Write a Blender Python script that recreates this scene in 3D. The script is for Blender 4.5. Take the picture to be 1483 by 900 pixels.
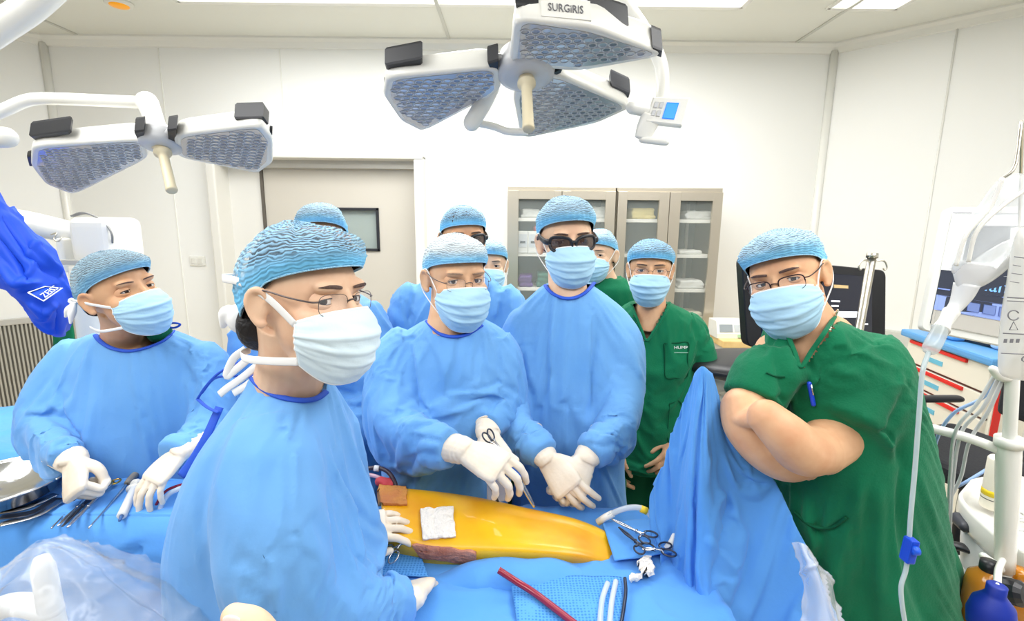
import bpy, bmesh, math, random
import numpy as np
from mathutils import Vector, Matrix, noise
from mathutils.bvhtree import BVHTree

for o in list(bpy.data.objects):
    bpy.data.objects.remove(o, do_unlink=True)
SC = bpy.context.scene
COL = SC.collection
rad = math.radians
random.seed(7)

# ---------------------------------------------------------------- camera
CAM_Z, PITCH, YAW, ROLL, FPX = 1.68, -10.0, 0.0, 0.6, 700.0
W_, H_ = 1483.0, 900.0
cam_d = bpy.data.cameras.new('camera')
cam_d.sensor_width = 36.0
cam_d.lens = 36.0 * FPX / W_
cam_d.clip_start = 0.02
cam = bpy.data.objects.new('camera', cam_d)
COL.objects.link(cam)
RM = Matrix.Rotation(rad(-YAW), 3, 'Z') @ Matrix.Rotation(rad(90 + PITCH), 3, 'X') @ Matrix.Rotation(rad(ROLL), 3, 'Z')
cam.matrix_world = Matrix.Translation((0, 0, CAM_Z)) @ RM.to_4x4()
SC.camera = cam
CR = np.array(RM)
CP = np.array([0, 0, CAM_Z])

# ---------------------------------------------------------------- world and exposure
w = bpy.data.worlds.new('world'); SC.world = w; w.use_nodes = True
w.node_tree.nodes['Background'].inputs[0].default_value = (0.97, 0.985, 1.0, 1)
w.node_tree.nodes['Background'].inputs[1].default_value = 0.22
SC.view_settings.view_transform = 'Standard'
SC.view_settings.look = 'None'
SC.view_settings.exposure = 0.10
SC.view_settings.gamma = 1.0
SC.view_settings.use_curve_mapping = False

def area_light(name, loc, size, power, rot=(0, 0, 0), col=(1, 1, 1)):
    l = bpy.data.lights.new(name, 'AREA'); l.shape = 'RECTANGLE'
    l.size, l.size_y = size; l.energy = power; l.color = col
    o = bpy.data.objects.new(name, l); COL.objects.link(o)
    o.location = loc; o.rotation_euler = rot
    return o
# the recessed luminaires of the operating-room ceiling
area_light('ceiling_luminaire_light', (-.3, 2.5, 2.93), (3.3, 0.9), 62)
area_light('ceiling_luminaire_light', (-1.6, 0.2, 2.93), (1.1, 2.2), 40)
area_light('ceiling_luminaire_light', (1.6, 0.2, 2.93), (1.1, 2.2), 40)
area_light('ceiling_luminaire_light', (0.0, -0.9, 2.93), (3.0, 0.9), 34)

# ---------------------------------------------------------------- pixel <-> world (1483 x 900 frame)
def P(px, py, Y):
    d = CR @ np.array([(px - W_ / 2) / FPX, -(py - H_ / 2) / FPX, -1.0])
    return CP + d * (Y / d[1])
def Pz(px, py, z):
    d = CR @ np.array([(px - W_ / 2) / FPX, -(py - H_ / 2) / FPX, -1.0])
    return CP + d * ((z - CAM_Z) / d[2])
def proj(V):
    q = (np.asarray(V) - CP) @ CR
    return np.stack([W_ / 2 - FPX * q[:, 0] / q[:, 2], H_ / 2 + FPX * q[:, 1] / q[:, 2]], 1)
def pxs(px, py, Y):
    """metres per pixel around that point"""
    d = P(px, py, Y) - CP
    return -(d @ CR)[2] / FPX

# ---------------------------------------------------------------- materials
def lin(c):
    return tuple(((v / 255.0) / 12.92 if v <= 10 else ((v / 255.0 + 0.055) / 1.055) ** 2.4) for v in c)
MATS = {}
def mat(name, rgb, rough=0.6, metal=0.0, bump=None, var=None, spec=0.5, emit=None, alpha=1.0, trans=0.0, sheen=0.0, coat=0.0):
    """bump=(scale, strength, detail); var=(scale, second rgb, lo, hi)"""
    if name in MATS: return MATS[name]
    m = bpy.data.materials.new(name); m.use_nodes = True
    nt = m.node_tree; b = nt.nodes['Principled BSDF']
    b.inputs['Base Color'].default_value = (*lin(rgb), 1)
    b.inputs['Roughness'].default_value = rough
    b.inputs['Metallic'].default_value = metal
    b.inputs['Specular IOR Level'].default_value = spec
    b.inputs['Alpha'].default_value = alpha
    b.inputs['Transmission Weight'].default_value = trans
    b.inputs['Sheen Weight'].default_value = sheen
    b.inputs['Coat Weight'].default_value = coat
    if emit:
        b.inputs['Emission Color'].default_value = (*lin(emit[0]), 1)
        b.inputs['Emission Strength'].default_value = emit[1]
    if bump or var:
        tc = nt.nodes.new('ShaderNodeTexCoord')
    if var:
        n = nt.nodes.new('ShaderNodeTexNoise'); n.inputs['Scale'].default_value = var[0]; n.inputs['Detail'].default_value = 4
        nt.links.new(tc.outputs['Object'], n.inputs['Vector'])
        r = nt.nodes.new('ShaderNodeMapRange'); r.inputs['From Min'].default_value = var[2]; r.inputs['From Max'].default_value = var[3]
        nt.links.new(n.outputs['Fac'], r.inputs['Value'])
        mx = nt.nodes.new('ShaderNodeMix'); mx.data_type = 'RGBA'
        mx.inputs['A'].default_value = (*lin(rgb), 1); mx.inputs['B'].default_value = (*lin(var[1]), 1)
        nt.links.new(r.outputs['Result'], mx.inputs['Factor'])
        nt.links.new(mx.outputs['Result'], b.inputs['Base Color'])
    if bump:
        n = nt.nodes.new('ShaderNodeTexNoise'); n.inputs['Scale'].default_value = bump[0]
        n.inputs['Detail'].default_value = bump[2] if len(bump) > 2 else 3
        nt.links.new(tc.outputs['Object'], n.inputs['Vector'])
        bp = nt.nodes.new('ShaderNodeBump'); bp.inputs['Strength'].default_value = bump[1]; bp.inputs['Distance'].default_value = 0.01
        nt.links.new(n.outputs['Fac'], bp.inputs['Height'])
        nt.links.new(bp.outputs['Normal'], b.inputs['Normal'])
    MATS[name] = m
    return m

# ---------------------------------------------------------------- mesh builder
def nrm(v):
    v = np.asarray(v, float); l = np.linalg.norm(v)
    return v / l if l > 1e-12 else v
def rot(axis, deg):
    return np.array(Matrix.Rotation(rad(deg), 3, Vector(axis)))
def cr(pts, n):
    """Catmull-Rom resample of control rows to n samples"""
    p = np.asarray(pts, float)
    if len(p) == 1: return np.repeat(p, n, 0)
    q = np.concatenate([[2 * p[0] - p[1]], p, [2 * p[-1] - p[-2]]])
    t = np.linspace(0, len(p) - 1, n); i = np.minimum(t.astype(int), len(p) - 2); f = (t - i).reshape((-1,) + (1,) * (p.ndim - 1))
    a, b, c, d = q[i], q[i + 1], q[i + 2], q[i + 3]
    return 0.5 * (2 * b + (c - a) * f + (2 * a - 5 * b + 4 * c - d) * f ** 2 + (3 * b - a - 3 * c + d) * f ** 3)

class MB:
    def __init__(s):
        s.v = []; s.f = []; s.sm = []; s.mi = []; s.uv = []; s.n = 0
    def add(s, V, F, mi=0, smooth=True, uv=None):
        V = np.asarray(V, float)
        s.v.append(V)
        for k, f in enumerate(F):
            s.f.append(tuple(int(i) + s.n for i in f)); s.sm.append(smooth); s.mi.append(mi)
        s.uv.append(np.zeros((len(V), 2)) if uv is None else np.asarray(uv, float))
        s.n += len(V); return s
    def box(s, c, size, R=None, bevel=0.0, mi=0, seg=2):
        bm = bmesh.new(); bmesh.ops.create_cube(bm, size=1.0)
        for v in bm.verts: v.co = Vector((v.co.x * size[0], v.co.y * size[1], v.co.z * size[2]))
        if bevel > 0:
            bmesh.ops.bevel(bm, geom=list(bm.edges), offset=min(bevel, min(size) * .49), segments=seg, profile=0.6, affect='EDGES')
        V = np.array([v.co[:] for v in bm.verts]); bm.verts.index_update()
        F = [[v.index for v in f.verts] for f in bm.faces]; bm.free()
        if R is not None: V = V @ np.asarray(R).T
        return s.add(V + np.asarray(c), F, mi, False)
    def loft(s, rings, mi=0, caps=True, closed=True, smooth=True):
        rings = [np.asarray(r) for r in rings]; n = len(rings[0]); m = len(rings)
        F = []
        for i in range(m - 1):
            for j in range(n if closed else n - 1):
                k = (j + 1) % n
                F.append((i * n + j, i * n + k, (i + 1) * n + k, (i + 1) * n + j))
        if caps and closed:
            F.append(tuple(range(n))[::-1]); F.append(tuple((m - 1) * n + j for j in range(n)))
        uv = [(j / n, i / max(1, m - 1)) for i in range(m) for j in range(n)]
        return s.add(np.concatenate(rings), F, mi, smooth, uv)
    def tube(s, pts, r, n=10, samples=None, caps=True, mi=0, flat=1.0, up=None):
        pts = np.asarray(pts, float)
        r = np.full(len(pts), r) if np.isscalar(r) else np.asarray(r, float)
        if samples: pts, r = cr(pts, samples), cr(r, samples)
        r = np.maximum(r, 1e-5)
        m = len(pts); T = np.gradient(pts, axis=0)
        T = np.array([nrm(t) for t in T])
        u = np.array(up, float) if up is not None else (np.array([0, 0, 1.]) if abs(T[0][2]) < .9 else np.array([1., 0, 0]))
        rings = []; a = np.linspace(0, 2 * math.pi, n, endpoint=False)
        for i in range(m):
            u = nrm(u - T[i] * (u @ T[i])); b = np.cross(T[i], u)
            rings.append(pts[i] + r[i] * (np.cos(a)[:, None] * b + flat * np.sin(a)[:, None] * u))
        return s.loft(rings, mi, caps)
    def cap_tube(s, pts, r, n=12, samples=24, **k):
        """tube with rounded ends"""
        pts = cr(pts, samples); r = np.full(samples, r) if np.isscalar(r) else cr(np.asarray(r, float), samples)
        t0, t1 = nrm(pts[0] - pts[1]), nrm(pts[-1] - pts[-2])
        A = [(pts[0] + t0 * r[0] * math.sin(x), r[0] * math.cos(x)) for x in (1.5, 1.2, .8, .4)]
        B = [(pts[-1] + t1 * r[-1] * math.sin(x), r[-1] * math.cos(x)) for x in (.4, .8, 1.2, 1.5)]
        pp = [a[0] for a in A] + list(pts) + [b[0] for b in B]
        rr = [a[1] for a in A] + list(r) + [b[1] for b in B]
        return s.tube(pp, rr, n, **k)
    def lathe(s, prof, c=(0, 0, 0), R=None, n=24, mi=0, caps=True, smooth=True):
        a = np.linspace(0, 2 * math.pi, n, endpoint=False); rings = []
        for (r, z) in prof:
            V = np.stack([max(r, 1e-5) * np.cos(a), max(r, 1e-5) * np.sin(a), np.full(n, z)], 1)
            if R is not None: V = V @ np.asarray(R).T
            rings.append(V + np.asarray(c))
        return s.loft(rings, mi, caps, True, smooth)
    def ell(s, c, rr, R=None, n=20, m=14, mi=0):
        V = []; F = []
        for i in range(m + 1):
            t = math.pi * i / m
            for j in range(n):
                p = 2 * math.pi * j / n
                V.append((rr[0] * math.sin(t) * math.cos(p), rr[1] * math.sin(t) * math.sin(p), rr[2] * math.cos(t)))
        for i in range(m):
            for j in range(n):
                k = (j + 1) % n
                F.append((i * n + j, (i + 1) * n + j, (i + 1) * n + k, i * n + k))
        V = np.array(V)
        if R is not None: V = V @ np.asarray(R).T
        return s.add(V + np.asarray(c), F, mi)
    def grid(s, G, mi=0, uv=True, flip=False, smooth=True):
        G = np.asarray(G); a, b = G.shape[:2]
        F = []
        for i in range(a - 1):
            for j in range(b - 1):
                f = (i * b + j, i * b + j + 1, (i + 1) * b + j + 1, (i + 1) * b + j)
                F.append(f[::-1] if flip else f)
        U = [(j / (b - 1), i / (a - 1)) for i in range(a) for j in range(b)]
        return s.add(G.reshape(-1, 3), F, mi, smooth, U)
    def prism(s, poly, ax, ay, az, o, depth, mi=0, bevel=0.0):
        """extrude a 2D polygon: o + x*ax + y*ay, thickness along az"""
        ax, ay, az, o = map(lambda q: np.asarray(q, float), (ax, ay, az, o)); n = len(poly)
        poly = np.asarray(poly, float)
        if bevel > 0:
            c = poly.mean(0); q = poly - c; l = np.linalg.norm(q, axis=1, keepdims=True)
            inn = c + q * (1 - bevel / l)
            L = [(inn, 0), (poly, bevel), (poly, depth - bevel), (inn, depth)]
        else:
            L = [(poly, 0), (poly, depth)]
        rings = [np.array([o + x * ax + y * ay + az * d for x, y in q]) for q, d in L]
        return s.loft(rings, mi, True, True, False)
    def arrays(s):
        return np.concatenate(s.v), s.f

WLOC = {}
def link(name, me, parent=None):
    o = bpy.data.objects.new(name, me); COL.objects.link(o)
    if parent is not None: o.parent = parent
    return o
def make_mesh(name, V, F, mats, mi=None, smooth=True, uv=None):
    me = bpy.data.meshes.new(name)
    me.from_pydata([tuple(v) for v in V], [], [tuple(f) for f in F])
    for m in (mats if isinstance(mats, (list, tuple)) else [mats]): me.materials.append(m)
    n = len(me.polygons)
    me.polygons.foreach_set('use_smooth', np.asarray(smooth if not isinstance(smooth, bool) else [smooth] * n, dtype=bool))
    if mi is not None: me.polygons.foreach_set('material_index', np.asarray(mi, dtype=np.int32))
    if uv is not None:
        l = me.uv_layers.new(name='UVMap')
        idx = np.zeros(len(me.loops), dtype=np.int32); me.loops.foreach_get('vertex_index', idx)
        l.data.foreach_set('uv', np.asarray(uv, dtype=np.float32)[idx].ravel())
    me.update()
    return me
def obj(name, mb, mats, parent=None, label=None):
    V = np.concatenate(mb.v); uv = np.concatenate(mb.uv)
    if parent is not None: loc = WLOC[parent]
    else: loc = np.array([(V[:, 0].min() + V[:, 0].max()) / 2, (V[:, 1].min() + V[:, 1].max()) / 2, V[:, 2].min()])
    me = make_mesh(name, V - loc, mb.f, mats, mb.mi, mb.sm, uv)
    o = link(name, me, parent)
    if parent is None: o.location = loc
    WLOC[o] = loc
    if label: o['label'] = label
    return o
def rawobj(name, V, F, mats, parent=None, uv=None):
    m = MB(); m.add(V, F, 0, True, uv); return obj(name, m, mats, parent)
def thing(name, label, cat, loc, group=None):
    o = link(name, None); o.location = loc; o['label'] = label; o['category'] = cat
    if group: o['group'] = group
    o.empty_display_size = .05
    WLOC[o] = np.asarray(loc, float); return o
def tag(o, label, cat, group=None, kind=None):
    o['label'] = label; o['category'] = cat
    if group: o['group'] = group
    if kind: o['kind'] = kind
    return o
def struct(name, mb, mats, parent=None):
    o = obj(name, mb, mats, parent)
    if parent is None: o['kind'] = 'structure'
    return o
def solid(o, t, off=0.0):
    m = o.modifiers.new('solidify', 'SOLIDIFY'); m.thickness = t; m.offset = off
    return o

def fuse(mb, voxel, smooth=4, fac=0.5):
    """union of all the closed shapes in mb as ONE continuous skin"""
    V, F = mb.arrays(); c = V.mean(0)
    me = make_mesh('tmp', V - c, F, [])
    o = link('tmp', me)
    m = o.modifiers.new('r', 'REMESH'); m.mode = 'VOXEL'; m.voxel_size = voxel; m.adaptivity = 0
    if smooth:
        m = o.modifiers.new('s', 'SMOOTH'); m.factor = fac; m.iterations = smooth
    dg = bpy.context.evaluated_depsgraph_get()
    r = bpy.data.meshes.new_from_object(o.evaluated_get(dg))
    n = len(r.vertices); v = np.zeros(n * 3); r.vertices.foreach_get('co', v); v = v.reshape(-1, 3) + c
    q = len(r.polygons); li = np.zeros(len(r.loops), dtype=np.int32); r.loops.foreach_get('vertex_index', li)
    ls = np.zeros(q, dtype=np.int32); r.polygons.foreach_get('loop_start', ls)
    lt = np.zeros(q, dtype=np.int32); r.polygons.foreach_get('loop_total', lt)
    f = [tuple(li[a:a + b]) for a, b in zip(ls.tolist(), lt.tolist())]
    bpy.data.objects.remove(o, do_unlink=True); bpy.data.meshes.remove(r); bpy.data.meshes.remove(me)
    return v, f
def vnormals(V, F):
    F4 = np.array([f if len(f) == 4 else (f[0], f[1], f[2], f[2]) for f in F])
    n = np.cross(V[F4[:, 2]] - V[F4[:, 0]], V[F4[:, 3]] - V[F4[:, 1]])
    N = np.zeros_like(V)
    for k in range(4): np.add.at(N, F4[:, k], n)
    l = np.linalg.norm(N, axis=1, keepdims=True); l[l == 0] = 1
    return N / l
def noise3(V, sc, seed=0):
    sc = np.asarray(sc, float) * np.ones(3)
    q = V * sc + seed * 7.31
    return np.array([noise.noise(Vector(p)) for p in q])
def crease(V, N, lines):
    """cloth folds: each line is (photo polyline, height m, width px); only the side that faces the camera"""
    p = proj(V); view = V - CP; facing = np.clip(-(N * view).sum(1) / np.linalg.norm(view, axis=1) * 2, 0, 1)
    D = np.zeros(len(V))
    for pts, h, wd in lines:
        pts = np.asarray(pts, float); best = np.full(len(V), 1e9); tt = np.zeros(len(V)); L = 0
        tot = np.linalg.norm(np.diff(pts, axis=0), axis=1).sum()
        for a, b in zip(pts[:-1], pts[1:]):
            ab = b - a; l = np.linalg.norm(ab); t = np.clip(((p - a) @ ab) / (l * l), 0, 1)
            d = np.linalg.norm(p - a - t[:, None] * ab, axis=1)
            k = d < best; best[k] = d[k]; tt[k] = (L + t[k] * l) / tot; L += l
        fade = np.clip(np.minimum(tt, 1 - tt) * 5 + .25, 0, 1)
        D += h * np.exp(-(best / (wd * .8)) ** 2) * fade
    return D * facing
def sheet(ctrl, nu, nv):
    """smooth cloth surface through a grid of (px, py, depth) points"""
    G = np.array([[P(*c) for c in row] for row in ctrl])
    G = cr(G, nv); G = np.swapaxes(cr(np.swapaxes(G, 0, 1), nu), 0, 1)
    return G
def grid_normals(G):
    a = np.gradient(G, axis=0); b = np.gradient(G, axis=1); n = np.cross(a, b)
    return n / (np.linalg.norm(n, axis=2, keepdims=True) + 1e-12)
# ================================================================ the room shell
WHITE = mat('wall_panel_paint', (244, 244, 240), .45, bump=(3, .02, 2))
CEIL = mat('ceiling_paint', (233, 233, 224), .6)
SEAL = mat('panel_seal', (206, 206, 198), .6)
FLOOR = mat('vinyl_floor', (226, 212, 184), .35, var=(6, (214, 198, 168), .35, .7))
STEEL = mat('brushed_steel', (205, 200, 188), .28, 1.0, bump=(60, .05, 2))
STEELP = mat('painted_steel', (203, 200, 192), .4, .3)
CHROME = mat('chrome', (225, 225, 225), .12, 1.0)
WPL = mat('white_plastic', (236, 235, 228), .35)
WPAINT = mat('white_enamel', (240, 239, 232), .25, coat=.3)
BLK = mat('black_plastic', (34, 35, 40), .4)
DGREY = mat('dark_grey_plastic', (62, 64, 72), .45)
RUB = mat('black_rubber', (24, 24, 26), .6)
LUM = mat('lit_diffuser', (255, 255, 255), .5, emit=((255, 255, 252), 2.2))

WY = 3.80                      # back wall
ZC = 3.0                       # ceiling
XR = P(1208, 70, WY)[0]; XL = P(62, 48, WY)[0]
CH = 1.05                      # run of the 45 degree corner panels

def wall(name, a, b, z0=0, z1=ZC, t=.08, m=None, holes=None):
    a = np.array([*a, 0.]); b = np.array([*b, 0.]); d = nrm(b - a); L = np.linalg.norm(b - a); out = np.array([d[1], -d[0], 0]) * -1
    mb = MB()
    R = np.stack([d, out, [0, 0, 1]], 1)
    if not holes:
        mb.box((a + b) / 2 + out * t / 2 + np.array([0, 0, (z0 + z1) / 2]), (L, t, z1 - z0), R)
    else:
        x0, x1, zt = holes
        for u0, u1, w0, w1 in ((0, x0, z0, z1), (x1, L, z0, z1), (x0, x1, zt, z1)):
            mb.box(a + d * (u0 + u1) / 2 + out * t / 2 + np.array([0, 0, (w0 + w1) / 2]), (u1 - u0, t, w1 - w0), R)
    return struct(name, mb, m or WHITE)
# door opening in the back wall
DX0, DX1 = P(322, 250, WY)[0], P(604, 250, WY)[0]
DZ = P(500, 232, WY)[2]
wall('wall_back', (XL, WY), (XR, WY), t=.12, holes=(DX0 - XL, DX1 - XL, DZ))
wall('wall_right_corner', (XR, WY), (XR + CH, WY - CH))
wall('wall_right', (XR + CH, WY - CH), (XR + CH, -.6))
wall('wall_left_corner', (XL - CH, WY - CH), (XL, WY))
wall('wall_left', (XL - CH, -.6), (XL - CH, WY - CH))
XM, XN = XL - CH - .1, XR + CH + .1
struct('floor', MB().box(((XM + XN) / 2, 1.6, -.05), (XN - XM, 4.8, .1)), FLOOR)

# ceiling with openings for the luminaires
LUMS = [(-2.05, 1.38, 2.0, 3.22), (1.9, 2.32, 2.0, 3.22), (-2.15, -1.05, -.9, 1.3), (1.05, 2.15, -.9, 1.3)]
mb = MB()
xs = sorted({XM, XN, *[q for L in LUMS for q in L[:2]]}); ys = sorted({-1.4, WY + .1, *[q for L in LUMS for q in L[2:]]})
for i in range(len(xs) - 1):
    for j in range(len(ys) - 1):
        cx, cy = (xs[i] + xs[i + 1]) / 2, (ys[j] + ys[j + 1]) / 2
        if any(L[0] < cx < L[1] and L[2] < cy < L[3] for L in LUMS): continue
        mb.box((cx, cy, ZC + .04), (xs[i + 1] - xs[i], ys[j + 1] - ys[j], .08))
struct('ceiling', mb, CEIL)
for L in LUMS:
    cx, cy = (L[0] + L[1]) / 2, (L[2] + L[3]) / 2; sx, sy = L[1] - L[0], L[3] - L[2]
    which = {-2.05: 'long white recessed ceiling light running above the surgical lamps', 1.9: 'short white recessed ceiling light at the right of the long one',
             -2.15: 'white recessed ceiling light overhead on the left, out of frame', 1.05: 'white recessed ceiling light overhead on the right, out of frame'}[L[0]]
    t = thing('ceiling_light', which, 'ceiling light', (cx, cy, ZC), 'recessed luminaires')
    fr = MB()
    for dx, dy, a, b in ((0, sy / 2, sx, .03), (0, -sy / 2, sx, .03), (sx / 2, 0, .03, sy), (-sx / 2, 0, .03, sy)):
        fr.box((cx + dx, cy + dy, ZC + .02), (a, b, .05))
    obj('frame', fr, WPAINT, t)
    obj('diffuser', MB().box((cx, cy, ZC + .035), (sx - .03, sy - .03, .012)), LUM, t)
# seals between the ceiling panels, running to the back of the room
mb = MB()
for (px, py) in ((651, 53), (1149, 61), (118, 44)):
    x = P(px, py, WY)[0]
    mb.box((x, 1.5, ZC - .003), (.022, 4.5, .008))
struct('trim_ceiling', mb, SEAL)
# coved ledge under the ceiling
mb = MB()
def cove(a, b):
    a = np.array([*a, ZC]); b = np.array([*b, ZC]); d = nrm(b - a); inn = np.array([d[1], -d[0], 0])
    A = []
    for p in (a, b):
        A.append(np.array([p + inn * .0, p + inn * .05, p + inn * .05 - [0, 0, .012], p + inn * .03 - [0, 0, .03], p + inn * .012 - [0, 0, .065], p - [0, 0, .07]]))
    mb.loft(A, smooth=False)
cove((XL, WY), (XR, WY)); cove((XR, WY), (XR + CH, WY - CH)); cove((XL - CH, WY - CH), (XL, WY)); cove((XR + CH, WY - CH), (XR + CH, -.6)); cove((XL - CH, -.6), (XL - CH, WY - CH))
struct('trim_cove', mb, WPAINT)
# panel seams of the walls
mb = MB()
for px in (228, 404, 660):
    x = P(px, 60, WY)[0]; z0 = DZ + .06 if DX0 - .1 < x < DX1 else 0
    mb.box((x, WY - .002, (z0 + ZC - .07) / 2), (.008, .006, ZC - .07 - z0))
for x in (XL, XR):
    mb.tube([(x, WY - .01, 0.0), (x, WY - .01, ZC - .05)], .028, 10)
for s, x in ((1, XR), (-1, XL)):
    for f in (.45, 1.0):
        mb.tube([(x + s * CH * f, WY - CH * f - .004, 0.0), (x + s * CH * f, WY - CH * f - .004, ZC - .06)], .006 if f < 1 else .03, 8)
struct('trim_wall', mb, WPAINT)
mb = MB()
for a, b in (((XL, WY), (DX0 - .05, WY)), ((DX1 + .05, WY), (XR, WY)), ((XR, WY), (XR + CH, WY - CH)), ((XL - CH, WY - CH), (XL, WY))):
    a = np.array([*a, 0.]); b = np.array([*b, 0.]); d = nrm(b - a); inn = np.array([d[1], -d[0], 0])
    mb.box((a + b) / 2 + inn * .006 + np.array([0, 0, .05]), (np.linalg.norm(b - a), .012, .1), np.stack([d, inn, [0, 0, 1]], 1))
struct('baseboard_back', mb, SEAL)

# ---- the door with its deep frame and window
DG = mat('door_panel_grey', (200, 194, 182), .45, .1)
dl = P(380, 250, WY + .05)[0]
mb = MB()
for x in (DX0 - .03, DX1 + .03):
    mb.box((x, WY - .015, DZ / 2), (.07, .19, DZ + .06), None, .012)
mb.box(((DX0 + DX1) / 2, WY - .02, DZ + .035), (DX1 - DX0 + .13, .2, .075), None, .012)
struct('trim_door', mb, mat('door_frame_paint', (224, 222, 214), .35))
door = MB()
wz1 = P(520, 303, WY + .05)[2]; wz0 = P(520, 362, WY + .05)[2]; wx0 = P(487, 330, WY + .05)[0]; wx1 = P(547, 330, WY + .05)[0]
yd = WY + .085
for x0, x1, z0, z1 in ((dl, wx0, 0.01, DZ - .06), (wx1, DX1, 0.01, DZ - .06), (wx0, wx1, 0.01, wz0), (wx0, wx1, wz1, DZ - .06)):
    door.box(((x0 + x1) / 2, yd, (z0 + z1) / 2), (x1 - x0, .05, z1 - z0))
d = struct('door_1', door, DG)
mb = MB().box(((dl + DX1) / 2, yd - .028, DZ - .03), (DX1 - dl, .1, .06))
obj('door_track', mb, STEELP, d)
fr = MB()
for x in (wx0, wx1): fr.box((x, yd - .028, (wz0 + wz1) / 2), (.022, .02, wz1 - wz0 + .022), None, .004)
for z in (wz0, wz1): fr.box(((wx0 + wx1) / 2, yd - .028, z), (wx1 - wx0 + .022, .02, .022), None, .004)
obj('window_frame', fr, BLK, d)
GLASS = mat('window_glass', (205, 220, 215), .05, alpha=.35, spec=.7)
obj('window_pane', MB().box(((wx0 + wx1) / 2, yd, (wz0 + wz1) / 2), (wx1 - wx0, .008, wz1 - wz0)), GLASS, d)
obj('door_edge', MB().box((dl - .012, yd - .03, DZ / 2 - .03), (.02, .02, DZ - .06)), mat('door_edge_dark', (92, 86, 78), .5), d)
# fixed side panel between the frame and the leaf
struct('door_2', MB().box(((DX0 + dl) / 2, yd, DZ / 2), (dl - DX0, .04, DZ)), mat('side_panel_grey', (222, 220, 213), .45))
# corridor seen through the pane
struct('wall_corridor', MB().box(((wx0 + wx1) / 2, WY + .9, 1.25), (2.6, .05, 2.5)), mat('corridor_paint', (206, 208, 202), .6))
t = thing('window_reflection', 'pale green vertical strips standing in for the reflection in the door window', 'reflection', (wx1 - .12, WY + .7, 0.0))
mb = MB()
for k in range(3): mb.box((wx1 - .06 - k * .05, WY + .7, 1.1), (.025, .03, 2.2), None, .004)  # reflection in the pane, added as pale green upright strips behind it
obj('post', mb, mat('pale_green_reflection', (176, 200, 190), .4), t)
c = P(287, 378, WY)
t = thing('light_switch', 'small white light switch on the wall left of the door', 'light switch', (c[0], WY, c[2]))
obj('plate', MB().box((c[0], WY - .006, c[2]), (.12, .012, .075), None, .004), WPL, t)
for k in (-1, 1): obj('rocker', MB().box((c[0] + k * .024, WY - .014, c[2]), (.036, .008, .045), None, .002), mat('switch_ivory', (225, 224, 216), .4), t)

# ---- louvred return grille low in the left corner
ga, gb = np.array([XL - CH, WY - CH, 0.]), np.array([XL, WY, 0.])
gd = nrm(gb - ga); gi = np.array([gd[1], -gd[0], 0]); GR = np.stack([gd, gi, [0, 0, 1]], 1)
def on_corner(px, py):
    r = P(px, py, 1.0) - CP; k = ((ga - CP) @ gi) / (r @ gi); return CP + r * k
p1 = on_corner(0, 470); p2 = on_corner(97, 470); zt = on_corner(60, 462)[2]; zb = on_corner(60, 590)[2]
u0 = (p1 - ga) @ gd - .55; u1 = (p2 - ga) @ gd + .12
t = thing('air_return_grille', 'grey louvred air return grille low on the left wall behind the nurse', 'vent', ga + gd * (u0 + u1) / 2 + [0, 0, zb])
def gb_(u, v, z, s): return (ga + gd * u + gi * v + np.array([0, 0, z]), s)
mb = MB()
for u in (u0, u1): mb.box(*gb_(u, .015, (zt + zb) / 2, (.04, .03, zt - zb + .04)), GR, .004)
for z in (zt, zb): mb.box(*gb_((u0 + u1) / 2, .015, z, (u1 - u0, .03, .045)), GR, .004)
obj('frame', mb, STEELP, t)
mb = MB()
GRI = mat('grille_louvre', (186, 183, 172), .45, .2)
n = int((u1 - u0) / .022)
for k in range(n): mb.box(*gb_(u0 + (k + .5) * (u1 - u0) / n, .012, (zt + zb) / 2, (.011, .02, zt - zb - .03)), GR)
obj('louvres', mb, GRI, t)
obj('backing', MB().box(*gb_((u0 + u1) / 2, .001, (zt + zb) / 2, (u1 - u0, .004, zt - zb)), GR), mat('grille_dark', (128, 124, 114), .7), t)

# ---- orange indicator on the ceiling
c = Pz(172, 3, ZC)
t = thing('ceiling_indicator', 'round orange indicator set in the ceiling at top left', 'ceiling fixture', (c[0], c[1], ZC))
obj('bezel', MB().lathe([(.075, 0), (.075, -.012), (.06, -.02), (.05, -.02)], (c[0], c[1], ZC), n=28), WPL, t)
obj('lens', MB().lathe([(.055, -.016), (.05, -.024), (.03, -.03), (0.0, -.032)], (c[0], c[1], ZC), n=28), mat('orange_lens', (250, 168, 20), .3, emit=((255, 165, 10), .25)), t)
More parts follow.
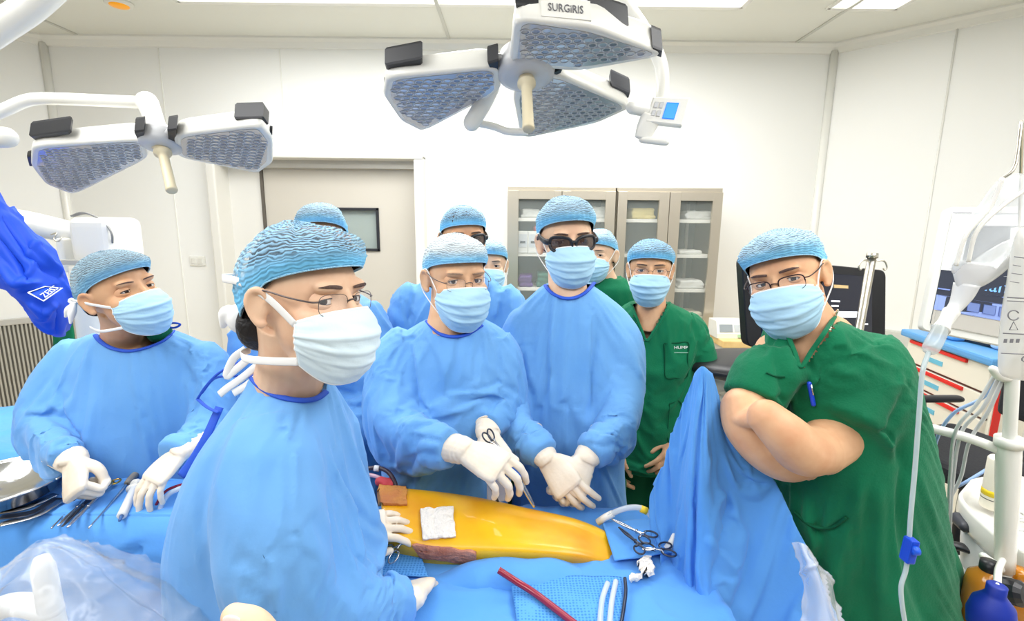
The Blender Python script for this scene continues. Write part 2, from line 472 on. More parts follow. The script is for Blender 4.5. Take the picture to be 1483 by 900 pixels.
# ================================================================ people: shared builders
SKIN = {}
def skin(name, rgb, rgb2):
    m = mat('skin_' + name, rgb, .5, var=(22, rgb2, .4, .75), spec=.35)
    return m
S_FAIR = skin('fair', (236, 198, 166), (228, 180, 148))
S_TAN = skin('tan', (226, 182, 144), (216, 164, 126))
S_WARM = skin('warm', (226, 178, 138), (214, 156, 118))
GOWN = mat('gown_blue', (112, 170, 228), .75, bump=(55, .10, 4), var=(5, (100, 160, 222), .35, .7), spec=.25, sheen=.15)
def crinkle(m, scale, strength, dist=.02):
    """crumpled-sheet relief: two layers of warped facets over the finer bump"""
    nt = m.node_tree; b = nt.nodes['Principled BSDF']; L = nt.links.new; tc = nt.nodes.new('ShaderNodeTexCoord')
    n = nt.nodes.new('ShaderNodeTexNoise'); n.inputs['Scale'].default_value = scale * .5; n.inputs['Detail'].default_value = 2
    L(tc.outputs['Object'], n.inputs['Vector'])
    wp = nt.nodes.new('ShaderNodeVectorMath'); wp.operation = 'MULTIPLY_ADD'; wp.inputs[1].default_value = (.22, .22, .22)
    L(n.outputs['Color'], wp.inputs[0]); L(tc.outputs['Object'], wp.inputs[2])
    mp = nt.nodes.new('ShaderNodeMapping'); mp.inputs['Scale'].default_value = (1, 1, .55); L(wp.outputs['Vector'], mp.inputs['Vector'])
    hs = []
    for k, amp in ((1.0, 1.0), (2.6, .34)):
        v = nt.nodes.new('ShaderNodeTexVoronoi'); v.inputs['Scale'].default_value = scale * k; L(mp.outputs['Vector'], v.inputs['Vector'])
        q = nt.nodes.new('ShaderNodeMath'); q.operation = 'MULTIPLY'; q.inputs[1].default_value = amp; L(v.outputs['Distance'], q.inputs[0]); hs.append(q)
    ad = nt.nodes.new('ShaderNodeMath'); L(hs[0].outputs[0], ad.inputs[0]); L(hs[1].outputs[0], ad.inputs[1])
    bp = nt.nodes.new('ShaderNodeBump'); bp.inputs['Strength'].default_value = strength; bp.inputs['Distance'].default_value = dist
    L(ad.outputs[0], bp.inputs['Height'])
    old = b.inputs['Normal'].links
    if old: L(old[0].from_socket, bp.inputs['Normal'])
    L(bp.outputs['Normal'], b.inputs['Normal'])
GOWN_D = mat('gown_edging', (34, 84, 200), .7)
SCRUB = mat('scrub_green', (12, 116, 78), .85, bump=(240, .12, 2), var=(7, (8, 102, 68), .35, .7), spec=.2, sheen=.1)
SCRUB_D = mat('scrub_trouser_green', (9, 84, 56), .85, bump=(240, .12, 2), spec=.2)
crinkle(GOWN, 6.0, .42); crinkle(SCRUB, 5.0, .30)
GLOVE = mat('latex_glove', (240, 228, 210), .45, bump=(70, .10, 3), var=(18, (232, 216, 194), .4, .7), spec=.4)
HAIR = mat('black_hair', (26, 23, 24), .5, bump=(120, .4, 2))
HAIRG = mat('greying_hair', (120, 112, 106), .6, bump=(120, .4, 2))
BROW = mat('eyebrow_hair', (92, 70, 62), .7, bump=(200, .4, 2))
BROWG = mat('greying_eyebrow', (176, 142, 116), .7, bump=(200, .4, 2))
SCLERA = mat('eye_white', (232, 222, 214), .2)
IRIS = mat('brown_iris', (58, 34, 24), .15)
PUPIL = mat('pupil', (10, 8, 8), .1)
LASH = mat('eyelash', (44, 30, 28), .6)
STRAP = mat('mask_strap_white', (246, 246, 244), .7)
SHOE = mat('clog_white', (215, 215, 212), .5)
LENS = mat('clear_lens', (235, 242, 248), .03, alpha=.10, spec=.8)
LENSD = mat('dark_lens', (62, 48, 46), .06, alpha=.88, spec=.8)
WIRE = mat('gunmetal_wire', (96, 88, 88), .3, .8)
WIREB = mat('dark_brown_wire', (54, 38, 40), .35, .5)

def mask_mat(name, top, bot):
    m = mat(name, top, .75, bump=(90, .06, 2), spec=.2, sheen=.1)
    nt = m.node_tree; b = nt.nodes['Principled BSDF']
    return m
MASKB = mask_mat('mask_pale_blue', (176, 216, 240), None)
MASKW = mask_mat('mask_white_blue', (216, 234, 242), None)

def cap_mat(name, net, band, dark, alpha_lo, alpha_hi):
    """pleated bouffant cap: fine crimped lines of pale fibre over open gaps, and a denser rim"""
    if name in MATS: return MATS[name]
    m = bpy.data.materials.new(name); m.use_nodes = True; nt = m.node_tree; L = nt.links.new
    b = nt.nodes['Principled BSDF']; b.inputs['Roughness'].default_value = .8; b.inputs['Specular IOR Level'].default_value = .2
    uv = nt.nodes.new('ShaderNodeUVMap'); uv.uv_map = 'UVMap'
    mp = nt.nodes.new('ShaderNodeMapping'); mp.inputs['Scale'].default_value = (3.4, 1, 1); L(uv.outputs['UV'], mp.inputs['Vector'])
    wv = nt.nodes.new('ShaderNodeTexWave'); wv.wave_type = 'BANDS'; wv.bands_direction = 'Y'; wv.wave_profile = 'SIN'
    wv.inputs['Scale'].default_value = 6.6; wv.inputs['Distortion'].default_value = 6.0; wv.inputs['Detail'].default_value = 1.0; wv.inputs['Detail Scale'].default_value = 1.6
    L(mp.outputs['Vector'], wv.inputs['Vector'])
    sp = nt.nodes.new('ShaderNodeSeparateXYZ'); L(uv.outputs['UV'], sp.inputs['Vector'])
    rim = nt.nodes.new('ShaderNodeMapRange'); rim.inputs['From Min'].default_value = .10; rim.inputs['From Max'].default_value = .34
    rim.inputs['To Min'].default_value = 1; rim.inputs['To Max'].default_value = 0; L(sp.outputs['Y'], rim.inputs['Value'])
    a = nt.nodes.new('ShaderNodeMapRange'); a.inputs['From Min'].default_value = .15; a.inputs['From Max'].default_value = .75
    a.inputs['To Min'].default_value = alpha_lo; a.inputs['To Max'].default_value = alpha_hi; L(wv.outputs['Fac'], a.inputs['Value'])
    mxa = nt.nodes.new('ShaderNodeMath'); mxa.operation = 'MAXIMUM'; L(a.outputs['Result'], mxa.inputs[0])
    r2 = nt.nodes.new('ShaderNodeMath'); r2.operation = 'MULTIPLY'; r2.inputs[1].default_value = .93; L(rim.outputs['Result'], r2.inputs[0]); L(r2.outputs[0], mxa.inputs[1])
    L(mxa.outputs[0], b.inputs['Alpha'])
    mc = nt.nodes.new('ShaderNodeMix'); mc.data_type = 'RGBA'
    mc.inputs['A'].default_value = (*lin(net), 1); mc.inputs['B'].default_value = (*lin(band), 1)
    L(rim.outputs['Result'], mc.inputs['Factor']); L(mc.outputs['Result'], b.inputs['Base Color'])
    bp = nt.nodes.new('ShaderNodeBump'); bp.inputs['Strength'].default_value = .35; bp.inputs['Distance'].default_value = .004
    L(wv.outputs['Fac'], bp.inputs['Height']); L(bp.outputs['Normal'], b.inputs['Normal'])
    MATS[name] = m
    return m
CAP_BLUE = cap_mat('bouffant_blue', (160, 204, 234), (122, 202, 248), None, .15, .80)
CAP_SKY = cap_mat('bouffant_sky', (184, 220, 244), (132, 206, 248), None, .34, .93)
CAP_PALE = cap_mat('bouffant_pale', (218, 230, 236), (140, 210, 248), None, .50, .95)
CAP_GREY = cap_mat('bouffant_grey', (158, 186, 202), (128, 184, 220), None, .38, .85)

class Head:
    """head frame: +Y out of the face, +X to the person's right, +Z up; the origin lies between the ears"""
    def __init__(s, eye, yaw=0, pitch=0, roll=0, sc=1.0):
        R = Matrix.Rotation(rad(180 + yaw), 3, 'Z') @ Matrix.Rotation(rad(pitch), 3, 'X') @ Matrix.Rotation(rad(roll), 3, 'Y')
        s.R = np.array(R); s.sc = sc; s.E = np.asarray(eye, float); s.O = np.array([0, .083, 0])
    def w(s, p): return s.E + ((np.asarray(p, float) - s.O) * s.sc) @ s.R.T
    def l(s, p): return ((np.asarray(p, float) - s.E) @ s.R) / s.sc + s.O

def head_shapes(mb, H, nose=1.0, jaw=1.0, cheek=1.0):
    k = H.sc; R = H.R
    def e(c, r, rr=None): mb.ell(H.w(c), np.array(r) * k, R if rr is None else R @ rr, 28, 20)
    e((0, -.006, .014), (.0745, .094, .082))
    e((0, .028, -.03), (.064 * cheek, .066, .086))
    e((0, .036, -.078), (.052 * jaw, .05, .042))
    e((0, .060, -.098), (.026, .026, .020))
    for s in (-1, 1):
        e((s * .043 * cheek, .055, -.028), (.024, .026, .024))
        e((s * .027, .072, .023), (.026, .018, .013))
        e((s * .012, .104, -.046), (.010, .010, .009))
    mb.tube([H.w(p) for p in ((0, .082, .014), (0, .093, -.004), (0, .104, -.026), (0, .110 * nose, -.043), (0, .102, -.052))], np.array([.008, .0085, .0105, .0115, .008]) * k, 12, 14)
    e((0, .088, -.073), (.024, .010, .006)); e((0, .086, -.083), (.021, .010, .007))
    for s in (-1, 1):   # ears
        q = rot((0, 0, 1), s * 9)
        c = np.array([s * .0745, -.010, -.014])
        def er(p): return H.w(c + q @ np.array([s * p[0] * .9, p[1] * .84, p[2] * .82]))
        mb.tube([er(p) for p in ((0, .012, .006), (.004, .017, .022), (.008, .006, .034), (.010, -.010, .031), (.011, -.018, .014), (.009, -.015, -.006), (.006, -.006, -.022), (.003, .004, -.030), (0, .010, -.024))],
                np.array([.0045, .005, .0055, .0055, .0055, .005, .0055, .0065, .005]) * k, 10, 30)
        mb.tube([er(p) for p in ((0, .008, .016), (.004, -.004, .018), (.005, -.009, .004), (.004, -.004, -.010), (.002, .006, -.012))], np.array([.004] * 5) * k, 8, 16)
        mb.ell(er((.001, -.002, -.002)), np.array([.0062, .0145, .0255]) * k, R @ q, 16, 12)

def sockets(V, H):
    q = H.l(V); d = np.zeros(len(V))
    m = q[:, 1] > .03
    for s in (-1, 1):
        d += -.010 * np.exp(-((q[:, 0] - s * .032) / .0165) ** 2 - ((q[:, 2] - .001) / .0105) ** 2) * m
    q[:, 1] += d
    return H.w(q)

def eyes(root, H, gaze, lid=1.0, look_open=1.0):
    """eyeballs, the lids (returned for the body mesh) and lashes; gaze: world point"""
    lids = MB()
    for s in (-1, 1):
        la = MB()
        C = np.array([s * .0318, .0672, .0])
        mb = MB()
        g = nrm(H.l(gaze) - C); g = nrm(g + np.array([0, .55, 0])) if g[1] < .75 else g
        up = np.array([0, 0, 1.]); x = nrm(np.cross(up, g)); y = np.cross(g, x); RR = np.stack([x, y, g], 1)
        n = 20; angs = [0, 6, 12, 13, 20, 27, 28, 40, 60, 90, 130, 180]; Vv = []
        for a in angs:
            for j in range(n):
                t = 2 * math.pi * j / n; r = .0125
                Vv.append(C + RR @ np.array([r * math.sin(rad(a)) * math.cos(t), r * math.sin(rad(a)) * math.sin(t), r * math.cos(rad(a))]))
        for i in range(len(angs) - 1):
            F = [(i * n + j, (i + 1) * n + j, (i + 1) * n + (j + 1) % n, i * n + (j + 1) % n) for j in range(n)]
            # vertex block is added once, faces by ring for their materials
            if i == 0: mb.add([H.w(v) for v in Vv], F, 2)
            else:
                for f in F: mb.f.append(f); mb.sm.append(True); mb.mi.append(2 if i < 2 else (1 if i < 6 else 0))
        obj('eye', mb, [SCLERA, IRIS, PUPIL], root)
        # lids: rings from the almond opening out into the socket
        m = 36; G = []; r0 = .0134; edge = []
        for k in range(8):
            u = k / 7; row = []
            for j in range(m + 1):
                t = 2 * math.pi * j / m; ct, st = math.cos(t), math.sin(t)
                zz = (.0047 * look_open * max(st, 0) ** .8 if st >= 0 else -.0032 * look_open * (-st) ** .9)
                xx = .0140 * ct * (1 + .65 * u); z2 = zz * (1 + 1.9 * u * (1.2 if st > 0 else 1.4)) + (.0006 * ct * -s) + .0012 * u * (1 if st > 0 else -1) * abs(st)
                rr = r0 + .0012 * math.sin(min(1, u * 2.2) * math.pi / 2)
                yy = rr - (xx * xx + z2 * z2) / (2 * rr) * 1.02
                row.append(H.w(C + np.array([xx, yy, z2])))
            G.append(row)
            if k == 0: edge = row
        lids.grid(np.array(G))
        up_ = [edge[j] + H.R @ np.array([0, .0004, .0003]) * H.sc for j in range(0, m // 2 + 1)]
        la.tube(up_, np.concatenate([[.0003], np.full(len(up_) - 2, .00085 * lid), [.0003]]) * H.sc, 6)
        lo_ = [edge[j] for j in range(m // 2 + 1, m)]
        la.tube([edge[m // 2]] + lo_ + [edge[m]], np.full(len(lo_) + 2, .00035) * H.sc, 5)
        obj('eyelashes', la, LASH, root)
    return lids

def hit(bvh, H, x, z, off=0.0):
    o = H.w((x, .2, z)); d = -(H.R @ np.array([0, 1., 0]))
    r = bvh.ray_cast(Vector(o), Vector(d))
    if r[0] is None: return H.w((x, .07, z))
    return np.array(r[0]) + np.array(-d) * off

def eyebrows(root, bvh, H, m, w=.0038, arch=.005, z0=.0195):
    for s in (-1, 1):
        mb = MB(); pts = []
        for k in range(12):
            u = k / 11; x = .013 + .038 * u
            pts.append(hit(bvh, H, s * x, z0 + arch * (.35 + .65 * math.sin(math.pi * (.02 + .68 * u))) - .003 * max(0, u - .7), .0012))
        mb.tube(pts, np.array([w * .62 * (.75 + .6 * math.sin(min(1, (k / 11) * 1.4 + .15) * 2.2)) * (1 if k < 9 else (12 - k) / 4) for k in range(12)]) * H.sc, 8, 24, flat=1.0, up=H.R @ np.array([0, 0, 1.]))
        # flatten against the face
        V = mb.v[-1]; q = H.l(V); c = H.l(cr(np.array(pts), 24)).repeat(8, 0)
        q[:, 1] = c[:, 1] + (q[:, 1] - c[:, 1]) * .35; mb.v[-1] = H.w(q)
        obj('eyebrow', mb, m, root)

def cap(root, H, m, puff=.13, ztop=.114, back=0.0, front=.060, side=.010, seed=0, pleats=34, hair=HAIR, tilt=0.0, crumple=.004, wide=1.0):
    """a scalp of hair, and the pleated bouffant cap over it"""
    nape = -.058
    def rimz(c): return side + (front - side) * max(c, 0) ** .62 + (nape - side) * max(-c, 0) ** 1.1
    for part in ('hair', 'cap'):
        nu, nv = (120, 34) if part == 'cap' else (48, 16); G = []
        for i in range(nv + 1):
            v = i / nv; row = []
            for j in range(nu + 1):
                p = 2 * math.pi * j / nu; c, s_ = math.cos(p), math.sin(p)
                zr = rimz(c) + (.002 if part == 'cap' else .004 if c > .2 else -.004)
                a = v * math.pi / 2
                if part == 'cap':
                    ex, ey = .0800 * (1 + (wide - 1) * min(1, v * 6)), .1000
                    bul = 1 + puff * math.sin(min(1.0, v * 1.25) * math.pi * .74) ** .85 * (1 + back * max(-c, 0))
                    R_ = bul * math.cos(a) ** .92; top = ztop
                    g = math.sin(p * pleats + 1.3 * math.sin(p * 5 + seed))
                    pl = .0024 * g * (1 - v) ** 1.5 * min(1, v * 7 + .06)
                    nz = noise.noise(Vector((c * 2.6 + seed, s_ * 2.6, v * 3 + seed))) * crumple * 1.4 * min(1, v * 4)
                    q = noise.noise(Vector((c * 5 + seed, s_ * 5, v * 4)))
                    nz += max(0, 1 - 6 * abs(q)) * crumple * .6 * min(1, v * 5)
                else:
                    ex, ey = .0785, .0985
                    R_ = math.cos(a) ** .62; top = min(.106, ztop - .008); pl = nz = 0
                rr = 1 + (pl + nz) / .09
                x, y = ex * s_ * R_ * rr, ey * c * R_ * rr - .004
                z = zr + (top - zr) * math.sin(a) ** 1.0 + nz * .6 + tilt * c * v * .02
                row.append(H.w((x, y - back * .02 * v, z)))
            G.append(row)
        mb = MB().grid(np.array(G), flip=True)
        if part == 'hair':
            obj('hair', mb, hair, root)
        else:
            o = obj('cap', mb, m, root)
            rim = np.array(G[0]); e = MB(); e.tube(rim[:-1].tolist() + [rim[0].tolist()], .0014 * H.sc, 8)
            obj('elastic', e, mat('cap_elastic', (160, 214, 244), .8, bump=(300, .5, 1)), root)

MASK_PLEATS = ((.33, .0), (.52, .0), (.70, .0))
def face_mask(root, H, m, wid=1.0, loops='ear', seed=0, side_h=1.0, top=-.010):
    nu, nv = 44, 40
    def pt(u, v, off=0.0):
        # u -1..1 across, v 0 top .. 1 chin
        prof = np.interp(v, [0, .12, .3, .5, .7, .85, 1.0], [.106, .120, .1315, .130, .123, .114, .098])
        au = abs(u)
        a = au * rad(80)
        W = np.interp(v, [0, .3, .6, 1.0], [.064, .070, .068, .056]) * wid
        zc = np.interp(v, [0, .3, .6, 1.0], [top, -.047, -.085, -.129])                      # mid line
        zs = np.interp(v, [0, .5, 1.0], [top - .020 , -.056, -.056 - .038 * side_h])          # side edge
        k = au ** 2.2
        z = zc * (1 - k) + zs * k
        y0 = .030
        y = y0 + (prof - y0) * math.cos(a) ** .78
        x = W * math.sin(a) / math.sin(rad(80)) * (1 if u >= 0 else -1)
        if v < .2: y += .004 * (1 - v / .2) * math.exp(-(u / .12) ** 2) * 0
        f = 0
        for c, _ in MASK_PLEATS:
            cc = c + .05 * (au ** 2) * (c - .5) * -2
            d = (v - cc) / .05
            f += (.0030 * math.exp(-d * d) if d < 0 else .0030 * math.exp(-(d * 3.2) ** 2)) * (1 - .35 * au)
        f += noise.noise(Vector((u * 2.2 + seed * 3.1, v * 5, seed))) * .0035 * min(1, 3 * (1 - au)) 
        f += noise.noise(Vector((u * 3 + seed, v * 16 + u * 4, seed + 4))) * .0016
        f += off
        dirn = nrm((math.sin(a) * (1 if u >= 0 else -1), math.cos(a), -.5 * max(0, v - .7)))
        return np.array([x, y, z]) + dirn * f
    G = np.array([[H.w(pt(2 * j / nu - 1, i / nv)) for j in range(nu + 1)] for i in range(nv + 1)])
    o = obj('mask', MB().grid(G), m, root); solid(o, .0012, 1)
    e = MB()
    e.tube(G[0], .0016, 6, flat=1.6); e.tube(G[-1], .0014, 6, flat=1.6); e.tube(G[:, 0], .0016, 6); e.tube(G[:, -1], .0016, 6)
    obj('mask_edging', e, STRAP if m is MASKW or True else m, root)
    for s, col in ((-1, 0), (1, -1)):
        sp = MB()
        t0, b0 = H.l(G[1, col]), H.l(G[-2, col])
        if loops == 'ear':
            sp.tube([H.w(p) for p in (t0, (s * .073, .026, -.006), (s * .081, .004, .020), (s * .086, -.022, .010), (s * .088, -.028, -.014), (s * .084, -.018, -.040), (s * .075, .008, -.062), b0)], .0016 * H.sc, 6, 40)
        if loops == 'ear': obj('ear_loop', sp, STRAP, root)
    return G

def ribbon(pts, w, up, samples=30, t=.0012):
    mb = MB(); mb.tube(pts, [w] * len(pts), 8, samples, flat=t / w, up=up); return mb

def specs(root, H, m, lens, kind='wire', z=-.003, y=.096, wd=.024, hg=.0165, sep=.033, thick=.0009, temple_z=.006, wrap=.006):
    """a pair of glasses: frame (> lens, temple)"""
    fr = MB(); le = []
    n = 28
    for s in (-1, 1):
        pts = []; inn = []
        for j in range(n):
            t = 2 * math.pi * j / n; ct, st = math.cos(t), math.sin(t); ex = 2 / 3.4 if kind != 'shield' else 2 / 3.0
            x = wd * abs(ct) ** ex * (1 if ct > 0 else -1); zz = hg * abs(st) ** ex * (1 if st > 0 else -1)
            if kind == 'shield': zz *= 1 + .10 * (ct * s); zz += .002 * (ct * s)
            xx = s * sep + x
            pts.append((xx, y - wrap * (abs(xx) / .05) ** 2, z + zz)); inn.append((xx, y - wrap * (abs(xx) / .05) ** 2, z + zz))
        if kind == 'shield':
            fr.tube([H.w(p) for p in pts + pts[:1]], .0036 * H.sc, 8, flat=1.3)
        elif kind == 'half':
            fr.tube([H.w(p) for p in pts[0:n // 2 + 1]], thick * 1.35 * H.sc, 8)
            fr.tube([H.w(p) for p in pts[n // 2:] + pts[:1]], thick * .6 * H.sc, 8)
        elif kind == 'rimless':
            fr.tube([H.w(p) for p in pts + pts[:1]], thick * .45 * H.sc, 6)
        else:
            fr.tube([H.w(p) for p in pts + pts[:1]], thick * H.sc, 8)
        L = MB(); c = np.mean(inn, 0)
        V = [H.w(c + [0, .0012, 0])] + [H.w(p) for p in inn]
        L.add(V, [(0, 1 + j, 1 + (j + 1) % n) for j in range(n)], 0, True)
        le.append(L)
    g = thing_part = None
    b = [( -sep + wd, y - .001, z + .004), (-.004, y + .003, z + .007), (.004, y + .003, z + .007), (sep - wd, y - .001, z + .004)]
    fr.tube([H.w(p) for p in b], (.0034 if kind == 'shield' else thick * 1.2) * H.sc, 8, 14)
    if kind != 'shield':
        for s in (-1, 1):
            fr.tube([H.w(p) for p in ((s * (sep - wd), y - .001, z - .003), (s * .0085, y - .007, z - .006), (s * .0085, y - .009, z - .010))], thick * .8 * H.sc, 6, 10)
            fr.ell(H.w((s * .0085, y - .010, z - .011)), np.array([.0015, .002, .0045]) * H.sc, H.R, 8, 6)
    o = obj('glasses', fr, m, root)
    for L in le: obj('lens', L, lens, o)
    for s in (-1, 1):
        t = MB(); yy = y - wrap * ((sep + wd) / .05) ** 2
        r = .0034 if kind == 'shield' else thick * 1.2
        t.tube([H.w(p) for p in ((s * (sep + wd - .001), yy, z + .006), (s * (sep + wd + .010), yy - .008, z + .0065), (s * .078, .045, temple_z), (s * .0815, 0.0, temple_z + .006), (s * .083, -.022, temple_z - .004), (s * .081, -.034, temple_z - .022))], r * H.sc, 8, 30, flat=(2.4 if kind == 'shield' else 1.0), up=H.R @ np.array([0, 0, 1.]))
        obj('temple', t, m, o)
    return o

# ---------------------------------------------------------------- hands
def hand(mb, wrist, direction, dorsal, side, curl, thumb=None, sc=1.0, forearm=None, fore_r=(.031, .036), fore_len=.07, spread=(6, 1, -4, -10), twist=0):
    """add one hand (palm, five fingers, wrist) to mb; curl: four (mcp, pip, dip) triples, index to little"""
    y = nrm(direction); z = np.asarray(dorsal, float); z = nrm(z - y * (z @ y)); x = np.cross(y, z) * (-1 if side == 'R' else 1)
    B = np.stack([x, y, z], 1) * sc
    def w(p): return np.asarray(wrist) + B @ np.asarray(p, float)
    rings = []
    for (yy, cx, rx, rz, cz) in ((-.012, 0, .027, .0195, 0), (.008, 0, .029, .019, 0), (.03, .003, .036, .018, -.001), (.055, .003, .0415, .0165, -.001), (.075, .001, .043, .0145, 0), (.092, 0, .041, .0115, .001), (.099, 0, .034, .007, 0)):
        a = np.linspace(0, 2 * math.pi, 20, endpoint=False)
        q = np.stack([cx + rx * np.sign(np.cos(a)) * abs(np.cos(a)) ** .8, np.full(20, yy), cz + rz * np.sign(np.sin(a)) * abs(np.sin(a)) ** .8], 1)
        rings.append(np.array([w(p) for p in q]))
    if np.linalg.det(B) < 0: rings = [r[::-1] for r in rings]
    mb.loft(rings)
    base = [(.0295, .086), (.0098, .092), (-.0105, .089), (-.0295, .080)]
    lens = [(.043, .026, .021), (.047, .029, .022), (.044, .027, .021), (.034, .020, .019)]
    radii = [(.0102, .0094, .0086, .0076)] * 3 + [(.0090, .0082, .0076, .0068)]
    for i in range(4):
        p = np.array([base[i][0], base[i][1] - .006, 0.]); sp = rad(spread[i]); d0 = np.array([math.sin(sp), math.cos(sp), 0]); ax = np.array([d0[1], -d0[0], 0])
        c = 0; pts = [w(p - d0 * .012), w(p)]; r = [radii[i][0] * .9, radii[i][0]]
        for k in range(3):
            c += curl[i][k]; d = d0 * math.cos(rad(c)) + np.array([0, 0, -1]) * math.sin(rad(c))
            L = lens[i][k]
            pts.append(w(p + d * L * .5)); r.append((radii[i][k] + radii[i][k + 1]) / 2 * .97)
            p = p + d * L; pts.append(w(p)); r.append(radii[i][k + 1])
        mb.cap_tube(pts, np.array(r) * sc, 12, 26)
    th = thumb or [(.020, .018, -.006), (.040, .044, -.016), (.052, .074, -.026), (.055, .098, -.034)]
    mb.cap_tube([w(p) for p in th], np.array([.0155, .0140, .0112, .0086]) * sc, 12, 22)
    mb.ell(w((.020, .032, -.008)), np.array([.016, .026, .014]) * sc, np.stack([x, y, z], 1), 14, 10)
    f = nrm(forearm) if forearm is not None else -y
    mb.tube([w((0, .012, 0)), np.asarray(wrist), np.asarray(wrist) + f * fore_len * .5, np.asarray(wrist) + f * fore_len], np.array([.026, fore_r[0], (fore_r[0] + fore_r[1]) / 2, fore_r[1]]) * sc, 18, 12, flat=.85)
    return w
RELAX = [(18, 24, 14), (22, 28, 16), (26, 30, 18), (30, 32, 18)]
FIST = [(60, 75, 40), (65, 80, 45), (68, 82, 45), (70, 80, 40)]
HOLD = [(35, 45, 25), (45, 55, 30), (50, 60, 30), (55, 60, 30)]
FLAT = [(6, 8, 5), (6, 8, 5), (8, 10, 6), (10, 10, 8)]

def glove(root, wrist, direction, dorsal, side, curl, forearm, sc=1.06, thumb=None, fore_len=.085, fore_r=(.034, .040), spread=(6, 1, -4, -10), vox=.0021, m=None, name='glove'):
    mb = MB(); w = hand(mb, wrist, direction, dorsal, side, curl, thumb, sc, forearm, fore_r, fore_len, spread)
    V, F = fuse(mb, vox, 3)
    N = vnormals(V, F)
    # the latex wrinkles round the wrist and palm
    f = nrm(forearm); t = (V - np.asarray(wrist)) @ f
    V = V + N * (np.sin(t * 420 + noise3(V, 30, 2) * 5) * .0006 * np.exp(-((t - .02) / .04) ** 2))[:, None]
    o = rawobj(name, V, F, m or GLOVE, root)
    e = np.asarray(wrist) + f * fore_len * sc; u = nrm(np.cross(f, [0, 0, 1.])); v = np.cross(f, u)
    a = np.linspace(0, 2 * math.pi, 25)
    obj('cuff_bead', MB().tube([e + (u * math.cos(x) + v * .93 * math.sin(x)) * (fore_r[1] * sc - .001) for x in a], .0022, 8), GLOVE, o)
    return w

SIM = True
# ---------------------------------------------------------------- clothes
def ring3(l, r, py, Y, b, n=40, yaw=0.0, ex=2.3):
    pl, pr = P(l, py, Y), P(r, py, Y); c = (pl + pr) / 2; a = np.linalg.norm(pr - pl) / 2
    ax = np.array([math.cos(rad(yaw)), math.sin(rad(yaw)), 0]); ay = np.array([-ax[1], ax[0], 0])
    t = np.linspace(0, 2 * math.pi, n, endpoint=False); ct, st = np.cos(t), np.sin(t); e = 2 / ex
    X = np.sign(ct) * abs(ct) ** e * a; Yv = np.sign(st) * abs(st) ** e * b
    V = c + X[:, None] * ax + Yv[:, None] * ay; V[:, 2] = c[2]
    return V
def torso(mb, rows, zhem=None, flare=1.0, yaw=0.0, steps=5):
    R = [ring3(*r, yaw=yaw) for r in rows]
    if zhem is not None:
        last = R[-1]; c = last.mean(0); q = (last - c) * flare + c; q[:, 2] = zhem; R.append(q)
    R = cr(np.array(R), (len(R) - 1) * steps + 1)
    mb.loft(list(R)); mb.pins = getattr(mb, 'pins', []) + [(p, .022) for p in R[0][::2]]
def sleeve(mb, pts, flat=.9, n=24, samples=40, bunch=.0, seed=0, up=None):
    """pts: (px, py, depth, radius)"""
    c = np.array([P(*p[:3]) for p in pts]); r = np.array([p[3] for p in pts])
    c = cr(c, samples); r = cr(r, samples); T = np.gradient(c, axis=0); u = np.array(up if up is not None else [0, 0, 1.], float)
    rings = []; a = np.linspace(0, 2 * math.pi, n, endpoint=False)
    for i in range(samples):
        t = nrm(T[i]); u = nrm(u - t * (u @ t)) if abs(u @ t) < .98 else nrm(np.cross(t, [1, 0, 0])); b = np.cross(t, u); s = i / (samples - 1)
        k = np.array([1 + bunch * noise.noise(Vector((math.cos(x) * .9 + seed, math.sin(x) * .9, s * 13 + seed))) * (.35 + s) for x in a])
        rings.append(c[i] + (r[i] * k)[:, None] * (np.cos(a)[:, None] * b + flat * np.sin(a)[:, None] * u))
    mb.loft(rings); mb.pins = getattr(mb, 'pins', []) + [(c[-1], r[-1] + .012)]
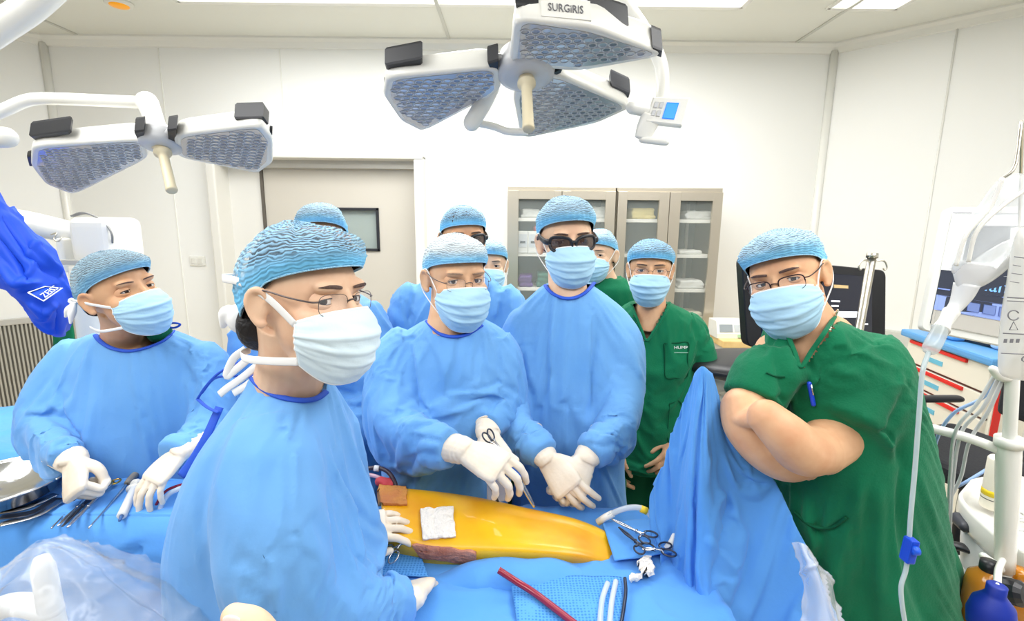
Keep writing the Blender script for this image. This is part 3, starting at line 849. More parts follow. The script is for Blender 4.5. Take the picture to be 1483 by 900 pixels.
def simulate(V, F, pins, slack=.05, frames=18, inset=.014, grav=.7, bend=.35, tens=14):
    """let the garment hang: the sheet is a little larger than the figure, so it buckles and sags into folds"""
    N = vnormals(V, F); c = V.mean(0)
    me = make_mesh('tmp_cloth', V - c, F, []); o = link('tmp_cloth', me); o.location = c
    hull = link('tmp_hull', make_mesh('tmp_hull', V - N * inset - c, F, [])); hull.location = c
    cm = hull.modifiers.new('c', 'COLLISION'); hull.collision.thickness_outer = .002; hull.collision.thickness_inner = .02; hull.collision.cloth_friction = 8
    vg = o.vertex_groups.new(name='pin')
    w = np.zeros(len(V))
    for p, r in pins: w = np.maximum(w, np.clip(1.6 - np.linalg.norm(V - p, axis=1) / r, 0, 1))
    zmin = V[:, 2].min(); w = np.maximum(w, np.clip(1 - (V[:, 2] - zmin) / .03, 0, 1))
    for i in np.where(w > 0)[0]: vg.add([int(i)], float(w[i]), 'REPLACE')
    m = o.modifiers.new('cl', 'CLOTH'); st = m.settings
    st.quality = 4; st.mass = .25; st.tension_stiffness = tens; st.compression_stiffness = tens; st.shear_stiffness = tens * .5; st.bending_stiffness = bend
    st.tension_damping = 12; st.compression_damping = 12; st.shear_damping = 12; st.bending_damping = .6; st.air_damping = 3
    st.vertex_group_mass = 'pin'; st.pin_stiffness = 1.0; st.shrink_min = -slack; st.shrink_max = -slack
    st.effector_weights.gravity = grav
    m.collision_settings.use_collision = True; m.collision_settings.distance_min = .002; m.collision_settings.collision_quality = 2; m.collision_settings.use_self_collision = False
    m.point_cache.frame_start = 1; m.point_cache.frame_end = frames + 2
    for f in range(1, frames + 1): SC.frame_set(f)
    dg = bpy.context.evaluated_depsgraph_get(); r = bpy.data.meshes.new_from_object(o.evaluated_get(dg))
    v = np.zeros(len(V) * 3); r.vertices.foreach_get('co', v); v = v.reshape(-1, 3) + c
    bpy.data.meshes.remove(r)
    for q in (o, hull): d = q.data; bpy.data.objects.remove(q, do_unlink=True); bpy.data.meshes.remove(d)
    SC.frame_set(1)
    bad = ~np.isfinite(v).all(1) | (np.linalg.norm(v - V, axis=1) > .15)
    v[bad] = V[bad]
    return v
def hang(G, slack=.05, frames=16, grav=.5, bend=1.0, pin=lambda i, j, a, b: 0, tens=14):
    """let a sheet (grid of points) sag between its pinned points"""
    a, b = G.shape[:2]; V = G.reshape(-1, 3); c = V.mean(0); m = MB().grid(G); F = m.f
    me = make_mesh('tmp_cloth', V - c, F, []); o = link('tmp_cloth', me); o.location = c
    vg = o.vertex_groups.new(name='pin')
    for i in range(a):
        for j in range(b):
            w = pin(i, j, a, b)
            if w > 0: vg.add([i * b + j], float(w), 'REPLACE')
    m = o.modifiers.new('cl', 'CLOTH'); st = m.settings
    st.quality = 4; st.mass = .25; st.tension_stiffness = tens; st.compression_stiffness = tens; st.shear_stiffness = tens * .5; st.bending_stiffness = bend
    st.tension_damping = 12; st.compression_damping = 12; st.shear_damping = 12; st.bending_damping = .6; st.air_damping = 3
    st.vertex_group_mass = 'pin'; st.shrink_min = -slack; st.shrink_max = -slack; st.effector_weights.gravity = grav
    m.collision_settings.use_collision = False; m.collision_settings.use_self_collision = False
    m.point_cache.frame_start = 1; m.point_cache.frame_end = frames + 2
    for f in range(1, frames + 1): SC.frame_set(f)
    dg = bpy.context.evaluated_depsgraph_get(); r = bpy.data.meshes.new_from_object(o.evaluated_get(dg))
    v = np.zeros(len(V) * 3); r.vertices.foreach_get('co', v); v = v.reshape(-1, 3) + c
    bpy.data.meshes.remove(r); d = o.data; bpy.data.objects.remove(o, do_unlink=True); bpy.data.meshes.remove(d); SC.frame_set(1)
    bad = ~np.isfinite(v).all(1) | (np.linalg.norm(v - V, axis=1) > .2); v[bad] = V[bad]
    return v.reshape(G.shape)
def relax(V, F, it=1, k=.5):
    E = np.array([(f[i], f[(i + 1) % len(f)]) for f in F for i in range(len(f))])
    for _ in range(it):
        A = np.zeros_like(V); n = np.zeros(len(V)); np.add.at(A, E[:, 0], V[E[:, 1]]); np.add.at(n, E[:, 0], 1)
        n[n == 0] = 1; V = V + k * (A / n[:, None] - V)
    return V
def cloth(mb, vox, amp, sc=(9, 9, 3.2), seed=0, creases=None, smooth=2, amp2=.0022, sim=SIM, slack=.11, **kw):
    V, F = fuse(mb, vox, smooth); N = vnormals(V, F)
    n1 = noise3(V, sc, seed); n2 = noise3(V, np.array(sc) * 2.3, seed + 3)
    if sim:
        d = amp * .45 * n1 + amp2 * .5 * n2
        if creases: d = d + crease(V, N, creases) * 1.3
        V = V + N * d[:, None]
        V = simulate(V, F, getattr(mb, 'pins', []), slack, **kw); V = relax(V, F, 1, .5); N = vnormals(V, F)
        return V, F, N
    wv = noise3(V, 4.0, seed + 9)
    n3 = noise3(V + np.stack([wv, wv, -wv], 1) * .06, np.array([11, 11, 5.0]), seed + 5)
    d = amp * (n1 * .9 - np.abs(n1) * .8) + amp2 * (1 - 3 * abs(n2)) + amp * np.maximum(0, 1 - 5.5 * np.abs(n3)) ** 1.5
    if creases: d = d + crease(V, N, creases) * 2.0
    return V + N * d[:, None], F, N
def collar(root, V, F, N, pts, r, m=GOWN_D, name='neck_binding', flat=.5, depth=.03):
    """bind the neckline: follow the photo's neck edge over the gown and open the gown above it; returns the remaining faces"""
    bv = BVHTree.FromPolygons([tuple(v) for v in V], F); p = cr(np.array(pts, float), 60); Q = []
    for q in p:
        w = P(*q); d = nrm(w - CP); h = bv.ray_cast(Vector(CP), Vector(d))
        if h[0] is not None and abs(h[0].y - w[1]) < .09: Q.append(np.array(h[0]) - d * .001)
        elif Q: Q.append(Q[-1] + (w - P(*last)) )
        last = q
    Q = np.array(Q); k = np.ones(9) / 9
    Qp = np.concatenate([np.repeat(Q[:1], 4, 0), Q, np.repeat(Q[-1:], 4, 0)]); Q = np.stack([np.convolve(Qp[:, i], k, 'valid') for i in range(3)], 1)
    obj(name, MB().tube(Q, r, 8, flat=flat), m, root)
    pj = proj(V); poly = [tuple(x[:2]) for x in proj(Q)]; poly = poly + [(poly[-1][0] + 4, poly[-1][1] - 90), (poly[0][0] - 4, poly[0][1] - 90)]
    lo, hi = np.min(poly, 0), np.max(poly, 0); yc = Q[:, 1].max() + depth
    ins = np.zeros(len(V), bool)
    for i in np.where((pj[:, 0] > lo[0]) & (pj[:, 0] < hi[0]) & (pj[:, 1] > lo[1]) & (pj[:, 1] < hi[1]) & (V[:, 1] < yc))[0]:
        x, y = pj[i]; c = False; j = len(poly) - 1
        for a in range(len(poly)):
            if (poly[a][1] > y) != (poly[j][1] > y) and x < (poly[j][0] - poly[a][0]) * (y - poly[a][1]) / (poly[j][1] - poly[a][1]) + poly[a][0]: c = not c
            j = a
        ins[i] = c
    keep = [f for f in F if not all(ins[i] for i in f)]
    edge = {i for f in keep for i in f if ins[i]}       # draw the ragged edge onto the binding
    for i in edge: V[i] = Q[np.argmin(((Q - V[i]) ** 2).sum(1))]
    return keep
def legs(root, x, y, zt, w=.1, yaw=0, m=SCRUB_D):
    """trousers and shoes, standing on the floor"""
    mb = MB(); d = np.array([math.cos(rad(yaw)), math.sin(rad(yaw)), 0]); f = np.array([d[1], -d[0], 0])
    for s in (-1, 1):
        b = np.array([x, y, 0]) + d * s * w
        mb.tube([b + [0, 0, zt], b + [0, 0, .5], b + [0, 0, .06]], [.095, .085, .075], 18, 18)
    mb.ell((x, y, zt - .02), (.19, .13, .16), np.stack([d, -f, [0, 0, 1]], 1))
    V, F = fuse(mb, .016, 4); rawobj('trousers', V, F, m, root)
    for s in (-1, 1):
        b = np.array([x, y, 0]) + d * s * w; R = np.stack([d, f, [0, 0, 1]], 1)
        sh = MB(); sh.ell(b + f * .05 + [0, 0, .05], (.05, .13, .05), R, 20, 12); V = sh.v[0]; V[:, 2] = np.clip(V[:, 2], .002, .09); sh.v[0] = V
        obj('shoe', sh, SHOE, root)

def bodymesh(root, H, neck, chest, skin_m, vox=.003, lids=None, neck_r=.058, shapes=None, hs={}, hip=(0, .01, 0), flare=1.5):
    """the continuous body: head, neck and chest in one skin; neck / chest are world points"""
    mb = MB(); head_shapes(mb, H, **hs)
    top = H.w((0, -.022, -.045))
    mb.tube([top, (top + neck) / 2 + H.R @ np.array([0, .004, 0]), neck, neck + [0, .01, -.06]], [neck_r * .98 * H.sc, neck_r * .95 * H.sc, neck_r * 1.05, neck_r * flare], 22, 16)
    mb.ell(chest, (.115, .08, .16))
    mb.ell(np.asarray(chest) + np.asarray(hip) - [0, 0, .26], (.095, .07, .24))
    if shapes: shapes(mb)
    V, F = fuse(mb, vox, 4); V = sockets(V, H)
    bvh = BVHTree.FromPolygons([tuple(v) for v in V], F)
    m = MB(); m.add(V, F)
    if lids is not None: m.add(np.concatenate(lids.v), lids.f)
    obj('body', m, skin_m, root)
    return bvh
# ================================================================ the ten people
GAZE = CP
def base(px, py, Y): p = P(px, py, Y); return np.array([p[0], p[1], 0.0])

# ---- tall surgeon in dark glasses, standing behind the table
r = thing('person', 'tall masked person in blue gown and dark 3D glasses at the table', 'person', base(830, 600, 1.44), 'people round the table')
H = Head(P(829, 351, 1.36), 6, -4, 3, 1.0)
l = eyes(r, H, GAZE)
bv = bodymesh(r, H, P(822, 425, 1.42), P(824, 500, 1.46), S_FAIR, .0036, l)
eyebrows(r, bv, H, BROW, .003)
cap(r, H, CAP_SKY, .18, .124, 0, .060, .014, 3)
face_mask(r, H, MASKB, 1.02, seed=1)
specs(r, H, BLK, LENSD, 'shield', z=-.003, y=.104, wd=.029, hg=.0195, sep=.0345, wrap=.014)
mb = MB()
torso(mb, [(794, 852, 411, 1.42, .060), (772, 876, 422, 1.43, .080), (752, 902, 442, 1.44, .105), (744, 912, 480, 1.44, .125), (744, 908, 540, 1.43, .135), (750, 908, 600, 1.42, .140), (748, 908, 680, 1.42, .145), (738, 914, 760, 1.42, .155)], .42, 1.15)
sleeve(mb, [(768, 452, 1.43, .062), (752, 490, 1.42, .078), (738, 560, 1.36, .074), (742, 610, 1.27, .066), (770, 640, 1.20, .056), (788, 660, 1.16, .045)], bunch=.13, seed=2)
sleeve(mb, [(876, 452, 1.43, .062), (897, 490, 1.42, .082), (902, 550, 1.36, .080), (895, 605, 1.27, .072), (872, 640, 1.20, .060), (853, 660, 1.165, .046)], bunch=.13, seed=4)
CZ = [([(870, 470), (862, 520), (856, 590)], -.011, 6), ([(766, 595), (820, 585), (862, 592)], .006, 6), ([(764, 601), (820, 592), (862, 600)], -.005, 5), ([(858, 600), (890, 594), (915, 610)], -.009, 6), ([(882, 480), (915, 505), (930, 530)], .005, 8), ([(800, 450), (796, 500), (800, 570)], .004, 6),
      ([(752, 470), (757, 520), (764, 560)], -.012, 6), ([(845, 640), (875, 648), (905, 640)], -.006, 5), ([(850, 625), (880, 630), (900, 622)], .006, 6), ([(780, 430), (800, 460)], -.004, 6), ([(870, 430), (850, 470)], .004, 7), ([(765, 610), (740, 640), (740, 660)], -.005, 5), ([(758, 630), (780, 625)], .005, 5)]
V, F, N = cloth(mb, .0080, .008, (7, 7, 2.6), 1, CZ)
F = collar(r, V, F, N, [(788, 410, 1.40), (796, 422, 1.36), (812, 431, 1.345), (830, 432, 1.345), (848, 424, 1.36), (862, 408, 1.40)], .0065)
rawobj('gown', V, F, GOWN, r)
wl, wr = P(849, 664, 1.16), P(791, 664, 1.155)
el, er = P(895, 605, 1.27), P(742, 610, 1.27)
glove(r, wl - [0, 0, .0], P(823, 718, 1.105) - wl, P(905, 640, 1.0) - P(835, 700, 1.11), 'L', [(42, 48, 20), (50, 46, 22), (42, 40, 18), (36, 34, 14)], P(872, 632, 1.215) - wl, 1.0, thumb=[(.018, .018, -.012), (.034, .046, -.030), (.034, .078, -.044), (.020, .105, -.050)])
glove(r, wr, P(822, 706, 1.11) - wr, (-.5, -.6, .6), 'R', RELAX, P(768, 630, 1.215) - wr, 1.0)
legs(r, r.location.x, 1.5, .85)

# ---- older surgeon in fine glasses
r = thing('person', 'older masked person in blue gown and thin glasses holding a long instrument', 'person', base(650, 600, 1.34), 'people round the table')
H = Head(P(676, 409, 1.245), 27, -6, 0, 1.02)
l = eyes(r, H, GAZE + np.array([.15, 0, 0]), look_open=1.15)
bv = bodymesh(r, H, P(648, 478, 1.31), P(656, 540, 1.38), S_TAN, .0034, l, hs=dict(cheek=1.05, jaw=1.08))
eyebrows(r, bv, H, BROWG, .0028)
cap(r, H, CAP_PALE, .11, .112, .0, .052, .012, 8, hair=HAIRG)
face_mask(r, H, MASKB, 1.04, seed=2)
specs(r, H, WIRE, LENS, 'rimless', z=-.004, y=.100, wd=.0235, hg=.0165, thick=.0009)
mb = MB()
torso(mb, [(616, 704, 464, 1.325, .060), (600, 722, 476, 1.33, .085), (580, 738, 498, 1.34, .115), (572, 744, 540, 1.34, .14), (566, 744, 600, 1.33, .15), (556, 738, 660, 1.33, .155), (548, 738, 760, 1.33, .17)], .42, 1.12)
sleeve(mb, [(598, 486, 1.33, .060), (572, 515, 1.32, .080), (562, 570, 1.26, .080), (575, 615, 1.19, .074), (618, 640, 1.12, .062), (652, 650, 1.075, .046)], bunch=.13, seed=7)
sleeve(mb, [(712, 488, 1.33, .060), (728, 520, 1.33, .074), (732, 570, 1.30, .068), (722, 600, 1.24, .055), (706, 618, 1.19, .042)], bunch=.13, seed=9)
CZ = [([(588, 480), (597, 520), (603, 570), (612, 590)], -.011, 6), ([(532, 525), (560, 540), (592, 548)], .006, 7), ([(560, 605), (590, 592), (625, 590)], -.007, 6), ([(570, 620), (610, 600), (650, 618)], .006, 8), ([(545, 640), (580, 655), (640, 660)], -.005, 7), ([(658, 570), (659, 620)], .004, 4), ([(724, 570), (706, 598)], -.008, 6),
      ([(640, 640), (600, 630)], -.005, 5), ([(655, 560), (700, 555), (725, 545)], -.004, 5), ([(617, 480), (640, 520), (650, 560)], .004, 7), ([(700, 480), (690, 520)], -.004, 6), ([(640, 690), (640, 720)], .004, 5), ([(575, 500), (560, 540)], -.005, 6)]
V, F, N = cloth(mb, .0080, .008, (7, 7, 2.6), 11, CZ)
F = collar(r, V, F, N, [(611, 452, 1.33), (619, 466, 1.29), (634, 482, 1.245), (654, 488, 1.225), (678, 484, 1.23), (700, 470, 1.27)], .0065)
rawobj('gown', V, F, GOWN, r)
rw = P(672, 653, 1.065)
glove(r, rw, P(712, 672, 1.03) - rw, (.25, -.55, .8), 'R', [(26, 34, 20), (34, 40, 22), (38, 44, 22), (42, 44, 22)], P(628, 642, 1.11) - rw, 1.08)
lw = P(706, 628, 1.17)
glove(r, lw, P(716, 650, 1.13) - lw, (.3, -.7, .5), 'L', FIST, P(712, 600, 1.24) - lw, .92, fore_len=.03)
legs(r, r.location.x, 1.42, .85)

# ---- nurse on the left, looking up
r = thing('person', 'masked person in blue gown and grey cap looking up by the instrument table', 'person', base(190, 600, 1.38), 'people round the table')
H = Head(P(203, 418, 1.27), 72, 8, 9, .98)
l = eyes(r, H, P(420, 330, 1.0), look_open=.85)
bv = bodymesh(r, H, P(180, 492, 1.36), P(190, 560, 1.42), S_WARM, .0034, l, neck_r=.054)
eyebrows(r, bv, H, BROW, .0022)
cap(r, H, CAP_GREY, .13, .112, .25, .054, .010, 12, wide=1.04)
GM = face_mask(r, H, MASKB, 1.0, seed=5, loops='tie'); T0, B0 = tuple(H.l(GM[2, -1])), tuple(H.l(GM[-3, -1]))
sp = MB()
for a, b, c in ((T0, (.082, -.008, -.010), (.070, -.085, .004)), (B0, (.074, -.012, -.090), (.060, -.075, -.080))):
    sp.tube([H.w(a), H.w(b), H.w(c)], .004, 8, 20, flat=.3, up=H.R @ np.array([1., 0, 0]))
obj('mask_ties', sp, STRAP, r)
k = MB(); c0 = H.w((.062, -.09, -.01))
for d in ((-.5, .3, .2), (-.6, 0, -.5), (-.2, -.2, -.8)): k.cap_tube([c0, c0 + np.array(d) * .03, c0 + np.array(d) * .05 + [0, 0, -.01]], [.005, .009, .003], 8, 10)
obj('tie_bow', k, STRAP, r)
mb = MB()
torso(mb, [(138, 250, 482, 1.36, .060), (118, 276, 492, 1.37, .085), (100, 296, 508, 1.38, .11), (92, 305, 545, 1.38, .13), (88, 308, 600, 1.37, .14), (80, 300, 650, 1.36, .14), (70, 300, 720, 1.36, .15)], .42, 1.12)
sleeve(mb, [(120, 498, 1.37, .055), (98, 530, 1.36, .076), (68, 588, 1.32, .080), (62, 618, 1.27, .066), (80, 640, 1.19, .050), (100, 662, 1.13, .042)], bunch=.16, seed=17)
sleeve(mb, [(280, 500, 1.38, .058), (302, 535, 1.38, .078), (308, 590, 1.33, .072), (290, 630, 1.25, .062), (258, 655, 1.17, .048), (250, 662, 1.15, .042)], bunch=.12, seed=19)
CZ = [([(76, 535), (88, 570), (104, 610), (130, 640)], -.010, 7), ([(68, 610), (95, 618), (130, 640)], .008, 5), ([(60, 625), (90, 632), (120, 650)], -.008, 5), ([(130, 500), (112, 540)], .004, 8), ([(268, 520), (276, 570), (290, 600)], -.010, 6), ([(300, 500), (292, 545), (286, 580)], .007, 6), ([(195, 578), (206, 600), (212, 640)], .005, 6), ([(205, 576), (218, 610)], -.005, 5), ([(50, 600), (70, 640)], -.006, 6), ([(110, 655), (140, 640), (150, 650)], .006, 5), ([(255, 630), (285, 612), (300, 605)], -.006, 5), ([(235, 500), (240, 530)], -.004, 6)]
V, F, N = cloth(mb, .0080, .008, (7, 7, 2.6), 21, CZ)
F = collar(r, V, F, N, [(136, 478, 1.38), (142, 492, 1.33), (160, 504, 1.28), (186, 509, 1.265), (215, 503, 1.27), (240, 492, 1.30), (252, 478, 1.34)], .0065)
rawobj('gown', V, F, GOWN, r)
kn = MB(); c0 = P(236, 472, 1.36)
kn.tube([c0, c0 + [.03, 0, .008], c0 + [.05, 0, .004], c0 + [.03, 0, -.006], c0], .003, 8, 24)
obj('gown_tie', kn, GOWN_D, r)
V0 = MB(); V0.ell(P(231, 482, 1.35), (.03, .035, .03)); obj('scrub_collar', V0, SCRUB, r)
lw = P(106, 668, 1.125)
glove(r, lw, P(108, 700, 1.09) - lw, (-.55, -.45, .6), 'R', [(66, 78, 46), (74, 84, 48), (76, 84, 48), (76, 84, 48)], P(84, 652, 1.18) - lw, .98, thumb=[(.020, .018, -.010), (.036, .042, -.030), (.030, .066, -.046), (.010, .082, -.050)])
rw = P(262, 655, 1.16)
glove(r, rw, (-.30, -.62, -.42), (-.1, -.45, .8), 'L', [(20, 24, 12), (20, 24, 12), (24, 26, 14), (28, 28, 14)], P(290, 640, 1.22) - rw, .90, spread=(4, 1, -3, -6))
legs(r, r.location.x, 1.45, .85)

# ---- surgeon in the foreground, turned to the table
r = thing('person', 'masked person in blue gown closest to the camera, rimless glasses, turned right', 'person', base(420, 700, .84), 'people round the table')
H = Head(P(500, 436, .745), 68, -2, -3, 1.0)
l = eyes(r, H, GAZE + np.array([.12, 0, 0]), look_open=1.1)
def nape(mb):
    pass
bv = bodymesh(r, H, P(420, 555, .82), P(405, 700, .86), S_FAIR, .0028, l, neck_r=.057, flare=1.15)
eyebrows(r, bv, H, BROW, .0036)
cap(r, H, CAP_BLUE, .13, .116, .35, .054, .014, 5, pleats=44, wide=1.06, crumple=.006)
nh = MB(); nh.ell(H.w((0.012, -.078, -.055)), (.046, .03, .045), H.R); obj('nape_hair', nh, HAIR, r)
GM = face_mask(r, H, MASKW, 1.06, seed=3, loops='tie'); T0, B0, T1 = H.l(GM[2, -1]), H.l(GM[-3, -1]), H.l(GM[2, 0])
sp = MB(); UX = H.R @ np.array([1., 0, 0])
sp.tube([H.w(p) for p in (T0, (.078, .010, .002), (.082, -.04, .022), (.074, -.09, .024), (.03, -.112, .022))], .0062, 10, 40, flat=.16, up=UX)
sp.tube([H.w(p) for p in (B0, (.070, .006, -.094), (.070, -.045, -.098), (.05, -.082, -.10), (.02, -.098, -.10))], .0062, 10, 40, flat=.16, up=UX)
sp.tube([H.w(p) for p in (T1, (-.078, .010, .002), (-.082, -.04, .018), (-.06, -.095, .022))], .0062, 10, 40, flat=.16, up=UX)
obj('mask_ties', sp, STRAP, r)
kb = MB(); c0 = P(348, 462, .80)
kb.ell(c0, (.022, .018, .026)); kb.cap_tube([c0, c0 + [-.02, 0, .01], c0 + [-.03, 0, -.012]], [.01, .014, .006], 10, 12); kb.cap_tube([c0, c0 + [.015, 0, .02], c0 + [.03, 0, .016]], [.01, .012, .006], 10, 12)
V, F = fuse(kb, .003, 4); rawobj('tie_bow', V, F, STRAP, r)
for q in (((360, 520), (342, 535), (328, 545), (338, 520), (356, 506)), ((372, 530), (350, 548), (330, 562), (318, 572)), ((375, 545), (355, 560), (338, 570))):
    t = MB(); t.tube([P(x, y, .79) for x, y in q], .0065, 8, 30, flat=.25, up=(0, -1, .2)); obj('mask_tie', t, STRAP, r)
specs(r, H, WIRE, LENS, 'rimless', z=-.003, y=.094, wd=.026, hg=.0165, thick=.0011, temple_z=.008)
mb = MB()
torso(mb, [(362, 474, 538, .83, .056), (366, 478, 562, .825, .064), (345, 488, 582, .83, .10), (318, 498, 612, .835, .14), (292, 510, 660, .84, .17), (272, 522, 720, .84, .18), (262, 536, 780, .84, .18), (268, 548, 850, .84, .18), (272, 560, 940, .84, .18)], .42, 1.1)
sleeve(mb, [(405, 610, .78, .075), (392, 680, .72, .088), (392, 780, .68, .092), (420, 862, .68, .086), (505, 885, .73, .074), (565, 876, .78, .056), (594, 866, .80, .042)], bunch=.10, seed=27, n=32, samples=60)
sleeve(mb, [(470, 605, .93, .07), (490, 680, .97, .07), (478, 740, .95, .06), (490, 771, .935, .046), (502, 773, .93, .042)], bunch=.10, seed=29)
CZ = [([(330, 800), (365, 822), (378, 845), (385, 870)], -.007, 8), ([(340, 850), (400, 790), (470, 745)], .004, 6), ([(470, 650), (500, 720), (560, 800)], .007, 7), ([(480, 650), (512, 725), (566, 795)], -.007, 6), ([(400, 870), (450, 800), (470, 760), (490, 730)], -.004, 6), ([(345, 595), (320, 660), (300, 720)], .005, 10), ([(450, 585), (470, 620)], -.005, 8),
      ([(540, 790), (580, 800), (600, 820)], -.006, 6), ([(530, 805), (560, 830), (580, 830)], .007, 7), ([(555, 810), (575, 850), (600, 880)], .006, 7), ([(300, 640), (285, 720), (272, 790)], -.005, 9), ([(395, 575), (420, 620), (430, 660)], .003, 8), ([(370, 650), (372, 700)], .003, 14), ([(430, 690), (438, 700), (536, 690)], -.002, 4)]
V, F, N = cloth(mb, .0072, .006, (6, 6, 2.6), 31, CZ, amp2=.001)
F = collar(r, V, F, N, [(362, 540, .85), (372, 556, .79), (396, 572, .755), (430, 580, .745), (458, 578, .765), (474, 566, .80)], .006)
rawobj('gown', V, F, GOWN, r)
tp = MB(); tp.tube([P(318, 590, .80), P(300, 630, .775), P(280, 665, .76), P(262, 690, .75)], .0075, 8, 20, flat=.25, up=(0, -1, .2)); obj('gown_back_edge', tp, GOWN_D, r)
tp = MB(); tp.tube([P(352, 522, .80), P(318, 540, .80), P(298, 560, .80), P(286, 578, .80)], .0022, 8, 24); tp.tube([P(286, 578, .80), P(300, 590, .79), P(316, 598, .785)], .0035, 8, 20, flat=.4); tp.tube([P(345, 545, .80), P(312, 548, .80), P(292, 570, .80)], .002, 8, 24)
obj('gown_tie', tp, GOWN_D, r)
lw = P(500, 774, .93)
glove(r, lw, P(566, 757, .945) - lw, (-.15, -.45, .9), 'L', [(24, 26, 14), (24, 28, 14), (24, 28, 14), (24, 26, 14)], P(470, 772, .93) - lw, .88, thumb=[(.018, .018, -.008), (.042, .040, -.022), (.050, .072, -.034), (.048, .098, -.040)])
rw = P(597, 866, .80)
glove(r, rw, P(612, 838, .90) - rw, (-.15, -.35, .9), 'R', [(16, 18, 12), (18, 22, 12), (20, 22, 12), (22, 24, 12)], P(562, 880, .775) - rw, .82, thumb=[(.020, .016, -.006), (.044, .030, -.010), (.056, .052, -.012), (.054, .074, -.014)])
legs(r, r.location.x, .9, .85, yaw=80)

# ---- person standing behind the foreground surgeon
r = thing('person', 'person in blue gown mostly hidden behind the closest surgeon, by the door', 'person', base(456, 600, 1.64), 'people behind the table')
H = Head(P(463, 348, 1.54), 16, 0, 0, 1.0)
l = eyes(r, H, GAZE)
bv = bodymesh(r, H, P(460, 425, 1.62), P(458, 480, 1.64), S_WARM, .005, l)
eyebrows(r, bv, H, BROW, .003)
cap(r, H, CAP_SKY, .10, .118, 0, .056, .01, 15)
face_mask(r, H, MASKB, 1.02, seed=6)
mb = MB()
torso(mb, [(430, 496, 418, 1.62, .06), (405, 520, 428, 1.62, .08), (378, 540, 445, 1.62, .105), (362, 552, 500, 1.62, .13), (360, 556, 580, 1.61, .14), (360, 556, 700, 1.61, .15)], .42, 1.1)
sleeve(mb, [(388, 448, 1.62, .058), (366, 490, 1.61, .075), (356, 560, 1.57, .074), (372, 620, 1.50, .06)], bunch=.13, seed=33)
sleeve(mb, [(522, 445, 1.62, .058), (540, 490, 1.61, .076), (545, 560, 1.56, .076), (520, 615, 1.48, .066), (500, 640, 1.41, .05)], bunch=.14, seed=35)
CZ = [([(470, 560), (510, 572), (545, 560)], -.008, 5), ([(475, 585), (515, 590), (550, 580)], -.007, 5), ([(480, 600), (520, 604), (550, 596)], .006, 5), ([(525, 470), (535, 520)], -.007, 6), ([(480, 545), (520, 550), (545, 540)], .006, 6), ([(500, 640), (530, 650)], -.006, 5)]
V, F, N = cloth(mb, .009, .008, (7, 7, 2.6), 37, CZ, sim=False)
rawobj('gown', V, F, GOWN, r)
glove(r, P(502, 640, 1.40), (.3, -.8, -.3), (0, 0, 1), 'L', RELAX, (-.1, .6, .4), 1.0, vox=.004)
legs(r, r.location.x, 1.66, .85)

# ---- person in dark glasses behind the older surgeon
r = thing('person', 'person in blue gown and dark glasses standing behind the older surgeon', 'person', base(662, 600, 1.78), 'people behind the table')
H = Head(P(677, 347, 1.68), 16, -4, 2, 1.0)
l = eyes(r, H, GAZE)
bv = bodymesh(r, H, P(668, 412, 1.76), P(664, 470, 1.8), S_WARM, .005, l)
eyebrows(r, bv, H, BROW, .003)
cap(r, H, CAP_BLUE, .06, .112, 0, .050, .01, 18)
face_mask(r, H, MASKB, 1.0, seed=7)
specs(r, H, BLK, LENSD, 'shield', z=-.003, y=.104, wd=.028, hg=.019, sep=.034, wrap=.014)
mb = MB()
torso(mb, [(640, 700, 394, 1.76, .06), (622, 716, 404, 1.76, .08), (600, 730, 420, 1.77, .105), (590, 738, 460, 1.77, .13), (588, 740, 540, 1.76, .14), (588, 740, 700, 1.76, .15)], .42, 1.1)
sleeve(mb, [(608, 420, 1.76, .058), (592, 450, 1.76, .075), (586, 520, 1.72, .074), (600, 580, 1.62, .06)], bunch=.13, seed=43)
sleeve(mb, [(722, 420, 1.76, .058), (736, 450, 1.76, .072), (742, 520, 1.72, .072), (728, 580, 1.62, .06)], bunch=.13, seed=45)
CZ = [([(600, 415), (596, 440), (590, 470)], -.006, 4), ([(712, 415), (700, 440), (690, 470)], -.006, 4), ([(722, 430), (716, 460)], .006, 4), ([(590, 430), (600, 455)], .005, 4)]
V, F, N = cloth(mb, .009, .008, (8, 8, 3), 47, CZ, sim=False)
rawobj('gown', V, F, GOWN, r)
for s, ww in (('R', (600, 582)), ('L', (728, 582))):
    glove(r, P(*ww, 1.6), (0, -.6, -.7), (0, -.5, .5), s, RELAX, (0, .6, .6), 1.0, vox=.004)
legs(r, r.location.x, 1.8, .85)

# ================================================================ scrubs
def scrub_v(V, F, N, apex, half, top, ymax):
    """cut the V of the neckline out of a shirt: apex / top in photo pixels"""
    p = proj(V); t = (apex[1] - p[:, 1]) / (apex[1] - top)
    inside = (t > 0) & (t < 1.6) & (np.abs(p[:, 0] - (apex[0] + t * half[1] * 0 + t * (half[0] + half[1]) / 2)) < t * (half[1] - half[0]) / 2) & (V[:, 1] < ymax)
    return [f for f in F if not any(inside[i] for i in f)]
def vband(root, pts, r=.005):
    obj('neckband', MB().tube([P(*p) for p in pts], r, 8, 40, flat=.45), SCRUB, root)

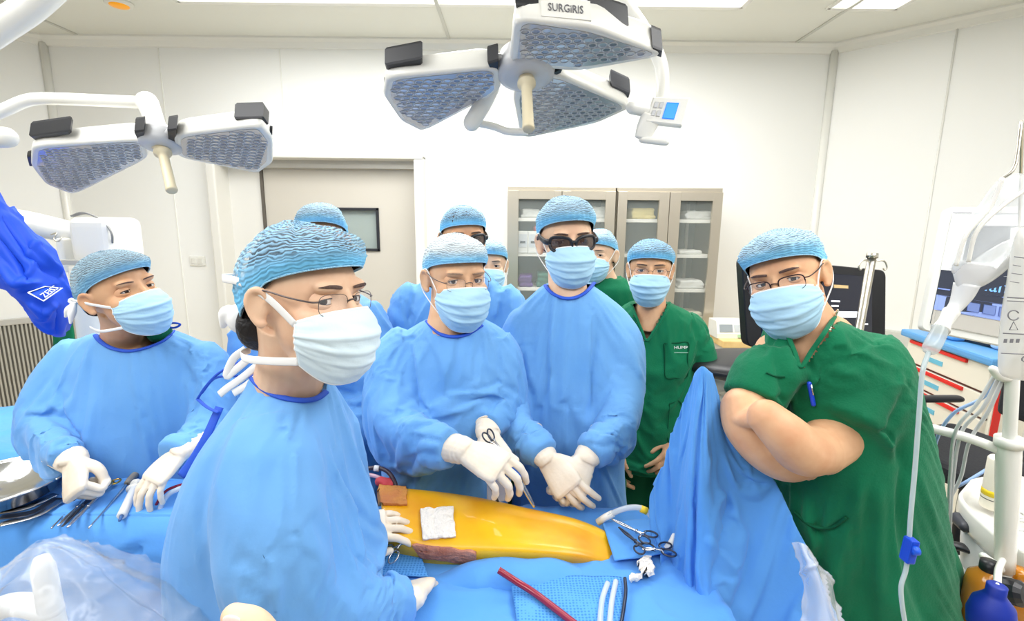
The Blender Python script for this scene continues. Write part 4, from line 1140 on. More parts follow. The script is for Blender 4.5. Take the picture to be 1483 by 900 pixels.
# ---- man in green scrubs behind, right of the tall surgeon
r = thing('person', 'person in green scrubs with logo pocket standing behind the blue screen drape', 'person', base(940, 600, 1.84), 'people behind the table')
H = Head(P(942, 393, 1.745), -15, -3, 0, 1.0)
l = eyes(r, H, GAZE)
def arms9(mb):
    mb.tube([P(1000, 470, 1.83), P(1010, 530, 1.82), P(1008, 580, 1.80), P(985, 640, 1.72)], [.040, .044, .042, .032], 18, 20)
    mb.tube([P(893, 470, 1.83), P(886, 530, 1.83), P(884, 590, 1.82), P(890, 650, 1.78)], [.040, .044, .042, .032], 18, 20)
    hand(mb, P(985, 640, 1.72), (-.6, -.5, -.6), (.3, -.8, .3), 'L', RELAX, None, 1.0, (.4, .5, .7), (.030, .032))
    hand(mb, P(890, 650, 1.78), (.1, -.2, -1), (-.9, -.2, 0), 'R', RELAX, None, 1.0, (0, .1, 1), (.030, .032))
bv = bodymesh(r, H, P(942, 448, 1.815), P(942, 500, 1.845), S_WARM, .0042, l, shapes=arms9)
eyebrows(r, bv, H, BROW, .0026)
cap(r, H, CAP_BLUE, .10, .108, 0, .048, .008, 22, wide=1.04)
face_mask(r, H, MASKB, 1.02, seed=8)
specs(r, H, WIRE, LENS, 'wire', z=-.004, y=.100, wd=.0245, hg=.016, thick=.0006)
mb = MB()
torso(mb, [(914, 972, 438, 1.83, .066), (898, 990, 449, 1.83, .09), (886, 1003, 468, 1.84, .118), (886, 1004, 510, 1.84, .13), (886, 1000, 580, 1.83, .135), (884, 998, 640, 1.83, .14), (882, 998, 668, 1.83, .142)], None)
sleeve(mb, [(984, 460, 1.83, .062), (1003, 485, 1.83, .070), (1017, 528, 1.81, .066)], samples=24)
sleeve(mb, [(902, 460, 1.83, .062), (888, 485, 1.83, .068), (882, 530, 1.82, .062)], samples=24)
CZ = [([(940, 490), (945, 560), (948, 650)], .004, 8), ([(985, 470), (978, 520), (985, 570)], -.006, 5), ([(950, 470), (965, 520)], -.003, 5), ([(1000, 480), (1010, 520)], .005, 6), ([(965, 560), (970, 640)], -.005, 6)]
V, F, N = cloth(mb, .0085, .005, (8, 8, 3), 51, CZ, slack=.07)
F2 = scrub_v(V, F, N, (936, 492), (-22, 30), 440, 1.8)
rawobj('scrub_top', V, F2, SCRUB, r)
fb = BVHTree.FromPolygons([tuple(v) for v in V], F)
ONTO_Y = 1.8
def onto(px, py, off=.002):
    d = nrm(P(px, py, 1.0) - CP); q = fb.ray_cast(Vector(CP), Vector(d)); return np.array(q[0] if q[0] is not None else P(px, py, ONTO_Y)) - d * off
obj('neckband', MB().tube([onto(914, 440), onto(921, 458), onto(929, 478), onto(937, 493), onto(950, 476), onto(963, 455), onto(970, 438)], .006, 8, 50, flat=.5), SCRUB, r)
pk = MB()
pts = [onto(x, y, .0035) for x, y in ((962, 498), (980, 497), (997, 497), (996, 520), (995, 546), (978, 548), (964, 546), (963, 522))]
pk.tube(pts + [pts[0]], .0022, 6, 60); o = obj('chest_pocket', pk, SCRUB_D, r)
pk = MB(); pts = [onto(x, y, .0035) for x, y in ((970, 585), (986, 584), (988, 630), (968, 640))]; pk.tube(pts + [pts[0]], .002, 6, 60); obj('side_pocket', pk, SCRUB_D, r)
def text_on(name, body, parent, a, b, h, m, nrmv, extr=.0006, bvh=None):
    """lettering from a towards b (world points), h tall"""
    cu = bpy.data.curves.new(name, 'FONT'); cu.body = body; cu.size = h * 1.38; cu.extrude = extr; cu.resolution_u = 2
    to = bpy.data.objects.new(name, cu); COL.objects.link(to)
    dg = bpy.context.evaluated_depsgraph_get(); me = bpy.data.meshes.new_from_object(to.evaluated_get(dg))
    bpy.data.objects.remove(to, do_unlink=True); bpy.data.curves.remove(cu)
    V = np.array([v.co[:] for v in me.vertices]); F = [tuple(p.vertices) for p in me.polygons]; bpy.data.meshes.remove(me)
    a, b = np.asarray(a, float), np.asarray(b, float); x = nrm(b - a); z = nrm(np.asarray(nrmv) - x * (x @ np.asarray(nrmv))); y = np.cross(z, x)
    L = np.linalg.norm(b - a); k = L / max(1e-6, V[:, 0].max() - V[:, 0].min()); V = V - [V[:, 0].min(), 0, 0]
    Wv = a + V[:, :1] * k * x + V[:, 1:2] * y + V[:, 2:] * z
    if bvh is not None:
        for i in range(len(Wv)):
            q = bvh.ray_cast(Vector(Wv[i] + z * .08), Vector(-z))
            if q[0] is not None: Wv[i] = np.array(q[0]) + z * (.0016 + V[i, 2])
    mb = MB(); mb.add(Wv, F, 0, False); return obj(name, mb, m, parent)
WTXT = mat('white_print', (244, 246, 244), .6)
a, b = onto(977, 506, .004), onto(997, 506, .004)
text_on('pocket_print', 'HUMP', o, a, b, .0115, WTXT, (0, -1, .1), .0006, fb)
bl = MB(); q = onto(977, 511, .004); bl.box((q + onto(996, 511, .004)) / 2, (np.linalg.norm(onto(996, 511, .004) - q), .001, .003)); obj('pocket_print_line', bl, mat('print_pale_green', (150, 196, 176), .6), o)
legs(r, r.location.x + .0, 1.86, .95, .075)

# ---- two people in scrubs half hidden behind the surgeons
def far_scrub(label, eye, yaw, neck, rows, seed, capm):
    r = thing('person', label, 'person', base(neck[0], 600, neck[2] + .04), 'people behind the table')
    H = Head(P(*eye), yaw, -3, 0, .96)
    l = eyes(r, H, GAZE)
    bv = bodymesh(r, H, P(*neck), P(neck[0], neck[1] + 60, neck[2] + .03), S_FAIR, .0055, l, neck_r=.052)
    eyebrows(r, bv, H, BROW, .0026)
    cap(r, H, capm, .10, .114, 0, .054, .01, seed)
    face_mask(r, H, MASKB, 1.0, seed=seed)
    mb = MB(); torso(mb, rows, .78, 1.05)
    l0, r0, py, Y, b = rows[2]
    for s, px in ((-1, l0 + 8), (1, r0 - 8)):
        sleeve(mb, [(px, py + 2, Y, .055), (px + s * 8, py + 30, Y, .065), (px + s * 12, py + 70, Y, .06)], samples=20)
    V, F, N = cloth(mb, .010, .006, (9, 9, 3), seed, sim=False)
    rawobj('scrub_top', V, F, SCRUB, r)
    for s, px in ((-1, l0 - 4), (1, r0 + 4)):
        w0 = P(px, py + 165, Y - .05)
        mbh = MB(); hand(mbh, w0, (0, -.1, -1), (s, -.1, 0), 'L' if s > 0 else 'R', RELAX, None, .95, (0, .1, 1), (.028, .04), .2)
        V, F = fuse(mbh, .005, 3); rawobj('forearm', V, F, S_FAIR, r)
    legs(r, r.location.x, neck[2] + .03, .85)
    return r
far_scrub('person in green scrubs peeking out between the older and the tall surgeon', (708, 386, 2.02), 2, (712, 432, 2.10),
          [(690, 736, 424, 2.10, .06), (676, 750, 432, 2.10, .085), (664, 762, 446, 2.10, .11), (662, 764, 500, 2.1, .12), (662, 764, 560, 2.1, .12)], 61, CAP_SKY)
far_scrub('person in green scrubs peeking out behind the shoulder of the tall surgeon', (858, 370, 2.12), -32, (880, 414, 2.20),
          [(858, 902, 402, 2.20, .06), (846, 914, 410, 2.20, .085), (834, 924, 424, 2.20, .11), (832, 926, 480, 2.2, .12), (832, 926, 540, 2.2, .12)], 63, CAP_SKY)

# ---- big man in green scrubs with folded arms
r = thing('person', 'large masked person in green scrubs with arms folded, standing on the right', 'person', base(1240, 700, 1.05), 'people round the table')
H = Head(P(1124, 410, 1.01), -42, -6, 18, .93)
l = eyes(r, H, GAZE, look_open=.95)
def arms10(mb):
    # his left arm (photo right): elbow low, forearm up and across
    mb.tube([P(1262, 556, .99), P(1224, 618, .945), P(1182, 656, .885)], [.060, .056, .048], 22, 20)
    mb.cap_tube([P(1186, 652, .885), P(1162, 652, .852), P(1136, 629, .84), P(1110, 605, .85)], [.046, .047, .041, .034], 20, 24)
    hand(mb, P(1112, 606, .85), P(1092, 600, .90) - P(1112, 606, .85), (-.3, -.6, .7), 'L', HOLD, None, 1.0, P(1140, 630, .835) - P(1112, 606, .85), (.034, .037), .04)
    # his right arm (photo left)
    mb.tube([P(1108, 540, 1.0), P(1086, 590, .965), P(1076, 606, .945)], [.042, .046, .046], 22, 20)
    mb.cap_tube([P(1080, 594, .95), P(1086, 618, .93), P(1110, 650, .915), P(1140, 668, .92), P(1170, 665, .95)], [.050, .050, .046, .042, .036], 20, 24)
    hand(mb, P(1172, 664, .955), P(1200, 640, 1.0) - P(1172, 664, .955), (0, -.9, .4), 'R', RELAX, None, 1.0, None, (.034, .036), .04)
bv = bodymesh(r, H, P(1168, 478, 1.045), P(1180, 550, 1.08), S_WARM, .0032, l, neck_r=.064, hip=(.10, .03, 0), shapes=arms10, hs=dict(cheek=1.06, jaw=1.1))
eyebrows(r, bv, H, BROW, .0038)
cap(r, H, CAP_SKY, .13, .112, .1, .054, .014, 25, pleats=40, wide=1.05, crumple=.006)
face_mask(r, H, MASKB, 1.08, seed=9)
specs(r, H, WIREB, LENS, 'half', z=-.006, y=.100, wd=.0255, hg=.0165, sep=.034, thick=.0011)
mb = MB()
torso(mb, [(1122, 1212, 462, 1.03, .075), (1118, 1242, 478, 1.035, .10), (1112, 1280, 504, 1.04, .135), (1104, 1304, 545, 1.05, .17), (1106, 1318, 600, 1.05, .18), (1112, 1330, 660, 1.05, .185), (1118, 1342, 740, 1.05, .185), (1124, 1352, 800, 1.05, .185), (1130, 1356, 856, 1.05, .185)], None)
sleeve(mb, [(1240, 500, 1.01, .085), (1262, 535, .99, .105), (1250, 590, .96, .106), (1226, 636, .92, .100)], samples=30, flat=.8)
sleeve(mb, [(1126, 508, 1.01, .050), (1108, 540, .99, .064), (1091, 580, .962, .063)], samples=24)
CZ = [([(1215, 480), (1240, 520), (1270, 545)], .006, 9), ([(1180, 540), (1215, 525), (1260, 530)], -.006, 7), ([(1170, 560), (1200, 540), (1250, 545)], .006, 7), ([(1120, 500), (1135, 560), (1140, 600)], -.008, 7), ([(1150, 490), (1160, 560)], .005, 8), ([(1135, 490), (1148, 560), (1152, 600)], .006, 7), ([(1295, 600), (1310, 680), (1300, 760)], -.008, 10), ([(1250, 690), (1230, 760), (1240, 850)], .007, 12), ([(1170, 720), (1200, 800), (1220, 850)], -.007, 12), ([(1315, 560), (1285, 640)], -.006, 9), ([(1200, 590), (1240, 610), (1275, 612)], .004, 10), ([(1150, 745), (1200, 770), (1228, 752)], -.010, 6), ([(1270, 700), (1280, 850)], .006, 12), ([(1218, 500), (1190, 530), (1172, 570)], .005, 6)]
V, F, N = cloth(mb, .0075, .006, (6, 6, 2.6), 71, CZ, amp2=.001, slack=.08)
F2 = scrub_v(V, F, N, (1160, 530), (-18, 52), 462, 1.02)
rawobj('scrub_top', V, F2, SCRUB, r)
fb = BVHTree.FromPolygons([tuple(v) for v in V], F); ONTO_Y = 1.0
obj('neckband', MB().tube([onto(1134, 470), onto(1142, 488), onto(1151, 510), onto(1160, 531), onto(1176, 508), onto(1194, 482), onto(1208, 460)], .006, 8, 50, flat=.5), SCRUB, r)
pk = MB(); pts = [onto(x, y, .002) for x, y in ((1110, 540), (1122, 545), (1136, 546))]; pk.tube(pts, .0022, 6, 20); obj('chest_pocket', pk, SCRUB_D, r)
pk = MB(); pts = [onto(x, y, .003) for x, y in ((1150, 742), (1176, 762), (1204, 764), (1226, 750))]; pk.tube(pts, .004, 6, 30); obj('side_pocket', pk, SCRUB_D, r)
pen = thing('pen', 'blue pen clipped in the pocket of the large person in green scrubs', 'pen', onto(1176, 570, .004))
a, b = onto(1172, 556, .006), onto(1178, 586, .006)
obj('barrel', MB().cap_tube([a, b], .0045, 10, 8), mat('pen_blue', (28, 72, 214), .35), pen)
obj('clip', MB().tube([a + [0, -.006, 0], (a + b) / 2 + [0, -.007, 0]], .0015, 8), CHROME, pen)
ch = MB(); 
for k in range(14):
    p = cr(np.array([onto(1213, 450, .004), onto(1208, 462, .005), onto(1202, 478, .005)]), 14)[k]; ch.ell(p, (.0028,) * 3, None, 8, 6)
obj('necklace', ch, mat('silver_beads', (226, 216, 190), .2, .8), r)
# mark on the forearm
legs(r, P(1250, 850, 1.05)[0], 1.07, .92, .1, yaw=-20, m=SCRUB)
# ================================================================ drapes and tables
DRAPE = mat('drape_blue', (96, 162, 234), .8, bump=(60, .08, 3), var=(4, (84, 152, 228), .35, .7), spec=.2, sheen=.1)
crinkle(DRAPE, 5.0, .40)
DRAPE_D = mat('drape_deep_blue', (40, 104, 212), .8, spec=.2); crinkle(DRAPE_D, 5.0, .3)
CLOTHB = mat('cover_royal_blue', (22, 76, 208), .6, spec=.35); crinkle(CLOTHB, 6.0, .35)

def folds(G, amp, sc, seed):
    N = grid_normals(G); s = G.shape; V = G.reshape(-1, 3)
    n = noise3(V, sc, seed); r = np.maximum(0, 1 - 5 * np.abs(noise3(V, np.array(sc) * 1.7, seed + 4))) ** 1.5
    return G + N * ((n * .8 + r * .7) * amp).reshape(s[0], s[1], 1)

# ---- operating table under its drape
def table(name, label, x0, x1, y0, y1, z, legs_at):
    t = thing(name, label, 'table', ((x0 + x1) / 2, (y0 + y1) / 2, 0))
    obj('table_top', MB().box(((x0 + x1) / 2, (y0 + y1) / 2, z - .02), (x1 - x0, y1 - y0, .04), None, .008), STEEL, t)
    for x, y in legs_at: obj('leg', MB().tube([(x, y, z - .03), (x, y, .0)], .02, 12), STEEL, t)
    return t
OZ = .945
table('operating_table', 'steel operating table hidden under the blue patient drape', -.30, .36, .68, 1.15, OZ - .03, ((-.2, .75), (-.2, 1.08), (.28, .75), (.28, 1.08)))
def hanging(x0, x1, y0, y1, z, drop_near, drop_far, seed, amp, nx=70, zmin=.25, sideL=0, sideR=0, ease=.03):
    """a drape lying on a table top and hanging over its near and far edge"""
    prof = [(y1 + .03, z - drop_far), (y1 + .028, z - drop_far * .5), (y1 + .015, z - .03), (y1 - .015, z + .002)]
    prof += [(y1 + (y0 - y1) * k / 14, z + .004) for k in range(1, 14)]
    prof += [(y0 + .015, z + .002), (y0 - .012, z - .022), (y0 - .022, z - .06)] + [(y0 - .024 - .06 * (k / 12), z - .06 - (drop_near - .06) * k / 12) for k in range(1, 13)]
    pr = cr(np.array(prof), 90); X = np.linspace(x0, x1, nx); G = np.zeros((90, nx, 3))
    for i, (y, zz) in enumerate(pr):
        for j, x in enumerate(X):
            G[i, j] = (x, y, zz)
            h = max(0, z - .02 - zz)
            G[i, j, 1] += (-.10 if y < y0 else .05) * h * (.6 * noise.noise(Vector((x * 7, seed, 0))) + .3 * math.sin(x * 21 + seed))
    return folds(G, amp, (5, 5, 4), seed)
G = hanging(-.55, .43, .64, 1.17, OZ, .55, .5, 3, .012)
o = obj('patient_drape', MB().grid(G), DRAPE); solid(o, .002, 1); tag(o, 'blue surgical drape spread over the operating table under the yellow field', 'drape')

# ---- the iodine-stained field
IOD = mat('iodine_film', (240, 188, 20), .4, var=(5, (228, 150, 14), .40, .66), coat=.25)
cols = [548, 615, 690, 760, 838, 900, 925]
crest = ([708, 713, 723, 738, 756, 786, 818], [1.09, 1.09, 1.09, 1.085, 1.07, 1.04, 1.0])
rows = []
for k in range(6):
    row = []
    for i, px in enumerate(cols):
        if k == 0: row.append((px, crest[0][i] + 10, crest[1][i] + .09))
        elif k == 1: row.append((px, crest[0][i], crest[1][i]))
        elif k == 2: row.append((px + 3, [724, 732, 741, 754, 770, 798, 824][i], [1.035, 1.035, 1.035, 1.035, 1.03, 1.015, .99][i]))
        elif k == 3: row.append((px + 6, [748, 762, 768, 776, 790, 812, 830][i], [.98, .98, .98, .98, .98, .985, .98][i]))
        elif k == 4: row.append((px + 12, [776, 795, 797, 799, 808, 826, 836][i], [.945, .938, .938, .94, .95, .97, .975][i]))
        else: row.append((px + 14, [796, 818, 820, 822, 828, 840, 842][i], [.965, .955, .955, .957, .965, .985, .985][i]))
    rows.append(row)
G = sheet(rows, 80, 50)
o = obj('surgical_field', MB().grid(G), IOD); solid(o, .004, -1); tag(o, 'yellow iodine-stained patch of skin exposed between blue drapes on the table', 'surgical field')
fieldbv = BVHTree.FromPolygons([tuple(v) for v in G.reshape(-1, 3)], [(i * 80 + j, i * 80 + j + 1, i * 80 + 81 + j, i * 80 + 80 + j) for i in range(49) for j in range(79)])
def onfield(px, py, off=.004):
    d = nrm(P(px, py, 1.0) - CP); q = fieldbv.ray_cast(Vector(CP), Vector(d))
    return (np.array(q[0]) if q[0] is not None else Pz(px, py, OZ + .01)) - d * off
# white gauze, brown-stained swab, drape edge below the field
def pad(name, label, pts, m, thick=.012, seed=0, cat='gauze', off=.002):
    n = 16; A = np.array([[onfield(*(np.array(pts[0]) * (1 - u) * (1 - v) + np.array(pts[1]) * u * (1 - v) + np.array(pts[2]) * u * v + np.array(pts[3]) * (1 - u) * v), off) for u in np.linspace(0, 1, n)] for v in np.linspace(0, 1, n)])
    A[..., 2] += thick * .5 + np.array([[thick * .5 * noise.noise(Vector((i * .4 + seed, j * .4, seed))) for j in range(n)] for i in range(n)])
    o = obj(name, MB().grid(A), m); solid(o, thick, -1); b = o.modifiers.new('b', 'BEVEL'); b.width = .002; b.segments = 2
    return tag(o, label, cat)
GAUZE = mat('white_gauze', (240, 234, 226), .9, bump=(160, .5, 2))
STAIN = mat('brown_stained_gauze', (176, 108, 86), .85, bump=(120, .5, 2), var=(16, (206, 150, 128), .4, .65))
pad('gauze_pad', 'square white gauze pad lying on the left part of the yellow field', [(608, 742), (656, 740), (660, 782), (612, 786)], GAUZE, .008, 1)
pad('stained_swab', 'brown-stained swab below the white gauze pad on the yellow field', [(598, 790), (690, 800), (690, 818), (610, 806)], STAIN, .008, 2)
pad('stained_towel', 'brownish stained towel at the left end of the yellow field', [(548, 704), (588, 708), (590, 735), (552, 735)], mat('ochre_towel', (205, 140, 66), .85, var=(14, (186, 112, 70), .4, .7), bump=(120, .4, 2)), .007, 3, 'towel')
pad('white_wrap', 'crumpled white wrap at the right end of the yellow field', [(908, 822), (940, 812), (948, 836), (914, 848)], GAUZE, .010, 4, 'wrap')
# padded blue roll along the near side of the field
rl = [(620, 842, .90), (700, 826, .905), (760, 824, .91), (830, 830, .92), (890, 848, .93), (915, 866, .93)]
mb = MB(); mb.cap_tube([P(*p) - [0, 0, .02] for p in rl], [.03, .042, .045, .042, .034, .02], 24, 60, flat=.75)
V = mb.v[0]; V = V + vnormals(V, mb.f) * (noise3(V, 16, 2) * .006)[:, None]; mb.v[0] = V
tag(obj('rolled_drape', mb, DRAPE), 'blue rolled drape bulging along the near side of the yellow field', 'drape')
# dotted absorbent towel
DOT = mat('dotted_towel', (84, 156, 228), .85, spec=.2)
nt = DOT.node_tree; tc = nt.nodes.new('ShaderNodeTexCoord'); vo = nt.nodes.new('ShaderNodeTexVoronoi'); vo.inputs['Scale'].default_value = 150; vo.inputs['Randomness'].default_value = .15
nt.links.new(tc.outputs['Object'], vo.inputs['Vector']); rp = nt.nodes.new('ShaderNodeMapRange'); rp.inputs['From Min'].default_value = .28; rp.inputs['From Max'].default_value = .4
nt.links.new(vo.outputs['Distance'], rp.inputs['Value']); mx = nt.nodes.new('ShaderNodeMix'); mx.data_type = 'RGBA'; mx.inputs['A'].default_value = (*lin((62, 128, 204)), 1); mx.inputs['B'].default_value = (*lin((92, 160, 228)), 1)
nt.links.new(rp.outputs['Result'], mx.inputs['Factor']); nt.links.new(mx.outputs['Result'], nt.nodes['Principled BSDF'].inputs['Base Color'])
def lay(name, label, quad, m, z, cat, seed=0, n=24, amp=.004):
    q = [Pz(x, y, z) for x, y in quad]
    A = np.array([[q[0] * (1 - u) * (1 - v) + q[1] * u * (1 - v) + q[2] * u * v + q[3] * (1 - u) * v for u in np.linspace(0, 1, n)] for v in np.linspace(0, 1, n)])
    A[..., 2] += np.array([[abs(noise.noise(Vector((A[i, j, 0] * 14, A[i, j, 1] * 14, seed)))) * amp for j in range(n)] for i in range(n)])
    o = obj(name, MB().grid(A), m); solid(o, .003, 1); return tag(o, label, cat)
lay('dotted_towel', 'dotted blue absorbent towel spread in front of the yellow field', [(738, 832), (900, 836), (905, 925), (752, 925)], DOT, OZ + .016, 'towel', 1)
lay('blue_towel', 'folded blue towel behind the clear tube on the right of the operating table', [(872, 756), (960, 752), (986, 800), (890, 812)], DRAPE, OZ + .02, 'towel', 5, amp=.008)
lay('mesh_towel', 'small blue meshed towel under the hands of the closest surgeon', [(545, 785), (600, 778), (620, 835), (540, 832)], DOT, OZ + .018, 'towel', 7)

# ---- the instrument table on the left and its drape
TZ = .972
table('instrument_table', 'steel instrument table under the blue drape in front of the nurse', -1.9, -.56, 1.06, 1.24, TZ - .03, ((-1.8, 1.1), (-1.8, 1.2), (-.65, 1.1), (-.65, 1.2)))
G = hanging(-2.0, -.53, 1.05, 1.25, TZ, .75, .3, 9, .012, 90)
N = grid_normals(G); s = G.shape
D = crease(G.reshape(-1, 3), N.reshape(-1, 3) * np.sign(-(N.reshape(-1, 3) * (G.reshape(-1, 3) - CP)).sum(1, keepdims=True)), [([(150, 820), (180, 805), (208, 788)], -.02, 7), ([(158, 806), (180, 795), (200, 782)], .014, 6), ([(225, 876), (250, 862), (275, 852)], -.02, 7), ([(215, 850), (245, 840), (275, 832)], .016, 9), ([(100, 830), (180, 850), (260, 880)], .008, 14)])
Nf = N * np.sign(-(N * (G - CP)).sum(2, keepdims=True))
G = G + Nf * D.reshape(s[0], s[1], 1)
o = obj('instrument_drape', MB().grid(G), DRAPE); solid(o, .002, 0); tag(o, 'blue drape over the instrument table, hanging in folds at the front', 'drape')
table('side_table', 'second steel table beside the nurse at the left edge, under a blue drape', -2.5, -1.45, 1.34, 1.70, TZ - .01, ((-2.4, 1.4), (-2.4, 1.64), (-1.55, 1.4), (-1.55, 1.64)))
G = hanging(-2.6, -1.40, 1.33, 1.71, TZ + .02, .35, .3, 13, .016, 60)
o = obj('side_drape', MB().grid(G), DRAPE); solid(o, .002, 0); tag(o, 'rumpled blue drape on the second table at the left edge behind the bowl', 'drape')

# ---- blue screen drape on the right
rows = [[(1006, 541, 1.0), (1011, 535, .985), (1017, 531, .97), (1023, 534, .97), (1029, 541, .985), (1032, 548, 1.02)],
        [(985, 598, 1.02), (999, 592, .985), (1016, 586, .945), (1036, 590, .935), (1056, 606, .955), (1060, 612, 1.0)],
        [(963, 660, 1.04), (985, 655, 1.0), (1010, 648, .945), (1042, 650, .915), (1082, 652, .93), (1088, 660, .98)],
        [(942, 728, 1.05), (972, 725, 1.0), (1006, 712, .945), (1048, 706, .905), (1116, 690, .90), (1127, 696, .95)],
        [(944, 768, 1.02), (972, 770, .965), (1000, 768, .905), (1050, 764, .87), (1118, 744, .88), (1146, 745, .93)],
        [(958, 815, .95), (975, 820, .90), (1005, 822, .85), (1058, 822, .82), (1128, 812, .845), (1174, 802, .90)],
        [(950, 905, .88), (972, 910, .83), (1010, 912, .79), (1068, 912, .765), (1142, 905, .79), (1212, 890, .86)],
        [(945, 1010, .84), (972, 1015, .79), (1015, 1016, .75), (1075, 1016, .73), (1152, 1010, .75), (1240, 990, .83)],
        [(940, 1150, .82), (972, 1150, .77), (1020, 1150, .73), (1082, 1150, .71), (1162, 1150, .73), (1260, 1120, .80)]]
G = sheet(rows, 110, 130)
N = grid_normals(G); Nf = N * np.sign(-(N * (G - CP)).sum(2, keepdims=True)); s = G.shape
D = crease(G.reshape(-1, 3), Nf.reshape(-1, 3), [([(1018, 545), (1012, 600), (1022, 680), (1012, 740)], .012, 6), ([(1030, 660), (1080, 660), (1115, 690)], .010, 6), ([(1118, 703), (1085, 740), (1070, 800), (1060, 860)], -.022, 9), ([(1098, 700), (1070, 730), (1050, 790)], .014, 8), ([(1025, 700), (1030, 760), (1010, 850)], -.012, 12), ([(1060, 690), (1040, 760), (1030, 840)], .008, 12), ([(985, 720), (990, 745), (984, 765)], .012, 12), ([(965, 690), (985, 660), (1000, 630)], -.008, 6), ([(970, 640), (1000, 600)], .005, 6), ([(1110, 760), (1095, 830), (1090, 900)], .008, 14), ([(975, 760), (962, 830), (952, 900)], -.014, 8), ([(1024, 560), (1055, 640)], .004, 14), ([(1000, 860), (1060, 850)], -.006, 10)])
G = folds(G + Nf * D.reshape(s[0], s[1], 1), .005, (7, 7, 4), 21)
G = hang(G, .05, 16, .6, .5, lambda i, j, a, b: 1.0 if i < 3 or i > a - 3 else (.9 if j in (0, b - 1) and i % 6 == 0 else 0))
G[:, 1:-1] = G[:, 1:-1] * .5 + (G[:, :-2] + G[:, 2:]) * .25
o = obj('screen_drape', MB().grid(G), DRAPE); solid(o, .002, 0); tag(o, 'tall blue screen drape rising to a peak in front of the folded arms', 'drape')
# steel frame that holds the drape up
t = thing('drape_frame', 'steel frame post under the peak of the tall blue screen drape', 'frame', (P(1017, 540, 1.02)[0], 1.04, 0))
pk = P(1017, 545, 1.03); obj('post', MB().tube([pk - [0, 0, .01], [pk[0], 1.05, .6], [pk[0], 1.05, 0]], .009, 12), STEEL, t)
obj('crossbar', MB().tube([pk + [-.01, .0, -.1], pk + [.10, .0, -.22], pk + [.20, .0, -.42]], .007, 10), STEEL, t)

# ---- clear plastic covers
FILM = mat('clear_film', (240, 242, 246), .16, alpha=.34, spec=.9, coat=.5); crinkle(FILM, 9, .5, .02)
FILM2 = mat('cloudy_film', (222, 230, 244), .18, alpha=.15, spec=1.0, coat=.7); crinkle(FILM2, 5, .8, .05)
rows = [[(1150, 786, .85), (1158, 786, .83), (1170, 800, .83)], [(1160, 820, .83), (1178, 825, .80), (1196, 838, .83)], [(1166, 870, .81), (1192, 872, .78), (1216, 884, .81)], [(1160, 940, .79), (1196, 935, .76), (1236, 930, .79)], [(1160, 1020, .78), (1200, 1020, .75), (1250, 1010, .78)]]
G = folds(sheet(rows, 40, 70), .012, (16, 16, 8), 31)
o = obj('plastic_sheet', MB().grid(G), FILM); solid(o, .0012, 0); tag(o, 'crinkled clear plastic sheet hanging at the right edge of the screen drape', 'plastic sheet')
# cover at the lower left, over a piece of equipment
top = P(58, 796, .62)
t = thing('covered_equipment', 'rounded white equipment under a cloudy clear plastic cover, lower left corner', 'equipment', (top[0], top[1], 0))
mb = MB(); mb.lathe([(.0, -.010), (.009, -.013), (.014, -.03), (.017, -.20), (.022, -.30), (.04, -.5), (.05, -1.2)], top, n=28)
obj('column', mb, WPL, t)
mb = MB(); mb.cap_tube([top + [.0, 0, -.1], top + [-.1, .03, -.12], top + [-.22, .05, -.2]], [.016, .017, .02], 16, 16); obj('arm', mb, WPL, t)
na, nr = 96, 60; G = np.zeros((nr, na + 1, 3))
for i in range(nr):
    u = i / (nr - 1)
    for j in range(na + 1):
        a = 2 * math.pi * j / na
        R_ = .004 + .326 * u ** .95 + .11 * u * noise.noise(Vector((math.cos(a) * 1.6, math.sin(a) * 1.6, 3))) + .05 * u * math.cos(3 * a + .6)
        zz = -.36 * u ** 1.15 + .012 * (1 - u) - (.5 * max(0, u - .8)) + .03 * u * noise.noise(Vector((math.cos(a) * 3, math.sin(a) * 3, u * 3)))
        G[i, j] = top + np.array([R_ * math.cos(a) * 1.1, R_ * math.sin(a) * .9, zz])
G = folds(G, .010, (9, 9, 9), 41); G[:, -1] = G[:, 0]
o = obj('plastic_cover', MB().grid(G), FILM2, t); solid(o, .001, 0)

# ================================================================ instruments
INS = mat('instrument_steel', (198, 198, 200), .2, 1.0)
GOLD = mat('gilt_steel', (222, 178, 92), .25, 1.0)
BLKS = mat('blackened_steel', (70, 74, 86), .3, .8)
def ring_tool(name, label, tip, hinge, end, z, cat='forceps', m=INS, mh=None, spread=.016, dz=0.012, group=None, r=.0024):
    """scissors / clamp: two jaws, a hinge screw, two shanks with finger rings"""
    tip, hinge, end = (Pz(*q, z + dz) if len(q) == 2 else P(*q) for q in (tip, hinge, end))
    ax = nrm(end - tip); sd = nrm(np.cross(ax, [0, 0, 1.])); t = thing(name, label, cat, (tip + end) / 2 - [0, 0, dz], group)
    for s in (-1, 1):
        mb = MB(); e = end + sd * s * spread
        mb.tube([tip + sd * s * .001, (tip + hinge) / 2 + sd * s * .003, hinge, (hinge + end) / 2 - sd * s * -.004, e - ax * .012], [r * .5, r * .9, r * 1.2, r, r], 8, 24)
        obj('blade_arm', mb, m, t)
        a = np.linspace(0, 2 * math.pi, 23); u = nrm(ax * .9 + sd * s * .4); v = np.cross(u, nrm(np.cross(ax, sd)))
        mb = MB(); mb.tube([e + u * math.cos(x) * .015 + v * math.sin(x) * .011 for x in a], r * .85, 8); obj('finger_ring', mb, mh or m, t)
    mb = MB(); mb.lathe([(0, .004), (.003, .004), (.0036, 0), (.003, -.004), (0, -.004)], hinge, None, 12); obj('hinge_screw', mb, m, t)
    return t
